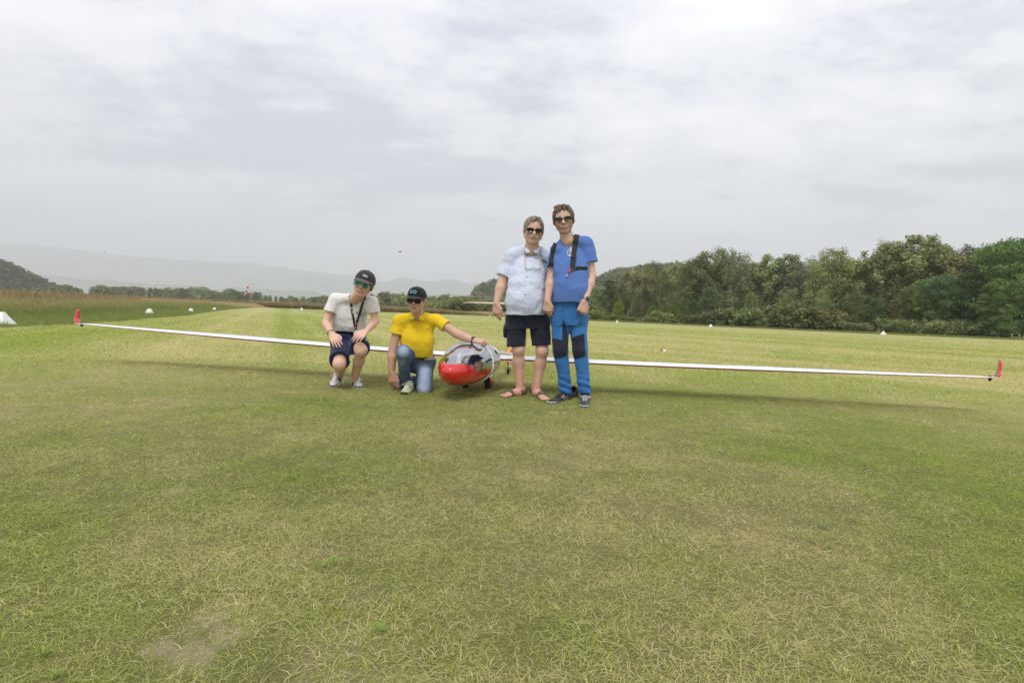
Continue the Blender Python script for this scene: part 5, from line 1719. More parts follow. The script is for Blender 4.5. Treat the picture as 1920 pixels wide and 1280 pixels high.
    for q, (xt, yt, xm, xb, yb) in ((0, (984.2, 458, 984.4, 984.8, 500)), (1, (1013.5, 458, 1012.2, 1011.5, 499.5))):
        c1 = [p for p in (sp(xt, 463), sp(xt, 472), sp(xt + (.2 if q else .1), 480)) if p is not None]
        if len(c1) > 1: tube_obj('cord', c1, .0028, CORD, rg_, 6, base)
        ts_ = [p for p in (sp(xm + (3.0 if q == 0 else -3.0), 480.5, .014), sp(xm, 484, .014), sp(xm, 492, .014), sp(xb, 497, .016)) if p is not None]
        if len(ts_) > 1: tube_obj('temple', ts_, .0034, OR, rg_, 6, base)
        tt_ = [p for p in (sp(xb, 497, .016), sp(xb, 501, .018)) if p is not None]
        if len(tt_) > 1: tube_obj('hinge', tt_, .0045, YL, rg_, 6, base)
    DK = simple('dark_thin_frame', (.03, .035, .05), .3)
    for (x0, x1) in ((985.5, 996.5), (999.5, 1011)):
        pts_ = [p for p in (sp(x0, 502.3, .02), sp(x1, 502.5, .02), sp(x1 - (.5 if x0 < 990 else 1.5), 505, .02), sp(x0 + 2.2, 505, .02)) if p is not None]
        if len(pts_) == 4: tube_obj('rim', pts_, .0024, DK, rg_, 6, base, closed=True)
    pb = [p for p in (sp(996.5, 503, .022), sp(998, 502.6, .022), sp(999.5, 503, .022)) if p is not None]
    if len(pb) == 3: tube_obj('bridge', pb, .0024, DK, rg_, 6, base)
    # sandals
    OL = cloth('olive_sandal_strap', (.10, .085, .055), .25, .8, .3); OS = simple('sandal_sole', (.075, .062, .045), .85, nscale=50, namp=.3)
    for hl, to_, an, tf in ((hl_l, to_l, an_l, -1), (hl_r, to_r, an_r, 1)):
        sn = empty('sandal', (0, 0, 0), parent=root)
        lo2 = np.minimum(np.minimum(hl, to_), an) - .08; hi2 = np.maximum(np.maximum(hl, to_), an) + .08
        FS = Field(lo2, hi2, .004); foot_solid(FS, hl + (0, 0, .018), to_ + (0, 0, .016), an + (0, 0, -.02), 1.05, toes=True, tflip=tf)
        d = nrm(to_ - hl); L = np.linalg.norm(to_ - hl)
        full = FS.F.copy()
        for nm, (u0, u1, sl_) in (('toe_strap', (.62, .74, .0)), ('ankle_strap', (.22, .40, -.55))):
            Q = FS.copy(); Q.F = full - .007
            nn = nrm(d + np.array([0, 0, sl_]))
            Q.plane(hl + d * L * u1 + (0, 0, .04), nn); Q.plane(hl + d * L * u0 + (0, 0, .04), -nn)
            Q.F = np.maximum(Q.F, -(full + .001)); Q.plane(hl + (0, 0, .012), (0, 0, -1))
            fmesh(nm, Q, OL, sn, None, base)
        Q = FS.copy(); Q.F = full - .007
        Q.plane(hl + d * .050, d); Q.plane(hl + (0, 0, .085), (0, 0, 1)); Q.F = np.maximum(Q.F, -(full + .001))
        fmesh('heel_cup', Q, OL, sn, None, base)
        B = Field(lo2, hi2, .004); z = np.array([0, 0, 1.0])
        B.add(cone(hl + d * .035 + z * .012, hl + d * L * .5 + z * .012, .040, .036, (z, .36)), .01)
        B.add(cone(hl + d * L * .5 + z * .012, hl + d * L * .74 + z * .012, .036, .050, (z, .30)), .01)
        B.add(cone(hl + d * L * .74 + z * .012, to_ - d * .03 + z * .014, .050, .040, (z, .34)), .01)
        B.plane(hl + (0, 0, .001), -z)
        fmesh('sole', B, OS, sn, None, base)
    return root, h

# ---------------------------------------------------------------- young man crouching
def man_crouching():
    Y = 5.72
    J = lambda px, py, dy=0.0: at(px, py, Y + dy)
    base = np.array([J(655, 700)[0], Y, 0.0])
    root = person('young man in a grey white T-shirt crouching with both hands on his thighs', base)
    h = Head(J(682.5, 529.5, -.27), (.06, -.99, -.06), (.30, -.14, .94), 1.06, 1.06)
    lo = np.array([J(598, 600)[0] - .06, Y - .58, -.02]); hi = np.array([J(718, 600)[0] + .06, Y + .38, 1.30])
    S = Field(lo, hi, HRES)
    h.build(S, jaw=.95, nose=.95)
    neck = J(667, 556, -.10)
    S.add(cone(h.P(0, -.01, -.07), neck, .055, .060), .02)
    sh_l, sh_r = J(628.5, 559, -.06), J(697, 564, -.10)
    el_l, wr_l = J(611, 602, -.10), J(622.5, 624, -.30)
    el_r, wr_r = J(704, 598, -.10), J(686.5, 618, -.28)
    limb(S, sh_l, el_l, wr_l, .040, .037, .025, .08); limb(S, sh_r, el_r, wr_r, .040, .036, .025, .08)
    hip_l, hip_r = J(640, 640, .14), J(668, 640, .14)
    kn_l, kn_r = J(636.5, 679, -.34), J(677, 653, -.27)
    an_l, an_r = J(636.5, 702, .08), J(664, 708, -.02)
    hand(S, wr_l, J(636, 649, -.42) - wr_l, (-.25, -.62, .75), 1, (8, 18, 12), 1.0, 7, (.1, .1))
    hand(S, wr_r, J(672, 629, -.36) - wr_r, (.30, -.55, .78), -1, (10, 20, 14), 1.0, 6, (.1, .1))
    for hp, kn, an in ((hip_l, kn_l, an_l), (hip_r, kn_r, an_r)):
        S.add(cone(hp, kn, .080, .058), .03)
        m_ = kn + (an - kn) * .36 + np.array([0, .02, 0])
        S.add(cone(kn, m_, .050, .052), .03); S.add(cone(m_, an, .052, .035), .03)
        S.add(ell(kn + (0, -.016, 0), (.040, .034, .042)), .04)
    # T-shirt
    G = Field(lo, hi, HRES)
    A_, B_ = J(653, 622, .10), J(662, 569, -.08)
    A_ = J(653, 626, .13); B_ = J(663, 557, -.05)
    G.add(stack(A_, B_, (1, 0, -.04), [(-.10, .0, .0, .170, .115), (.1, .0, .02, .178, .120), (.4, .0, .03, .178, .118), (.68, .0, .02, .170, .108), (.85, .0, .0, .14, .085), (.95, 0, 0, .09, .06)]), .03)
    G.add(cone(neck + (0, .02, -.006), sh_l, .058, .060), .03); G.add(cone(neck + (0, .02, -.006), sh_r, .058, .060), .03)
    for q in (sh_l, sh_r): G.add(cone(neck * .62 + J(653, 632, .13) * .38 + np.array([0, .03, 0]), q, .09, .058), .03)
    sleeve(G, sh_l, el_l, .55, .062, .075, .050); sleeve(G, sh_r, el_r, .62, .062, .075, .046, depth=.022)
    G.cut(ell(neck + np.array([.012, -.055, .030]), (.062, .068, .056)), .004)
    G.cut(cone(h.P(0, 0, -.05), neck + (0, -.01, .01), .054, .060), .004)
    G.plane(J(653, 620.5, -.02), (0, -.30, -1))
    G.cut(ell(J(653, 626, .02), (.145, .10, .05)), .003)
    G.disp(folds(4.5, .009, (1, 1, 1.5), 81), .035); G.disp(folds(10, .0048, (1, 1, 1.2), 83), .03)
    TS = cloth('heather_white_cotton', (0.72, 0.70, 0.71), .05, .9, .5, 15)
    # shorts
    T = Field(lo, hi, HRES)
    T.add(ell(J(654, 640, .13), (.185, .15, .115)), .02)
    sleeve(T, hip_l, kn_l, .86, .105, .100, .075, .04); sleeve(T, hip_r, kn_r, .80, .105, .100, .075, .04)
    T.add(stack(J(653, 634, .11), J(653, 616, .06), (1, 0, 0), [(0, 0, 0, .175, .13), (1, 0, 0, .165, .12)]), .03)
    T.disp(folds(5, .008, (1, 1.1, 1), 91), .03); T.disp(folds(12, .003, (1, 1, 1.3), 93), .03)
    T.cut(cone(J(661, 668, -.40), J(661, 668, .4), .030, .030), .02)
    T.F = np.maximum(T.F, -(G.F + .006))
    trunk(S, neck, J(653, 632, .13), sh_l, sh_r, hip_l, hip_r, .080, .045)
    so, SV, SF = fmesh('t_shirt', G, TS, root, None, base); surf = Surf(SV, SF)
    to, TV, TF = fmesh('shorts', T, cloth('navy_sport_shorts', (0.018, 0.026, 0.085), .2, .75, .5, 15), root, None, base); tsf = Surf(TV, TF)
    print_on(tsf, stroke([(683.5, 632.5), (686, 634), (688, 636.5)], 1.2), WHITEP, 'shorts_print', root, base)
    fmesh('body', S, SKIN1, root, {'tone': lambda V: h.tone(V, stubble=.42, brow=(.4, .33, .28), smile=.7, beardcol=(.55, .46, .40))}, base)
    # shoes
    up = cloth('grey_white_shoe_mesh', (.56, .56, .57), .2, .7); sol = simple('white_sole', (.62, .61, .57), .7, nscale=50, namp=.2)
    acc = simple('dark_shoe_trim', (.06, .065, .08), .6); lc = simple('white_lace', (.78, .78, .78), .8)
    g1h, g1t = ground(636, 709), ground(634, 722)
    shoe('shoe', np.array([an_l[0] - .005, an_l[1] + .03, .055]), np.array([g1t[0], an_l[1] - .24, .004]), an_l + (0, 0, .0), root, base, up, sol, lc, acc, stripes=3)
    d_ = nrm(ground(673, 727) - ground(657, 714)); 
    shoe('shoe', ground(674, 727.5) - d_ * .29, ground(674, 727.5), an_r, root, base, up, sol, lc, acc, stripes=3)
    # cap, hair, sunglasses
    CM = cloth('charcoal_cap_cloth', (.040, .038, .040), .2, .85, .2, 25); BM = cloth('charcoal_brim', (.085, .078, .080), .15, .8, .15, 25)
    c_, csf = cap(h, root, base, CM, BM)
    cx, cy = 0, 0
    def hp_(a, c): # bearing of a point on the cap front
        return h.P(a, .2, c)
    def on_cap(a, c, lift=.002):
        return csf.hit(h.P(a, .2, c), -h.f, lift)
    def cap_print(polys, mat, name):
        V = []; F = []
        for poly in polys:
            hs = [on_cap(*p) for p in poly]
            if any(x is None for x in hs): continue
            b = len(V); V += hs; F.append(tuple(range(b, b + len(hs))))
        if V: obj(name, raw_mesh(name, np.array(V) - base, F, mat, False), c_)
    cap_print([[(x0, z0), (x1, z0), (x1, z1), (x0, z1)] for x0, x1 in ((-.022, 0), (0, .022), (.022, .030)) for z0, z1 in ((.066, .080), (.080, .094))], simple('navy_patch', (.055, .07, .13), .7), 'patch')
    def lft(pl, l):  # tiny prints above the patch
        return pl
    V = []
    def cap_print2(polys, mat, name, lift):
        V = []; F = []
        for poly in polys:
            hs = [on_cap(p[0], p[1], lift) for p in poly]
            if any(x is None for x in hs): continue
            b = len(V); V += hs; F.append(tuple(range(b, b + len(hs))))
        if V: obj(name, raw_mesh(name, np.array(V) - base, F, mat, False), c_)
    cap_print2([[(-.010, .086), (.004, .089), (.018, .085), (.004, .084)], [(.001, .084), (.007, .084), (.005, .092), (.003, .092)]], simple('gold_thread', (.55, .38, .08), .5), 'patch_emblem', .004)
    cap_print2([[(-.016, .076), (.024, .073), (.022, .080), (-.014, .082)]], simple('pale_thread', (.65, .68, .72), .5), 'patch_emblem', .004)
    def low(Sx): Sx.plane(h.P(0, 0, .045), h.u)
    hair_mesh(h, root, base, hair_mat('hair_brown', (.07, .045, .028), (.16, .10, .06)), bulk=.006, sides=-.030, seed=27, cutf=low)
    sunglasses(h, root, base, simple('clear_grey_frame', (.45, .47, .52), .2), lens_mat('green_mirror_lens', (.02, .22, .12), .08, .75), 'round', .0255, .0225, .031, drop=.004)
    # lanyard
    ly = empty('lanyard', (0, 0, 0), parent=root)
    band_on(surf, [(662, 547), (658.5, 556), (658.5, 566), (660, 580), (662.5, 592), (664.5, 604), (666, 613)], .020, .003, BLACKW, 'strap', ly, base, n=30, lift=.006)
    band_on(surf, [(686, 549), (684.5, 556), (681, 566), (676, 580), (671, 594), (667.5, 606), (666, 614)], .021, .003, BLACKW, 'strap', ly, base, n=30, lift=.009)
    def lprint(pts_, w, mat, l=.015):
        q = [on_surf(surf, *p, l) for p in pts_]
        q = [x for x in q if x is not None]
        if len(q) > 1: tube_obj('strap_print', q, w, mat, ly, 5, base)
    for a, b in (((660.3, 573.5), (660.9, 576.5)), ((661.7, 581), (662.3, 584)), ((683.8, 560.5), (684.3, 562.5)), ((667.5, 602), (667.2, 604.5)), ((665.8, 610), (665.5, 612))): lprint((a, b), .004, WHITEP)
    for a, b in (((661.0, 577), (661.6, 580)), ((682.3, 562), (681.8, 563.5)), ((666.6, 605.5), (666.2, 607.5))): lprint((a, b), .005, REDW)
    p = on_surf(surf, 666, 615, .02)
    if p is None: p = J(666, 615, -.15)
    tube_obj('clip', [p, p + (0, 0, -.018), p + (.009, 0, -.026), p + (.006, 0, -.038), p + (-.006, 0, -.036), p + (-.005, 0, -.024)], .003, MET, ly, 6, base)
    # shirt print hidden partly by the lanyard
    print_on(surf, stroke([(667, 581.5), (671, 583.8), (675, 585.5), (680, 588)], .9) + stroke([(667.5, 584), (670, 585.5)], .7) + stroke([(676, 590), (680.5, 590.5)], .6), simple('black_print', (.03, .03, .035), .7), 'shirt_print', root, base)
    # bracelets
    d = nrm(wr_l - el_l); u_ = nrm(np.cross(d, (0, 1, 0))); v_ = np.cross(d, u_)
    for off, r_, th, mt in ((-.012, .031, .0048, simple('white_bracelet', (.8, .8, .78), .5)), (-.034, .033, .0042, simple('brown_beads', (.10, .06, .04), .6, nscale=200, namp=.8))):
        c0 = wr_l + d * off
        tube_obj('bracelet', [c0 + r_ * (math.cos(t) * u_ + math.sin(t) * v_) for t in np.linspace(0, 6.283, 18, endpoint=False)], th, mt, root, 6, base, closed=True)
    return root, h

# ---------------------------------------------------------------- man in yellow kneeling
def man_kneeling():
    Y = 5.52
    J = lambda px, py, dy=0.0: at(px, py, Y + dy)
    base = np.array([J(778, 700)[0], Y, 0.0])
    root = person('kneeling man in yellow polo shirt and faded jeans, one hand on the glider canopy', base)
    h = Head(J(781.5, 559.5, -.02), (-.11, -.98, -.10), (.02, -.10, .99), 1.02, 1.06)
    lo = np.array([J(722, 700)[0] - .05, Y - .42, -.02]); hi = np.array([J(922, 640)[0] + .08, Y + .62, 1.14])
    S = Field(lo, hi, HRES)
    h.build(S, jaw=1.05, nose=1.05)
    neck = J(784, 589, .06)
    S.add(cone(h.P(0, -.01, -.07), neck, .053, .058), .02)
    sh_l, sh_r = J(748.5, 599, .06), J(818, 597, .08)
    el_l, wr_l = J(736, 655, .05), J(734.5, 694, -.02)
    el_r, wr_r = J(856, 622.5, .03), J(889, 635.5, -.04)
    limb(S, sh_l, el_l, wr_l, .044, .041, .029, .05); limb(S, sh_r, el_r, wr_r, .044, .040, .0275, .08)
    hand(S, wr_l, J(736.5, 716, -.04) - wr_l, (-.45, -.85, .1), 1, ((18, 22, 18), (22, 24, 18), (26, 28, 20), (30, 30, 20)), 1.08, 3, (.5, .5))
    hand(S, wr_r, J(912, 637.5, -.06) - wr_r, (.05, -.45, .9), 1, ((25, 70, 40), (35, 75, 40), (40, 75, 40), (45, 75, 40)), 1.0, 2, (.3, .3))
    # polo
    G = Field(lo, hi, HRES)
    A_, B_ = J(783, 672, .20), J(784, 594, .08)
    G.add(stack(A_, B_, (1, 0, .0), [(-.08, .0, .0, .150, .115), (.05, .0, .015, .160, .125), (.3, .0, .025, .170, .130), (.6, .0, .02, .180, .120), (.82, .0, .0, .150, .092), (.95, 0, 0, .09, .06)]), .03)
    G.add(cone(neck + (0, .02, -.006), sh_l, .058, .060), .03); G.add(cone(neck + (0, .02, -.006), sh_r, .058, .060), .03)
    for q in (sh_l, sh_r): G.add(cone(neck * .62 + J(784, 668, .26) * .38 + np.array([0, .03, 0]), q, .09, .056), .03)
    sleeve(G, sh_l, el_l, .42, .060, .070, .050); sleeve(G, sh_r, el_r, .48, .060, .070, .046, depth=.025)
    G.cut(cone(h.P(0, 0, -.05), neck + (0, -.02, .012), .056, .061), .004)
    G.cut(cone(neck + (0, -.09, .05), neck + (.002, -.10, -.055), .040, .005), .004)
    G.plane(J(783, 669, .10), (.04, -.2, -1))
    G.disp(folds(4.5, .009, (.9, .9, 1.7), 101), .035); G.disp(folds(10, .0046, (1, 1, 1.3), 103), .03)
    YM = cloth('yellow_pique', (0.78, 0.535, 0.018), .07, .85, .42, 15)
    # jeans
    T = Field(lo, hi, HRES)
    hip_l, hip_r = J(770, 672, .28), J(797, 675, .28)
    kn_l, kn_r = J(757.5, 657, -.20), J(796.5, 723, .02)
    an_l, an_r = J(758.5, 711, .06), at(772, 704, Y + .42)
    an_r = np.array([J(775, 700, .40)[0], Y + .40, .07])
    T.add(ell(J(785, 676, .27), (.170, .14, .12)), .02)
    T.add(cone(hip_l, kn_l, .092, .068), .04); T.add(cone(hip_r, kn_r, .095, .078), .04)
    T.add(cone(kn_l, an_l + (0, 0, .0), .066, .060), .03); T.add(cone(kn_r + (0, .02, .01), an_r, .072, .055), .03)
    T.add(stack(J(784, 678, .24), J(784, 662, .20), (1, 0, 0), [(0, 0, 0, .155, .125), (1, 0, 0, .145, .115)]), .03)
    T.add(ell(kn_r + (0, -.02, -.01), (.072, .065, .066)), .02)
    T.disp(folds(5, .008, (1, 1, 1.2), 111), .03); T.disp(folds(12, .0035, (1, 1, 1.5), 113), .03)
    T.plane(an_l + (0, 0, -.035), (0, -.1, -1), lo=an_l - .12, hi=an_l + .12)
    T.plane((0, 0, .004), (0, 0, -1))
    T.F = np.maximum(T.F, -(G.F + .006))
    trunk(S, neck, J(784, 668, .26), sh_l, sh_r, hip_l, hip_r, .11)
    for hp, kn, an in ((hip_l, kn_l, an_l), (hip_r, kn_r + (0, .02, .02), an_r)): S.add(cone(hp, kn, .07, .048), .03); S.add(cone(kn, an, .046, .034), .03)
    so, SV, SF = fmesh('polo_shirt', G, YM, root, None, base); surf = Surf(SV, SF)
    # denim with washed-out fronts of thigh and knee
    m = NT('faded_denim')
    wash = m.attr('wash').outputs['Fac']
    n1_ = m.noise(60, 5, .7); n2_ = m.noise(350, 3, .6, sc3=(1, 1, .25))
    wv = m.math('ADD', m.math('MULTIPLY', m.math('SUBTRACT', n1_, .5), .35), wash, True)
    c = m.mix(wv, (0.030, 0.065, 0.165), (0.46, 0.56, 0.72))
    c = m.mix(m.math('MULTIPLY', n2_, .25), c, (.02, .03, .06))
    m.bsdf(c, .85, spec=.2, normal=m.bump(m.math('ADD', m.noise(18, 5, .6, 1.0, sc3=(1, 1, .5)), m.math('MULTIPLY', n2_, .1)), .5, .03))
    th_d = kn_r - hip_r
    def wash_f(V):
        w = np.zeros(len(V))
        for a, b, r_, amp in ((hip_r + (.01, -.10, .0), kn_r + (.005, -.07, -.03), .058, 1.0), (kn_l + (.005, -.06, .025), kn_l + (.0, -.05, .0), .050, .70), (kn_l + (.0, -.06, -.05), an_l + (0, -.06, .12), .035, .32)):
            ab = b - a; t = np.clip(((V - a) @ ab) / (ab @ ab), 0, 1)
            d = np.linalg.norm(V - a - t[:, None] * ab, axis=1)
            w = np.maximum(w, amp * np.exp(-(d / r_) ** 2.4))
        w += .12 * (fbm(V * 14, 3, 5) - .3)
        return np.clip(w + .13, 0, 1)
    to, TV, TF = fmesh('jeans', T, m.m, root, {'wash': wash_f}, base)
    fmesh('body', S, SKIN2, root, {'tone': lambda V: h.tone(V, stubble=.15, brow=(.5, .42, .36), smile=.1, lips=(.88, .62, .60), beardcol=(.75, .7, .68)) * (1 - (1 - np.array([.80, .70, .66])) * (sstep(.55, .15, V[:, 2]) * (V[:, 0] < J(746, 690)[0]))[:, None])}, base)
    # collar
    cl = empty('collar', (0, 0, 0), parent=root)
    for q in (-1, 1):
        V = []; F = []; n = 12
        for i in range(n + 1):
            t = i / n; a = math.radians(q * (175 - 158 * t)); dx, dy = math.sin(a), -math.cos(a); fr_ = t ** 2
            tipw = math.exp(-((t - .84) / .16) ** 2); p_in = neck + np.array([dx * .060, dy * .068, .042 - .058 * t ** 3]); p_out = neck + np.array([dx * (.076 + .014 * tipw), dy * (.080 + .024 * t), .006 - .018 * fr_ - .042 * tipw])
            V += [p_in, (p_in + p_out) / 2 + np.array([dx, dy, 0]) * .004 + np.array([0, 0, .004]), p_out]
        for i in range(n):
            for k in (0, 1): b = i * 3 + k; F.append((b, b + 1, b + 4, b + 3))
        o_ = obj('collar_leaf', raw_mesh('collar_leaf', np.array(V) - base, F, YM), cl)
        md = o_.modifiers.new('thick', 'SOLIDIFY'); md.thickness = .004
    band_on(surf, [(785, 601), (784.8, 610), (784.6, 619)], .026, .0025, YM, 'button_placket', root, base, n=16, lift=.002)
    for y in (607.5, 613.5):
        p = on_surf(surf, 785, y, .007)
        if p is not None: tube_obj('button', [p + (0, .002, 0), p + (0, -.002, 0)], .0055, simple('yellow_button', (.85, .65, .15), .4), root, 10, base)
    print_on(surf, stroke([(800.5, 614), (802, 613.2)], .8) + stroke([(802.5, 614.3), (803.8, 613.6)], .8), simple('small_dark_logo', (.05, .06, .03), .6), 'shirt_emblem', root, base)
    # belt bag / clip at the hip
    pch = J(811, 670.5, .10)
    B = Field(pch - .12, pch + .12, .004); B.add(cone(J(797, 671, .08), J(812, 670, .09), .016, .020, ((0, 1, 0), .7)), .01); B.add(cone(J(812, 670, .09), J(816, 670.5, .09), .019, .013), .008)
    fmesh('belt_pouch', B, simple('grey_belt_pouch', (.20, .175, .155), .6), root, None, base)
    # shoes
    lime = cloth('pale_lime_shoe', (.46, .50, .27), .2, .7); rub = simple('black_rubber_toe', (.02, .02, .022), .8); lc = simple('pale_grey_lace', (.6, .6, .57), .8)
    tt = ground(757, 740)
    shoe('shoe', tt + (0.01, .29, 0), tt, an_l + (0, 0, -.02), root, base, lime, rub, lc, None)
    S2 = Field(tt - .08, tt + .08, .0035); S2.add(ell(tt + (0, .028, .022), (.036, .030, .024)), .005); S2.plane(tt + (0, 0, .001), (0, 0, -1))
    fmesh('toe_cap', S2, rub, root, None, base)
    gl = cloth('grey_shoe_mesh', (.20, .20, .23), .2, .7)
    # rear foot, toes on the ground, seen to the left of the front foot
    r_h = J(737.5, 716, .30); r_t = J(756, 727, .18)
    shoe('shoe', np.array([J(743, 707, .30)[0] - .06, Y + .33, .07]), np.array([J(755, 724, .2)[0], Y + .14, .012]), an_r, root, base, gl, rub, simple('dark_lace', (.05, .05, .06), .8), None)
    CM = cloth('black_cap_cloth', (.014, .014, .016), .25, .85, .2, 25)
    c_, csf = cap(h, root, base, CM, CM)
    # lettering EQ on the cap
    CY = simple('cyan_embroidery', (.22, .62, .72), .5, nscale=300, namp=.2)
    def on_cap(a, c, lift=.003): return csf.hit(h.P(a, .2, c), -h.f, lift)
    def letter(pts_, w=.0052):
        q = [on_cap(*p) for p in pts_]; q = [x for x in q if x is not None]
        if len(q) > 1: tube_obj('cap_lettering', q, w * .5, CY, c_, 6, base)
    E = [(-.002 - .011 + .013 * 0 + .0, 0)]
    ecx, qcx, zc_ = -.024, .004, .082
    letter([(ecx + .013 * math.cos(t) * 1.05, zc_ + .0115 * math.sin(t)) for t in np.linspace(math.pi * .42, math.pi * 1.58, 12)])
    letter([(ecx - .002, zc_ + .0115), (ecx + .011, zc_ + .0115)]); letter([(ecx - .009, zc_), (ecx + .008, zc_)]); letter([(ecx - .002, zc_ - .0115), (ecx + .010, zc_ - .0115)])
    letter([(qcx + .0130 * math.cos(t), zc_ + .0118 * math.sin(t)) for t in np.linspace(-.5, 2 * math.pi - .95, 18)], .0058)
    letter([(qcx + .002, zc_ - .003), (qcx + .013, zc_ - .0135)], .0055)
    def low(Sx): Sx.plane(h.P(0, 0, .045), h.u)
    hair_mesh(h, root, base, hair_mat('hair_grey', (.16, .15, .14), (.4, .38, .36)), bulk=-.001, sides=-.005, seed=37, cutf=low)
    sunglasses(h, root, base, simple('black_glossy_frame', (.010, .010, .011), .15), lens_mat('dark_lens', (.012, .010, .010)), 'wayf', .0295, .0205, .0335)
    # wrist watch
    d = nrm(wr_r - el_r); wp = wr_r - d * .012; u_ = nrm(np.cross(d, (0, 1, 0))); v_ = np.cross(d, u_)
    wt_ = empty('watch', (0, 0, 0), parent=root)
    tube_obj('strap', [wp + .032 * (math.cos(t) * u_ + math.sin(t) * v_) for t in np.linspace(0, 2 * math.pi, 20, endpoint=False)], .010, BLACKP, wt_, 6, base, closed=True, flat=(tuple(d), .3))
    cdir = nrm(np.array([0, -.8, .6]) - d * (np.array([0, -.8, .6]) @ d))
    tube_obj('watch_case', [wp + cdir * .028, wp + cdir * .040], .017, MET, wt_, 4, base)
    tube_obj('watch_face', [wp + cdir * .0402, wp + cdir * .042], .014, lens_mat('watch_glass2', (.01, .01, .012)), wt_, 4, base)
    return root, h
for fn in (man_crouching, man_kneeling, man_white, man_blue):
    fn(); print(fn.__name__, round(time.time() - T0, 1))
# ================================================================== GLIDER
# two-seat sailplane model; own axes: +x backwards along the fuselage, +y to the picture's right, z up
GP = np.array([-.316, 6.087, 0.0])            # wing root on the ground plan
PHI = math.radians(11.3)                     # fuselage heading
GAX = np.array([math.sin(PHI), math.cos(PHI), 0.0])      # backwards
GSD = np.array([math.cos(PHI), -math.sin(PHI), 0.0])     # picture's right
glider = empty('glider', GP + np.array([0, 0, -.006]), 0)
tag(glider, 'large white model glider with red nose and long wings on the mown grass', 'glider')
def gl(x, y, z): return np.array(GAX * x + GSD * y + np.array([0, 0, z]))   # local to the empty (not rotated)
def paint(name, col, rough=.18, coat=.8):
    m = NT(name)
    n = m.noise(6, 4, .6)
    c = m.mix(m.math('MULTIPLY', n, .12), col, tuple(x * .7 for x in col))
    m.bsdf(c, rough, spec=.5, coat=coat, normal=m.bump(m.noise(3, 2, .5), .02, .01))
    return m.m
P_WH = paint('white_gelcoat', (.80, .80, .80)); P_RD = paint('red_gelcoat', (.62, .012, .012)); P_OR = paint('orange_gelcoat', (.80, .25, .02))
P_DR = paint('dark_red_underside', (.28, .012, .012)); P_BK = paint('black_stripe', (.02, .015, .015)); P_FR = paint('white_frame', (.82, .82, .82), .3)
# canopy acrylic
m = NT('canopy_acrylic')
lw = m.n('ShaderNodeFresnel'); lw.inputs['IOR'].default_value = 1.75
gg = m.n('ShaderNodeBsdfGlossy'); gg.inputs['Roughness'].default_value = .07; gg.inputs['Color'].default_value = (.95, .97, 1, 1)
tt_ = m.n('ShaderNodeBsdfTransparent'); tt_.inputs[0].default_value = (.86, .88, .90, 1)
mx = m.n('ShaderNodeMixShader'); m.l(m.math('ADD', m.math('MULTIPLY', lw.outputs[0], .9), .32, True), mx.inputs[0]); m.l(tt_.outputs[0], mx.inputs[1]); m.l(gg.outputs[0], mx.inputs[2]); m.l(mx.outputs[0], m.out.inputs[0])
P_GL = m.m
# fuselage sections: x, centre z, half width, half height above, below
XN = -1.18
SEC = np.array([
 (XN,        .268, .004, .004, .004), (XN + .015, .268, .046, .038, .044), (XN + .05, .268, .090, .070, .082), (XN + .12, .272, .132, .110, .122),
 (XN + .22,  .280, .166, .148, .152), (XN + .36, .288, .200, .180, .176), (XN + .52, .294, .230, .200, .188), (XN + .70, .298, .245, .207, .190),
 (XN + .86,  .302, .252, .200, .184), (XN + 1.00, .306, .248, .180, .168), (XN + 1.16, .310, .214, .148, .142), (XN + 1.34, .312, .158, .114, .114),
 (XN + 1.60, .306, .096, .084, .086), (XN + 1.9, .290, .070, .066, .068), (XN + 2.5, .240, .054, .054, .054), (XN + 3.2, .225, .042, .046, .046),
 (XN + 3.8,  .220, .030, .036, .036), (XN + 3.98, .220, .010, .014, .014)])
def sec(x): return [np.interp(x, SEC[:, 0], SEC[:, i]) for i in (1, 2, 3, 4)]
def fus(x, th, off=0.0):
    """th: angle from the top, + towards the picture's right"""
    z0, w, hu, hd = sec(x)
    c, s_ = math.cos(th), math.sin(th); p = 2.15
    r = (abs(c) ** p + abs(s_) ** p) ** (-1 / p)
    h_ = hu if c > 0 else hd
    return gl(x, (w + off) * s_ * r, z0 + (h_ + off) * c * r)
# smooth the section table
_xs = np.linspace(XN, XN + 3.98, 300)
_q = np.stack([np.interp(_xs, SEC[:, 0], SEC[:, i]) for i in range(1, 5)], 1)
for _ in range(14): _q[3:-1] = .25 * _q[2:-2] + .5 * _q[3:-1] + .25 * np.roll(_q, -1, 0)[3:-1]
SEC = np.concatenate([_xs[:, None], _q], 1)
X_RING = XN + .67; X_REAR0 = X_RING + .025; X_REAR1 = XN + 1.16
def sill(x):
    """half angle of the canopy opening at station x (0 = closed)"""
    if XN + .052 < x <= X_RING:
        t = (x - (XN + .052)) / .27
        return math.radians(101) * min(1, max(0, t)) ** .50 * (1.0 if x < XN + .322 else 1 - .05 * (x - XN - .322) / .42)
    if X_REAR0 <= x < X_REAR1:
        t = (x - X_REAR0) / (X_REAR1 - X_REAR0)
        return math.radians(74) * (1 - t ** 3.2) ** .8
    return 0.0
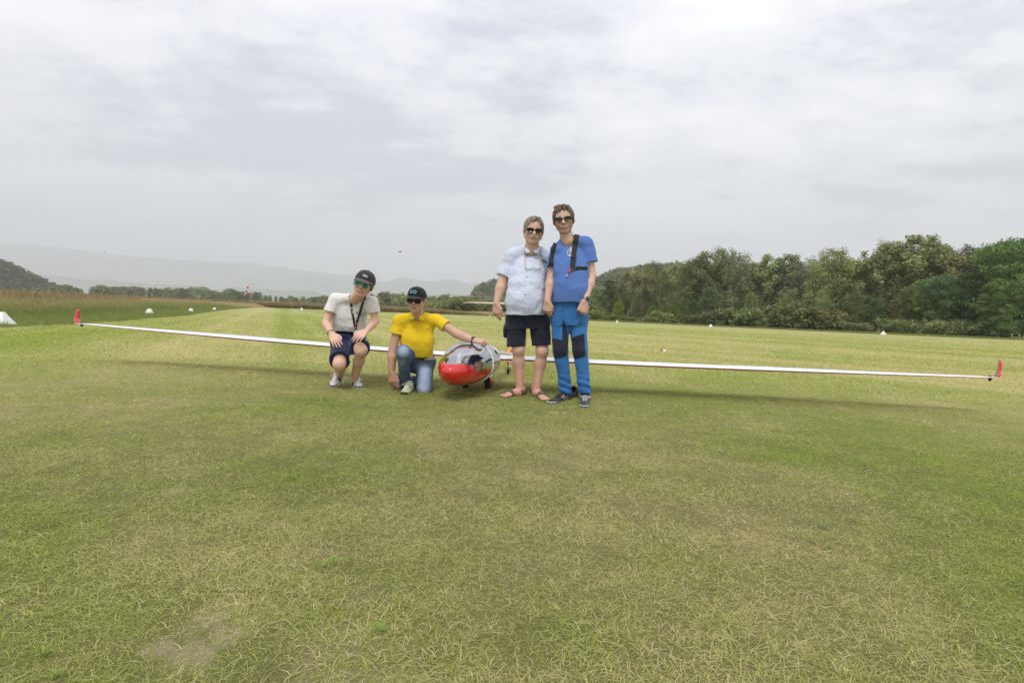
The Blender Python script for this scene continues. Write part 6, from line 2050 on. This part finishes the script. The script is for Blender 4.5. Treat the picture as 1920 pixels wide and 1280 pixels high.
def shell(name, x0, x1, n, side, mat_f, parent, na=28, off=0.0, canopy=False):
    """side: fuselage wall outside the opening, or the canopy inside it"""
    V = []; F = []; fm = []
    xs_ = x0 + (x1 - x0) * (np.linspace(0, 1, n) ** (1.6 if x0 < XN + .01 else 1))
    for x in xs_:
        a = sill(x)
        rng_ = np.linspace(-a, a, na + 1) if canopy else np.linspace(a, 2 * math.pi - a, na + 1)
        V += [fus(x, t, off) for t in rng_]
    for i in range(n - 1):
        for k in range(na): F.append((i * (na + 1) + k, i * (na + 1) + k + 1, (i + 1) * (na + 1) + k + 1, (i + 1) * (na + 1) + k))
    return obj(name, raw_mesh(name, V, np.array(F), mat_f), parent)
nose = shell('nose', XN, X_RING, 70, 'wall', P_RD, glider, 56)
# middle and rear fuselage: white with orange belly, boundary built as two shells
def split_shell(name, x0, x1, n, th_f, upper, mat, parent, na=30, opening=True):
    V = []; F = []
    for x in np.linspace(x0, x1, n):
        a = sill(x) if opening else 0; tb = th_f(x)
        if upper: r1 = list(np.linspace(a, tb, na // 2 + 1)); r2 = list(np.linspace(2 * math.pi - tb, 2 * math.pi - a, na // 2 + 1)); V += [fus(x, t) for t in r1 + r2]; w = len(r1) + len(r2)
        else: r1 = list(np.linspace(tb, 2 * math.pi - tb, na + 1)); V += [fus(x, t) for t in r1]; w = len(r1)
    for i in range(n - 1):
        for k in range(w - 1):
            if upper and k == na // 2: continue
            F.append((i * w + k, i * w + k + 1, (i + 1) * w + k + 1, (i + 1) * w + k))
    return obj(name, raw_mesh(name, V, np.array(F), mat), parent)
belly = lambda x: math.radians(126 + 6 * min(1, max(0, (x - X_RING) / .3)) - 30 * min(1, max(0, (x - X_RING - .3) / 1.2)))
split_shell('fuselage_shell', X_RING, XN + 3.98, 110, belly, True, P_WH, glider)
split_shell('fuselage_belly', X_RING, XN + 3.98, 110, belly, False, P_OR, glider)
front_canopy = shell('front_canopy', XN + .053, X_RING - .001, 60, 'c', P_GL, glider, 40, .0005, True)
rear_canopy = shell('rear_canopy', X_REAR0, X_REAR1 - .001, 30, 'c', P_GL, glider, 36, .0005, True)
# white ring between nose section and fuselage
for (rx, w_, mt, nm) in ((X_RING + .006, .010, P_FR, 'canopy_ring'), (X_RING + .024, .004, P_BK, 'joint_gasket')):
    tube_obj(nm, [fus(rx, t, .002) for t in np.linspace(0, 2 * math.pi, 64, endpoint=False)], w_, mt, glider, 6, (0, 0, 0), True)
# canopy frames along the sill
for q in (-1, 1):
    tube_obj('canopy_sill', [fus(x, q * sill(x), .001) for x in np.linspace(X_REAR0, X_REAR1 - .004, 24)], .006, P_FR, glider, 6)
    tube_obj('side_stripe', [fus(x, q * math.radians(86 + 6 * (x - X_RING)), .0005) for x in np.linspace(X_RING + .03, X_RING + .34, 12)], [.016 * (1 - .35 * i / 11) for i in range(12)], P_BK, glider, 6, flat=(tuple(GSD), .22))
# glazing detail: vent window and catch
tube_obj('canopy_latch', [fus(X_RING + .20, math.radians(56), .004), fus(X_RING + .24, math.radians(66), .004)], .014, P_BK, glider, 6, flat=(tuple(GSD), .4))
# registration: outlined letters on the side
def side_pt(x, u_):   # u_ metres down the flank measured as angle
    z0, w, hu, hd = sec(x)
    return fus(x, math.radians(103) + u_ / .17, .002)
def side_letters(txt, x0, hgt, w, gap, mat):
    G_ = {'O': [[(0, .2), (0, .8), (.25, 1), (.75, 1), (1, .8), (1, .2), (.75, 0), (.25, 0), (0, .2)]],
          'P': [[(0, 0), (0, 1), (.8, 1), (1, .8), (1, .6), (.8, .45), (0, .45)]],
          'T': [[(0, 1), (1, 1)], [(.5, 1), (.5, 0)]], 'E': [[(1, 1), (0, 1), (0, 0), (1, 0)], [(0, .5), (.8, .5)]],
          '7': [[(0, 1), (1, 1), (.4, 0)]], '0': [[(0, .2), (0, .8), (.3, 1), (.7, 1), (1, .8), (1, .2), (.7, 0), (.3, 0), (0, .2)]]}
    x = x0
    for ch in txt:
        lt = empty('letter', (0, 0, 0), parent=glider)
        for st in G_[ch]:
            pts_ = [side_pt(x + a * w, hgt * (.5 - b)) for a, b in st]
            dense = []
            for p, q in zip(pts_[:-1], pts_[1:]): dense += [p, (p + q) / 2]
            tube_obj('stroke', dense + [pts_[-1]], .0028, P_BK, lt, 5, flat=(tuple(GSD), .3))
        x += w + gap
side_letters('OPTO', X_RING + .060, .055, .040, .014, P_BK)

# cockpit: tub, seats, instrument panels, dummy pilots with white harness
cock = empty('cockpit', (0, 0, 0), parent=glider)
GREY = simple('cockpit_grey', (.30, .30, .31), .7, nscale=40, namp=.2); DKC = cloth('dark_jacket', (.035, .032, .045), .2); BLU = cloth('blue_grey_trousers', (.11, .17, .22), .15)
TANI = simple('tan_interior', (.45, .33, .17), .6, nscale=12, namp=.25); HARN = cloth('white_harness', (.70, .70, .68), .05)
V = []; F = []; n = 30
for x in np.linspace(XN + .10, X_REAR1 - .03, n):
    a = max(sill(min(x, X_RING - .001)) if x < X_REAR0 else sill(x), .3)
    for t in np.linspace(a, 2 * math.pi - a, 13): V.append(fus(x, t, -.012) + np.array([0, 0, .006 if abs(math.cos(t)) < .3 else 0]))
for i in range(n - 1):
    for k in range(12): F.append((i * 13 + k, i * 13 + k + 1, (i + 1) * 13 + k + 1, (i + 1) * 13 + k))
obj('cockpit_tub', raw_mesh('cockpit_tub', V, F, GREY), cock)
def blob(name, prims, mat, parent, h_=.006, dis=None):
    lo = np.min([p[0] for p in prims], 0) - .02; hi = np.max([p[1] for p in prims], 0) + .02
    S = Field(lo, hi, h_)
    for p in prims: S.add(p, .012)
    if dis: S.disp(dis, .02)
    return fmesh(name, S, mat, parent)[0]
blob('instrument_panel', [cone(gl(XN + .26, -.06, .30), gl(XN + .26, .06, .30), .035, .035), cone(gl(XN + .24, 0, .25), gl(XN + .26, 0, .31), .03, .03)], simple('panel_black', (.025, .025, .03), .5), cock)
for x0, nm in ((XN + .46, 0), (XN + .92, 1)):
    pil = empty('pilot_figure', (0, 0, 0), parent=cock)
    sc3 = .9 if nm else 1.0
    blob('torso', [cone(gl(x0 + .02, 0, .22), gl(x0 + .12, 0, .34 if nm else .355), .080 * sc3, .085 * sc3), cone(gl(x0 + .10, -.10, .355), gl(x0 + .10, .10, .355), .042 * sc3, .042 * sc3),
                   cone(gl(x0 + .10, -.13, .35), gl(x0 - .04, -.15, .25), .034, .028), cone(gl(x0 + .10, .13, .35), gl(x0 - .04, .15, .25), .034, .028)], DKC, pil, dis=folds(14, .004, seed=4))
    if not nm: blob('legs', [cone(gl(x0 - .02, .06, .22), gl(x0 - .15, .085, .285), .048, .045), cone(gl(x0 - .15, .085, .285), gl(x0 - .24, .07, .20), .040, .03),
                  cone(gl(x0 - .02, -.06, .22), gl(x0 - .15, -.085, .285), .048, .045), cone(gl(x0 - .15, -.085, .285), gl(x0 - .24, -.07, .20), .040, .03)], BLU, pil, dis=folds(14, .003, seed=6))
    for q in (-1, 1):
        tube_obj('harness_strap', [gl(x0 + .10, q * .055, .405), gl(x0 + .04, q * .052, .405 if nm else .395), gl(x0 - .02, q * .040, .345), gl(x0 - .045, q * .02, .27)], .018, HARN, pil, 6, flat=(tuple(-GAX), .3))
    blob('seat_back', [cone(gl(x0 + .20, -.08, .26), gl(x0 + .20, .08, .26), .05, .05), cone(gl(x0 + .22, -.06, .40), gl(x0 + .22, .06, .40), .028, .028)], TANI if nm == 0 else GREY, cock)
tube_obj('side_rail', [fus(x, -sill(min(x, X_RING - .002)) * .96, -.02) for x in np.linspace(XN + .30, X_RING - .03, 10)], .014, TANI, cock, 6)

# wings -----------------------------------------------------------------
def wing(side, tip, root_in):
    """side +1 picture's right; tip = local point of the wing tip leading edge"""
    w = empty('wing', (0, 0, 0), parent=glider)
    r0 = root_in; tip = np.asarray(tip, float)
    span = tip - r0
    N = 60
    prof = [(.012, .022), (.05, .042), (.12, .064), (.25, .082), (.4, .083), (.6, .064), (.8, .034), (1, .002)]
    low = [(.8, -.006), (.6, -.014), (.4, -.024), (.25, -.030), (.12, -.028), (.05, -.020), (.012, -.010), (0, .004)]
    nU, nL = len(prof), len(low)
    up_, lo_ = [], []
    for i in range(N + 1):
        t = i / N
        ch = (.425 * (1 - .22 * t) if t < .55 else .425 * (1 - .22 * .55) * (1 - .52 * ((t - .55) / .45) ** 1.3)) * (1.0)
        if t > .94: ch *= 1 - .42 * ((t - .94) / .06) ** 1.5
        p = r0 + span * t + np.array([0, 0, 1]) * (.06 * t * t - .06 * t)       # gentle bend
        p = p + GAX * (-.30 * ch + .30 * .425 * 1.0) * 0
        th = 1.0 if t < .6 else 1 - .25 * (t - .6) / .4
        tw = .012 * (1 - t)
        up_.append([p + GAX * (a * ch) + np.array([0, 0, 1]) * (b * ch * th * 1.05 + tw * (1 - a) * 0) for a, b in prof])
        lo_.append([p + GAX * (a * ch) + np.array([0, 0, 1]) * (b * ch * th) for a, b in [(1, .002)] + low + [(.012, .022)]])
    def sheet(name, rows, mat):
        V = [q for r in rows for q in r]; k = len(rows[0]); F = []
        for i in range(len(rows) - 1):
            for j_ in range(k - 1): F.append((i * k + j_, i * k + j_ + 1, (i + 1) * k + j_ + 1, (i + 1) * k + j_))
        return obj(name, raw_mesh(name, V, np.array(F), mat), w)
    sheet('upper_surface', up_, P_WH); sheet('lower_surface', lo_, P_DR)
    # aileron and flap gaps
    for a0, a1 in ((.06, .34), (.35, .60), (.61, .97)):
        ii = range(int(a0 * N), int(a1 * N) + 1)
        pts_ = [up_[i][6] * .6 + up_[i][5] * .4 + np.array([0, 0, .0008]) for i in ii]
        tube_obj('hinge_line', pts_, .0016, simple('gap_grey', (.25, .25, .25), .6) if 'gap_grey' not in bpy.data.materials else bpy.data.materials['gap_grey'], w, 4)
    # airbrake slot
    # winglet, swept back
    tp = up_[-1][0]; ch = np.linalg.norm(up_[-1][7] - up_[-1][0])
    V = []; F = []; out_ = nrm(span * np.array([1, 1, 0]))
    pr = [(0, 0), (.1, .05), (.3, .065), (.6, .045), (1, 0), (.6, -.045), (.3, -.065), (.1, -.05)]
    for i in range(9):
        t = i / 8; c_ = .078 * (1.0 - .30 * t); sweep = .070 * t
        o_ = .045 * (1 - math.exp(-t * 5)) * 1.0 + .015 * t; z_ = .165 * t
        base_ = tp + GAX * (sweep + .015) + out_ * o_ + np.array([0, 0, z_])
        for a, b in pr: V.append(base_ + GAX * (a * c_) + out_ * (b * c_ * 2.0) + np.array([0, 0, 0]))
    for i in range(8):
        for k in range(8): F.append((i * 8 + k, i * 8 + (k + 1) % 8, (i + 1) * 8 + (k + 1) % 8, (i + 1) * 8 + k))
    F.append(tuple(range(64, 72))); F.append(tuple(reversed(range(8))))
    obj('winglet', raw_mesh('winglet', V, F, P_RD, True), w)
    # tip skid
    c0 = tp + GAX * (ch * .45) - out_ * .055
    blob('tip_skid', [cone(c0 + (0, 0, -.004), c0 + (0, 0, -.028), .020, .012)], simple('skid_rubber', (.03, .015, .015), .7) if 'skid_rubber' not in bpy.data.materials else bpy.data.materials['skid_rubber'], w, .004)
    return up_
def loc_at(px, py, Y): return at(px, py, Y) - GP
X_W = -.12
rootR = gl(X_W, .115, .318); rootL = gl(X_W, -.115, .318)
tipR = loc_at(1874, 707.5, 5.42); tipL = loc_at(139, 605.5, 6.80)
wr = wing(1, tipR, rootR); wl_ = wing(-1, tipL, rootL)
# wing root fairings
for q, root in ((1, rootR), (-1, rootL)):
    blob('wing_fairing', [cone(gl(X_W + .06, q * .05, .328), gl(X_W + .07, q * .17, .332), .050, .022, ((0, 0, 1), .7)), cone(gl(X_W + .22, q * .03, .325), gl(X_W + .22, q * .16, .334), .055, .022, ((0, 0, 1), .6))], P_WH, glider, .006)

# fin, rudder, tailplane --------------------------------------------------
def slab(name, sections, mat, parent, thick_dir, tk=.08):
    """tapered aerofoil slab; sections: (leading edge point, chord, thickness factor)"""
    pr = [(0, 0), (.06, .35), (.25, .5), (.6, .34), (1, .02), (.6, -.34), (.25, -.5), (.06, -.35)]
    V = []; F = []
    td = nrm(thick_dir)
    for p, c, k in sections:
        for a, b in pr: V.append(np.asarray(p) + GAX * (a * c) + td * (b * c * tk * k * 2))
    for i in range(len(sections) - 1):
        for k in range(8): F.append((i * 8 + k, i * 8 + (k + 1) % 8, (i + 1) * 8 + (k + 1) % 8, (i + 1) * 8 + k))
    F.append(tuple(reversed(range(8)))); e_ = (len(sections) - 1) * 8; F.append(tuple(range(e_, e_ + 8)))
    return obj(name, raw_mesh(name, V, F, mat), parent)
XT = XN + 3.30
ZT = .905
slab('fin', [(gl(XN + 2.36, 0, .235), 1.32, .6), (gl(XN + 2.80, 0, .38), .90, .9), (gl(XN + 3.18, 0, .62), .58, 1.2), (gl(XN + 3.50, 0, ZT), .30, 1.6)], P_OR, glider, GSD, .05)
slab('rudder', [(gl(XN + 3.70, 0, .20), .26, .35), (gl(XN + 3.765, 0, .58), .19, .35), (gl(XN + 3.80, 0, ZT - .02), .13, .35)], P_OR, glider, GSD, .075)
tp_ = empty('tailplane', (0, 0, 0), parent=glider)
HS = .95
slab('stabiliser', [(gl(XT + .34, -HS, ZT + .03), .12, .6), (gl(XT + .27, -HS * .8, ZT + .03), .19, .8), (gl(XT + .16, 0, ZT + .03), .30, .8), (gl(XT + .27, HS * .8, ZT + .03), .19, .8), (gl(XT + .34, HS, ZT + .03), .12, .6)], P_WH, tp_, (0, 0, 1), .07)
slab('stabiliser_underside', [(gl(XT + .335, -HS * .99, ZT + .025), .12, .5), (gl(XT + .264, -HS * .8, ZT + .025), .19, .6), (gl(XT + .156, 0, ZT + .025), .29, .6), (gl(XT + .264, HS * .8, ZT + .025), .19, .6), (gl(XT + .335, HS * .99, ZT + .025), .12, .5)], P_RD, tp_, (0, 0, 1), .05)
slab('elevator_underside', [(gl(XT + .345, -HS * .97, ZT + .021), .10, .3), (gl(XT + .28, -HS * .8, ZT + .021), .17, .35), (gl(XT + .17, 0, ZT + .021), .28, .35), (gl(XT + .28, HS * .8, ZT + .021), .17, .35), (gl(XT + .345, HS * .97, ZT + .021), .10, .3)], P_OR, tp_, (0, 0, 1), .05)
# undercarriage -----------------------------------------------------------
RUB = simple('tyre_rubber', (.018, .018, .018), .85, nscale=60, namp=.4); HUB = simple('alloy_hub', (.35, .35, .36), .35, .9)
def wheel(c, r, w_, name='wheel'):
    e_ = empty(name, (0, 0, 0), parent=glider)
    c = np.asarray(c)
    pts_ = [c + r * .72 * (math.cos(t) * GAX + math.sin(t) * np.array([0, 0, 1])) for t in np.linspace(0, 2 * math.pi, 28, endpoint=False)]
    tube_obj('tyre', pts_, r * .30, RUB, e_, 10, closed=True, flat=(tuple(GSD), w_ / (r * .6)))
    tube_obj('rim', [c - GSD * w_ * .35, c + GSD * w_ * .35], r * .5, HUB, e_, 20)
    return e_
wheel(gl(-.17, -.120, .070), .070, .055, 'main_wheel')
wheel(gl(-.17, .120, .070), .070, .055, 'main_wheel')
for q in (-1, 1): tube_obj('wheel_leg', [gl(-.17, q * .05, .16), gl(-.17, q * .085, .072)], .012, P_BK, glider, 6)
slab('gear_door', [(gl(-.24, .140, .175), .24, .35), (gl(-.22, .165, .045), .20, .35)], P_OR, glider, GSD, .06)
slab('gear_door', [(gl(-.04, -.075, .165), .14, .35), (gl(-.02, -.080, .085), .12, .35)], P_OR, glider, GSD, .06)
# tail wheel assembly under the rear fuselage
tw = empty('tail_wheel_leg', (0, 0, 0), parent=glider)
tb = GP * 0 + (at(953, 690, 7.35) - GP); tb[2] = 0
CHR = simple('chrome', (.82, .83, .86), .08, 1.0)
tube_obj('leg', [tb + (0, 0, .20), tb + (0, 0, .075)], .012, CHR, tw, 8)
for q in (-1, 1): tube_obj('fork', [tb + (0, 0, .135), tb + GSD * q * .030 + (0, 0, .120), tb + GSD * q * .032 + (0, 0, .05)], .009, CHR, tw, 8)
pts_ = [tb + .034 * (math.cos(t) * GAX + math.sin(t) * np.array([0, 0, 1])) + (0, 0, .046) for t in np.linspace(0, 2 * math.pi, 20, endpoint=False)]
tube_obj('tyre', pts_, .012, RUB, tw, 8, closed=True)
slab('leg_fairing', [(tb - GAX * .10 + (0, 0, .175), .30, .9), (tb - GAX * .04 + (0, 0, .125), .18, .7)], P_OR, tw, GSD, .08)
print('glider', round(time.time() - T0, 1))
# ================================================================== SMALL THINGS ON THE FIELD
MK = simple('marker_white_plastic', (.78, .78, .76), .5, nscale=8, namp=.12)
MKD = simple('marker_dirt_edge', (.42, .40, .34), .8, nscale=20, namp=.3)
def marker(px, py, hgt, wid, label, rz=0.0, top=.42, red=False):
    p = ground(px, py)
    r = empty('field_marker', p, rz); tag(r, label, 'marker', 'white markers bordering the strip')
    V = []; F = []
    rings = [(0, 1.0, 1.0), (.04, .99, .99), (.5, 1 - (1 - top) * .52, .62), (.52, 1 - (1 - top) * .56, .60), (.96, top + .03, .28), (1.0, top - .02, .24)]
    n = 16
    for z, a, b in rings:
        for k in range(n):
            t = 2 * math.pi * (k + .5) / n
            cx_, cy_ = math.copysign(abs(math.cos(t)) ** .45, math.cos(t)), math.copysign(abs(math.sin(t)) ** .45, math.sin(t))
            V.append((cx_ * wid / 2 * a, cy_ * wid * .40 * b, z * hgt))
    for i in range(len(rings) - 1):
        for k in range(n): F.append((i * n + k, i * n + (k + 1) % n, (i + 1) * n + (k + 1) % n, (i + 1) * n + k))
    F.append(tuple(range((len(rings) - 1) * n, len(rings) * n)))
    obj('marker_body', raw_mesh('marker_body', V, F, MK, False), r)
    V = [(x * 1.03, y * 1.03, z * .7 - .002) for x, y, z in V[:2 * n]]
    F = [(k, (k + 1) % n, n + (k + 1) % n, n + k) for k in range(n)]
    obj('base_rim', raw_mesh('base_rim', V, F, MKD, False), r)
    return r
marker(-9, 607, .31, .76, 'large white trapezoid marker in tall grass at the left edge of the photo', .1, .55)
marker(280, 588.5, .27, .42, 'white marker in the grass border right of the red left winglet', .2, .36)
marker(358, 585, .25, .34, 'rounded white marker where the grass border narrows', -.1, .5)
marker(402, 582, .24, .32, 'white marker at the tip of the grass border near the windsock', 0, .5)
marker(331, 574, .62, .40, 'tiny white marker standing in the meadow before the tree row', 0, .5)
marker(95, 562.5, .55, .40, 'tiny white marker far out in the meadow below the wooded hill', 0, .5)
marker(565.5, 581, .30, .32, 'tiny white marker at the far end of the strip beside the crouching young man', 0, .5)
marker(918.5, 593, .22, .24, 'tiny white marker on the far side of the strip behind the canopy', 0, .5)
marker(1157, 604.5, .30, .30, 'small white marker below the yellowing tree by the forest', 0, .35)
marker(1332.5, 612.5, .32, .42, 'white triangular marker below the dense grey green tree', 0, .12)
marker(1656, 627.2, .36, .48, 'white triangular marker on the right, nearest to the dark front trees', 0, .10)

# windsock
wp = at(470, 571, 178.0); Zt = at(471.5, 532.5, 178.0)[2]
ws = empty('windsock', (wp[0], wp[1], 0)); tag(ws, 'red and white striped windsock hanging limp from a thin pole', 'windsock')
PG = simple('galvanised_pole', (.45, .46, .47), .5, .3)
tube_obj('pole', [(0, 0, 0), (0, 0, Zt)], .10, PG, ws, 8)
tube_obj('pole_base', [(0, 0, 0), (0, 0, 1.35)], .22, MK, ws, 10)
tube_obj('cross_arm', [(-.75, 0, Zt - .05), (.75, 0, Zt - .05)], .05, PG, ws, 6)
tube_obj('lamp', [(.75, 0, Zt - .02), (.75, 0, Zt + .22)], .13, simple('lamp_brown', (.25, .22, .12), .5), ws, 8)
a = np.array([-.95, 0, Zt - .85]); b = np.array([-1.95, -.1, Zt - 3.9])
SR = simple('sock_red', (.70, .05, .04), .8, nscale=3); SW = simple('sock_white', (.75, .74, .72), .8, nscale=3)
for i in range(5):
    p0, p1 = a + (b - a) * i / 5, a + (b - a) * (i + 1) / 5
    r0, r1 = .32 - .10 * i / 5, .32 - .10 * (i + 1) / 5
    m_ = (p0 + p1) / 2 + np.array([.04 * (-1) ** i, 0, 0])
    tube_obj('sock_band', [p0, m_, p1], [r0, (r0 + r1) / 2 * .92, r1], SR if i % 2 == 0 else SW, ws, 12)
tube_obj('sock_line', [(-.72, 0, Zt - .05), tuple(a + (.35, 0, 0)), ], .02, PG, ws, 4)

# model aircraft in the air
ap = at(750.3, 471.8, 95.0)
ac = empty('model_aircraft', ap, .5); tag(ac, 'tiny red model aircraft flying low in the sky above the crouching men', 'aircraft')
RB = simple('aircraft_red', (.45, .03, .03), .4); GW = simple('aircraft_pale', (.55, .55, .57), .5)
tube_obj('fuselage', [(0, -.42, 0), (0, -.3, .02), (0, .1, .02), (0, .62, .05)], [.05, .12, .11, .03], RB, ac, 10)
tube_obj('wing', [(-.95, -.05, .16), (0, -.05, .10), (.95, -.05, .16)], [.05, .10, .05], GW, ac, 8, flat=((0, 0, 1), .14))
tube_obj('tailplane', [(-.28, .58, .06), (.28, .58, .06)], .06, GW, ac, 8, flat=((0, 0, 1), .15))
tube_obj('fin', [(0, .58, .05), (0, .64, .28)], .06, RB, ac, 8, flat=((1, 0, 0), .15))
for q in (-1, 1): tube_obj('undercarriage', [(0, -.15, -.05), (q * .16, -.15, -.24)], .018, GW, ac, 6)
bp = at(196.5, 472.5, 120.0)
bd_ = empty('bird', bp); tag(bd_, 'tiny dark bird far off in the sky above the wooded hill', 'bird')
BD = simple('bird_dark', (.05, .05, .055), .8)
tube_obj('bird_body', [(-.05, -.16, 0), (0, 0, .01), (.02, .2, .03)], [.02, .06, .015], BD, bd_, 8)
for q in (-1, 1): tube_obj('wing', [(0, 0, .02), (q * .14, -.02, .09), (q * .30, .05, .05)], [.05, .045, .01], BD, bd_, 6, flat=((0, 0, 1), .2))

# crumpled red and white wrapper on the far lawn
wp_ = ground(1242, 659)
V = []; F = []; rg = random.Random(5)
for i in range(7):
    for k in range(4):
        V.append((-.075 + .025 * i, -.03 + .02 * k + rg.uniform(-.006, .006), .035 + .022 * math.sin(i * 1.1 + k * .8) + rg.uniform(-.008, .008)))
for i in range(6):
    for k in range(3): F.append((i * 4 + k, i * 4 + k + 1, (i + 1) * 4 + k + 1, (i + 1) * 4 + k))
wr_me = raw_mesh('wrapper', V, np.array(F), [simple('wrapper_red', (.62, .10, .09), .5), simple('wrapper_white', (.8, .8, .82), .5)], False, fmat=[0 if f[0] // 4 < 3 else 1 for f in F])
wo = obj('wrapper', wr_me, None, tuple(wp_)); wo.rotation_euler = (0, .15, -.35); tag(wo, 'crumpled red and white wrapper lying on the mown lawn behind the right wing', 'wrapper')
md = wo.modifiers.new('thick', 'SOLIDIFY'); md.thickness = .002
# wooden stake in the meadow
sp_ = ground(74, 581)
st = obj('stake', raw_mesh('stake', [(-.045, -.045, 0), (.045, -.045, 0), (.045, .045, 0), (-.045, .045, 0), (-.055, -.04, .52), (.035, -.04, .55), (.035, .05, .50), (-.055, .05, .49)],
     [(3, 2, 1, 0), (4, 5, 6, 7), (0, 1, 5, 4), (1, 2, 6, 5), (2, 3, 7, 6), (3, 0, 4, 7)], simple('weathered_wood', (.10, .065, .045), .9, nscale=15, namp=.4), False), None, tuple(sp_))
tag(st, 'short dark wooden stake among the meadow weeds below the wooded hill', 'stake')
# broad leaved weeds in the lawn
def weed_mesh(seed):
    rg = random.Random(seed); V = []; F = []; hue = []; bl = []
    for i in range(9):
        a = i * 2.4 + rg.uniform(-.3, .3); L = rg.uniform(.014, .030); w = L * .26
        d = np.array([math.cos(a), math.sin(a), 0]); s_ = np.array([-math.sin(a), math.cos(a), 0])
        b = len(V)
        for q, ww, z in ((0.05, .3, .004), (.35, .9, .010), (.7, 1.0, .014), (1.0, .1, .010)):
            V += [d * L * q - s_ * w / 2 * ww + (0, 0, z), d * L * q + s_ * w / 2 * ww + (0, 0, z)]
        F += [(b + 2 * k, b + 2 * k + 1, b + 2 * k + 3, b + 2 * k + 2) for k in range(3)]
        hue += [rg.random()] * 8; bl += [.9] * 8
    return raw_mesh('weed_leaf', V, np.array(F), MAT_WEED, False, {'hue': hue, 'bl': bl})
MAT_WEED = blade_mat('weed_leaf', (0.16, 0.25, 0.04), (0.34, 0.44, 0.10), (0.2, 0.25, 0.05), (0.3, 0.4, 0.1)) if 'blade_mat' in globals() else BLACKP
if 'scatter' in globals():
    P = []
    for (px, py, n, r) in ((195, 845, 10, .18), (610, 1060, 4, .06), (470, 770, 8, .25), (1550, 985, 4, .10), (1490, 1010, 4, .10), (60, 1240, 3, .10), (700, 900, 5, .2), (1850, 700, 3, .3), (30, 690, 14, .6), (260, 660, 10, .8), (1700, 900, 5, .2), (880, 850, 5, .2)):
        g_ = ground(px, py)
        for _ in range(n): P.append((g_[0] + random.gauss(0, r), g_[1] + random.gauss(0, r), .012))
    for _ in range(30):
        y = random.uniform(1.3, 9); P.append((random.uniform(-.95, .95) * y, y, .010))
    P = np.array(P)
    scatter('lawn_weeds', P, nrg.random(len(P)) * 6.28, .45 + .6 * nrg.random(len(P)), np.zeros(len(P)), [weed_mesh(s_) for s_ in (1, 2, 3)], 'small bright broad leaved weeds sprinkled in the lawn', 'weeds')
print('small', round(time.time() - T0, 1))
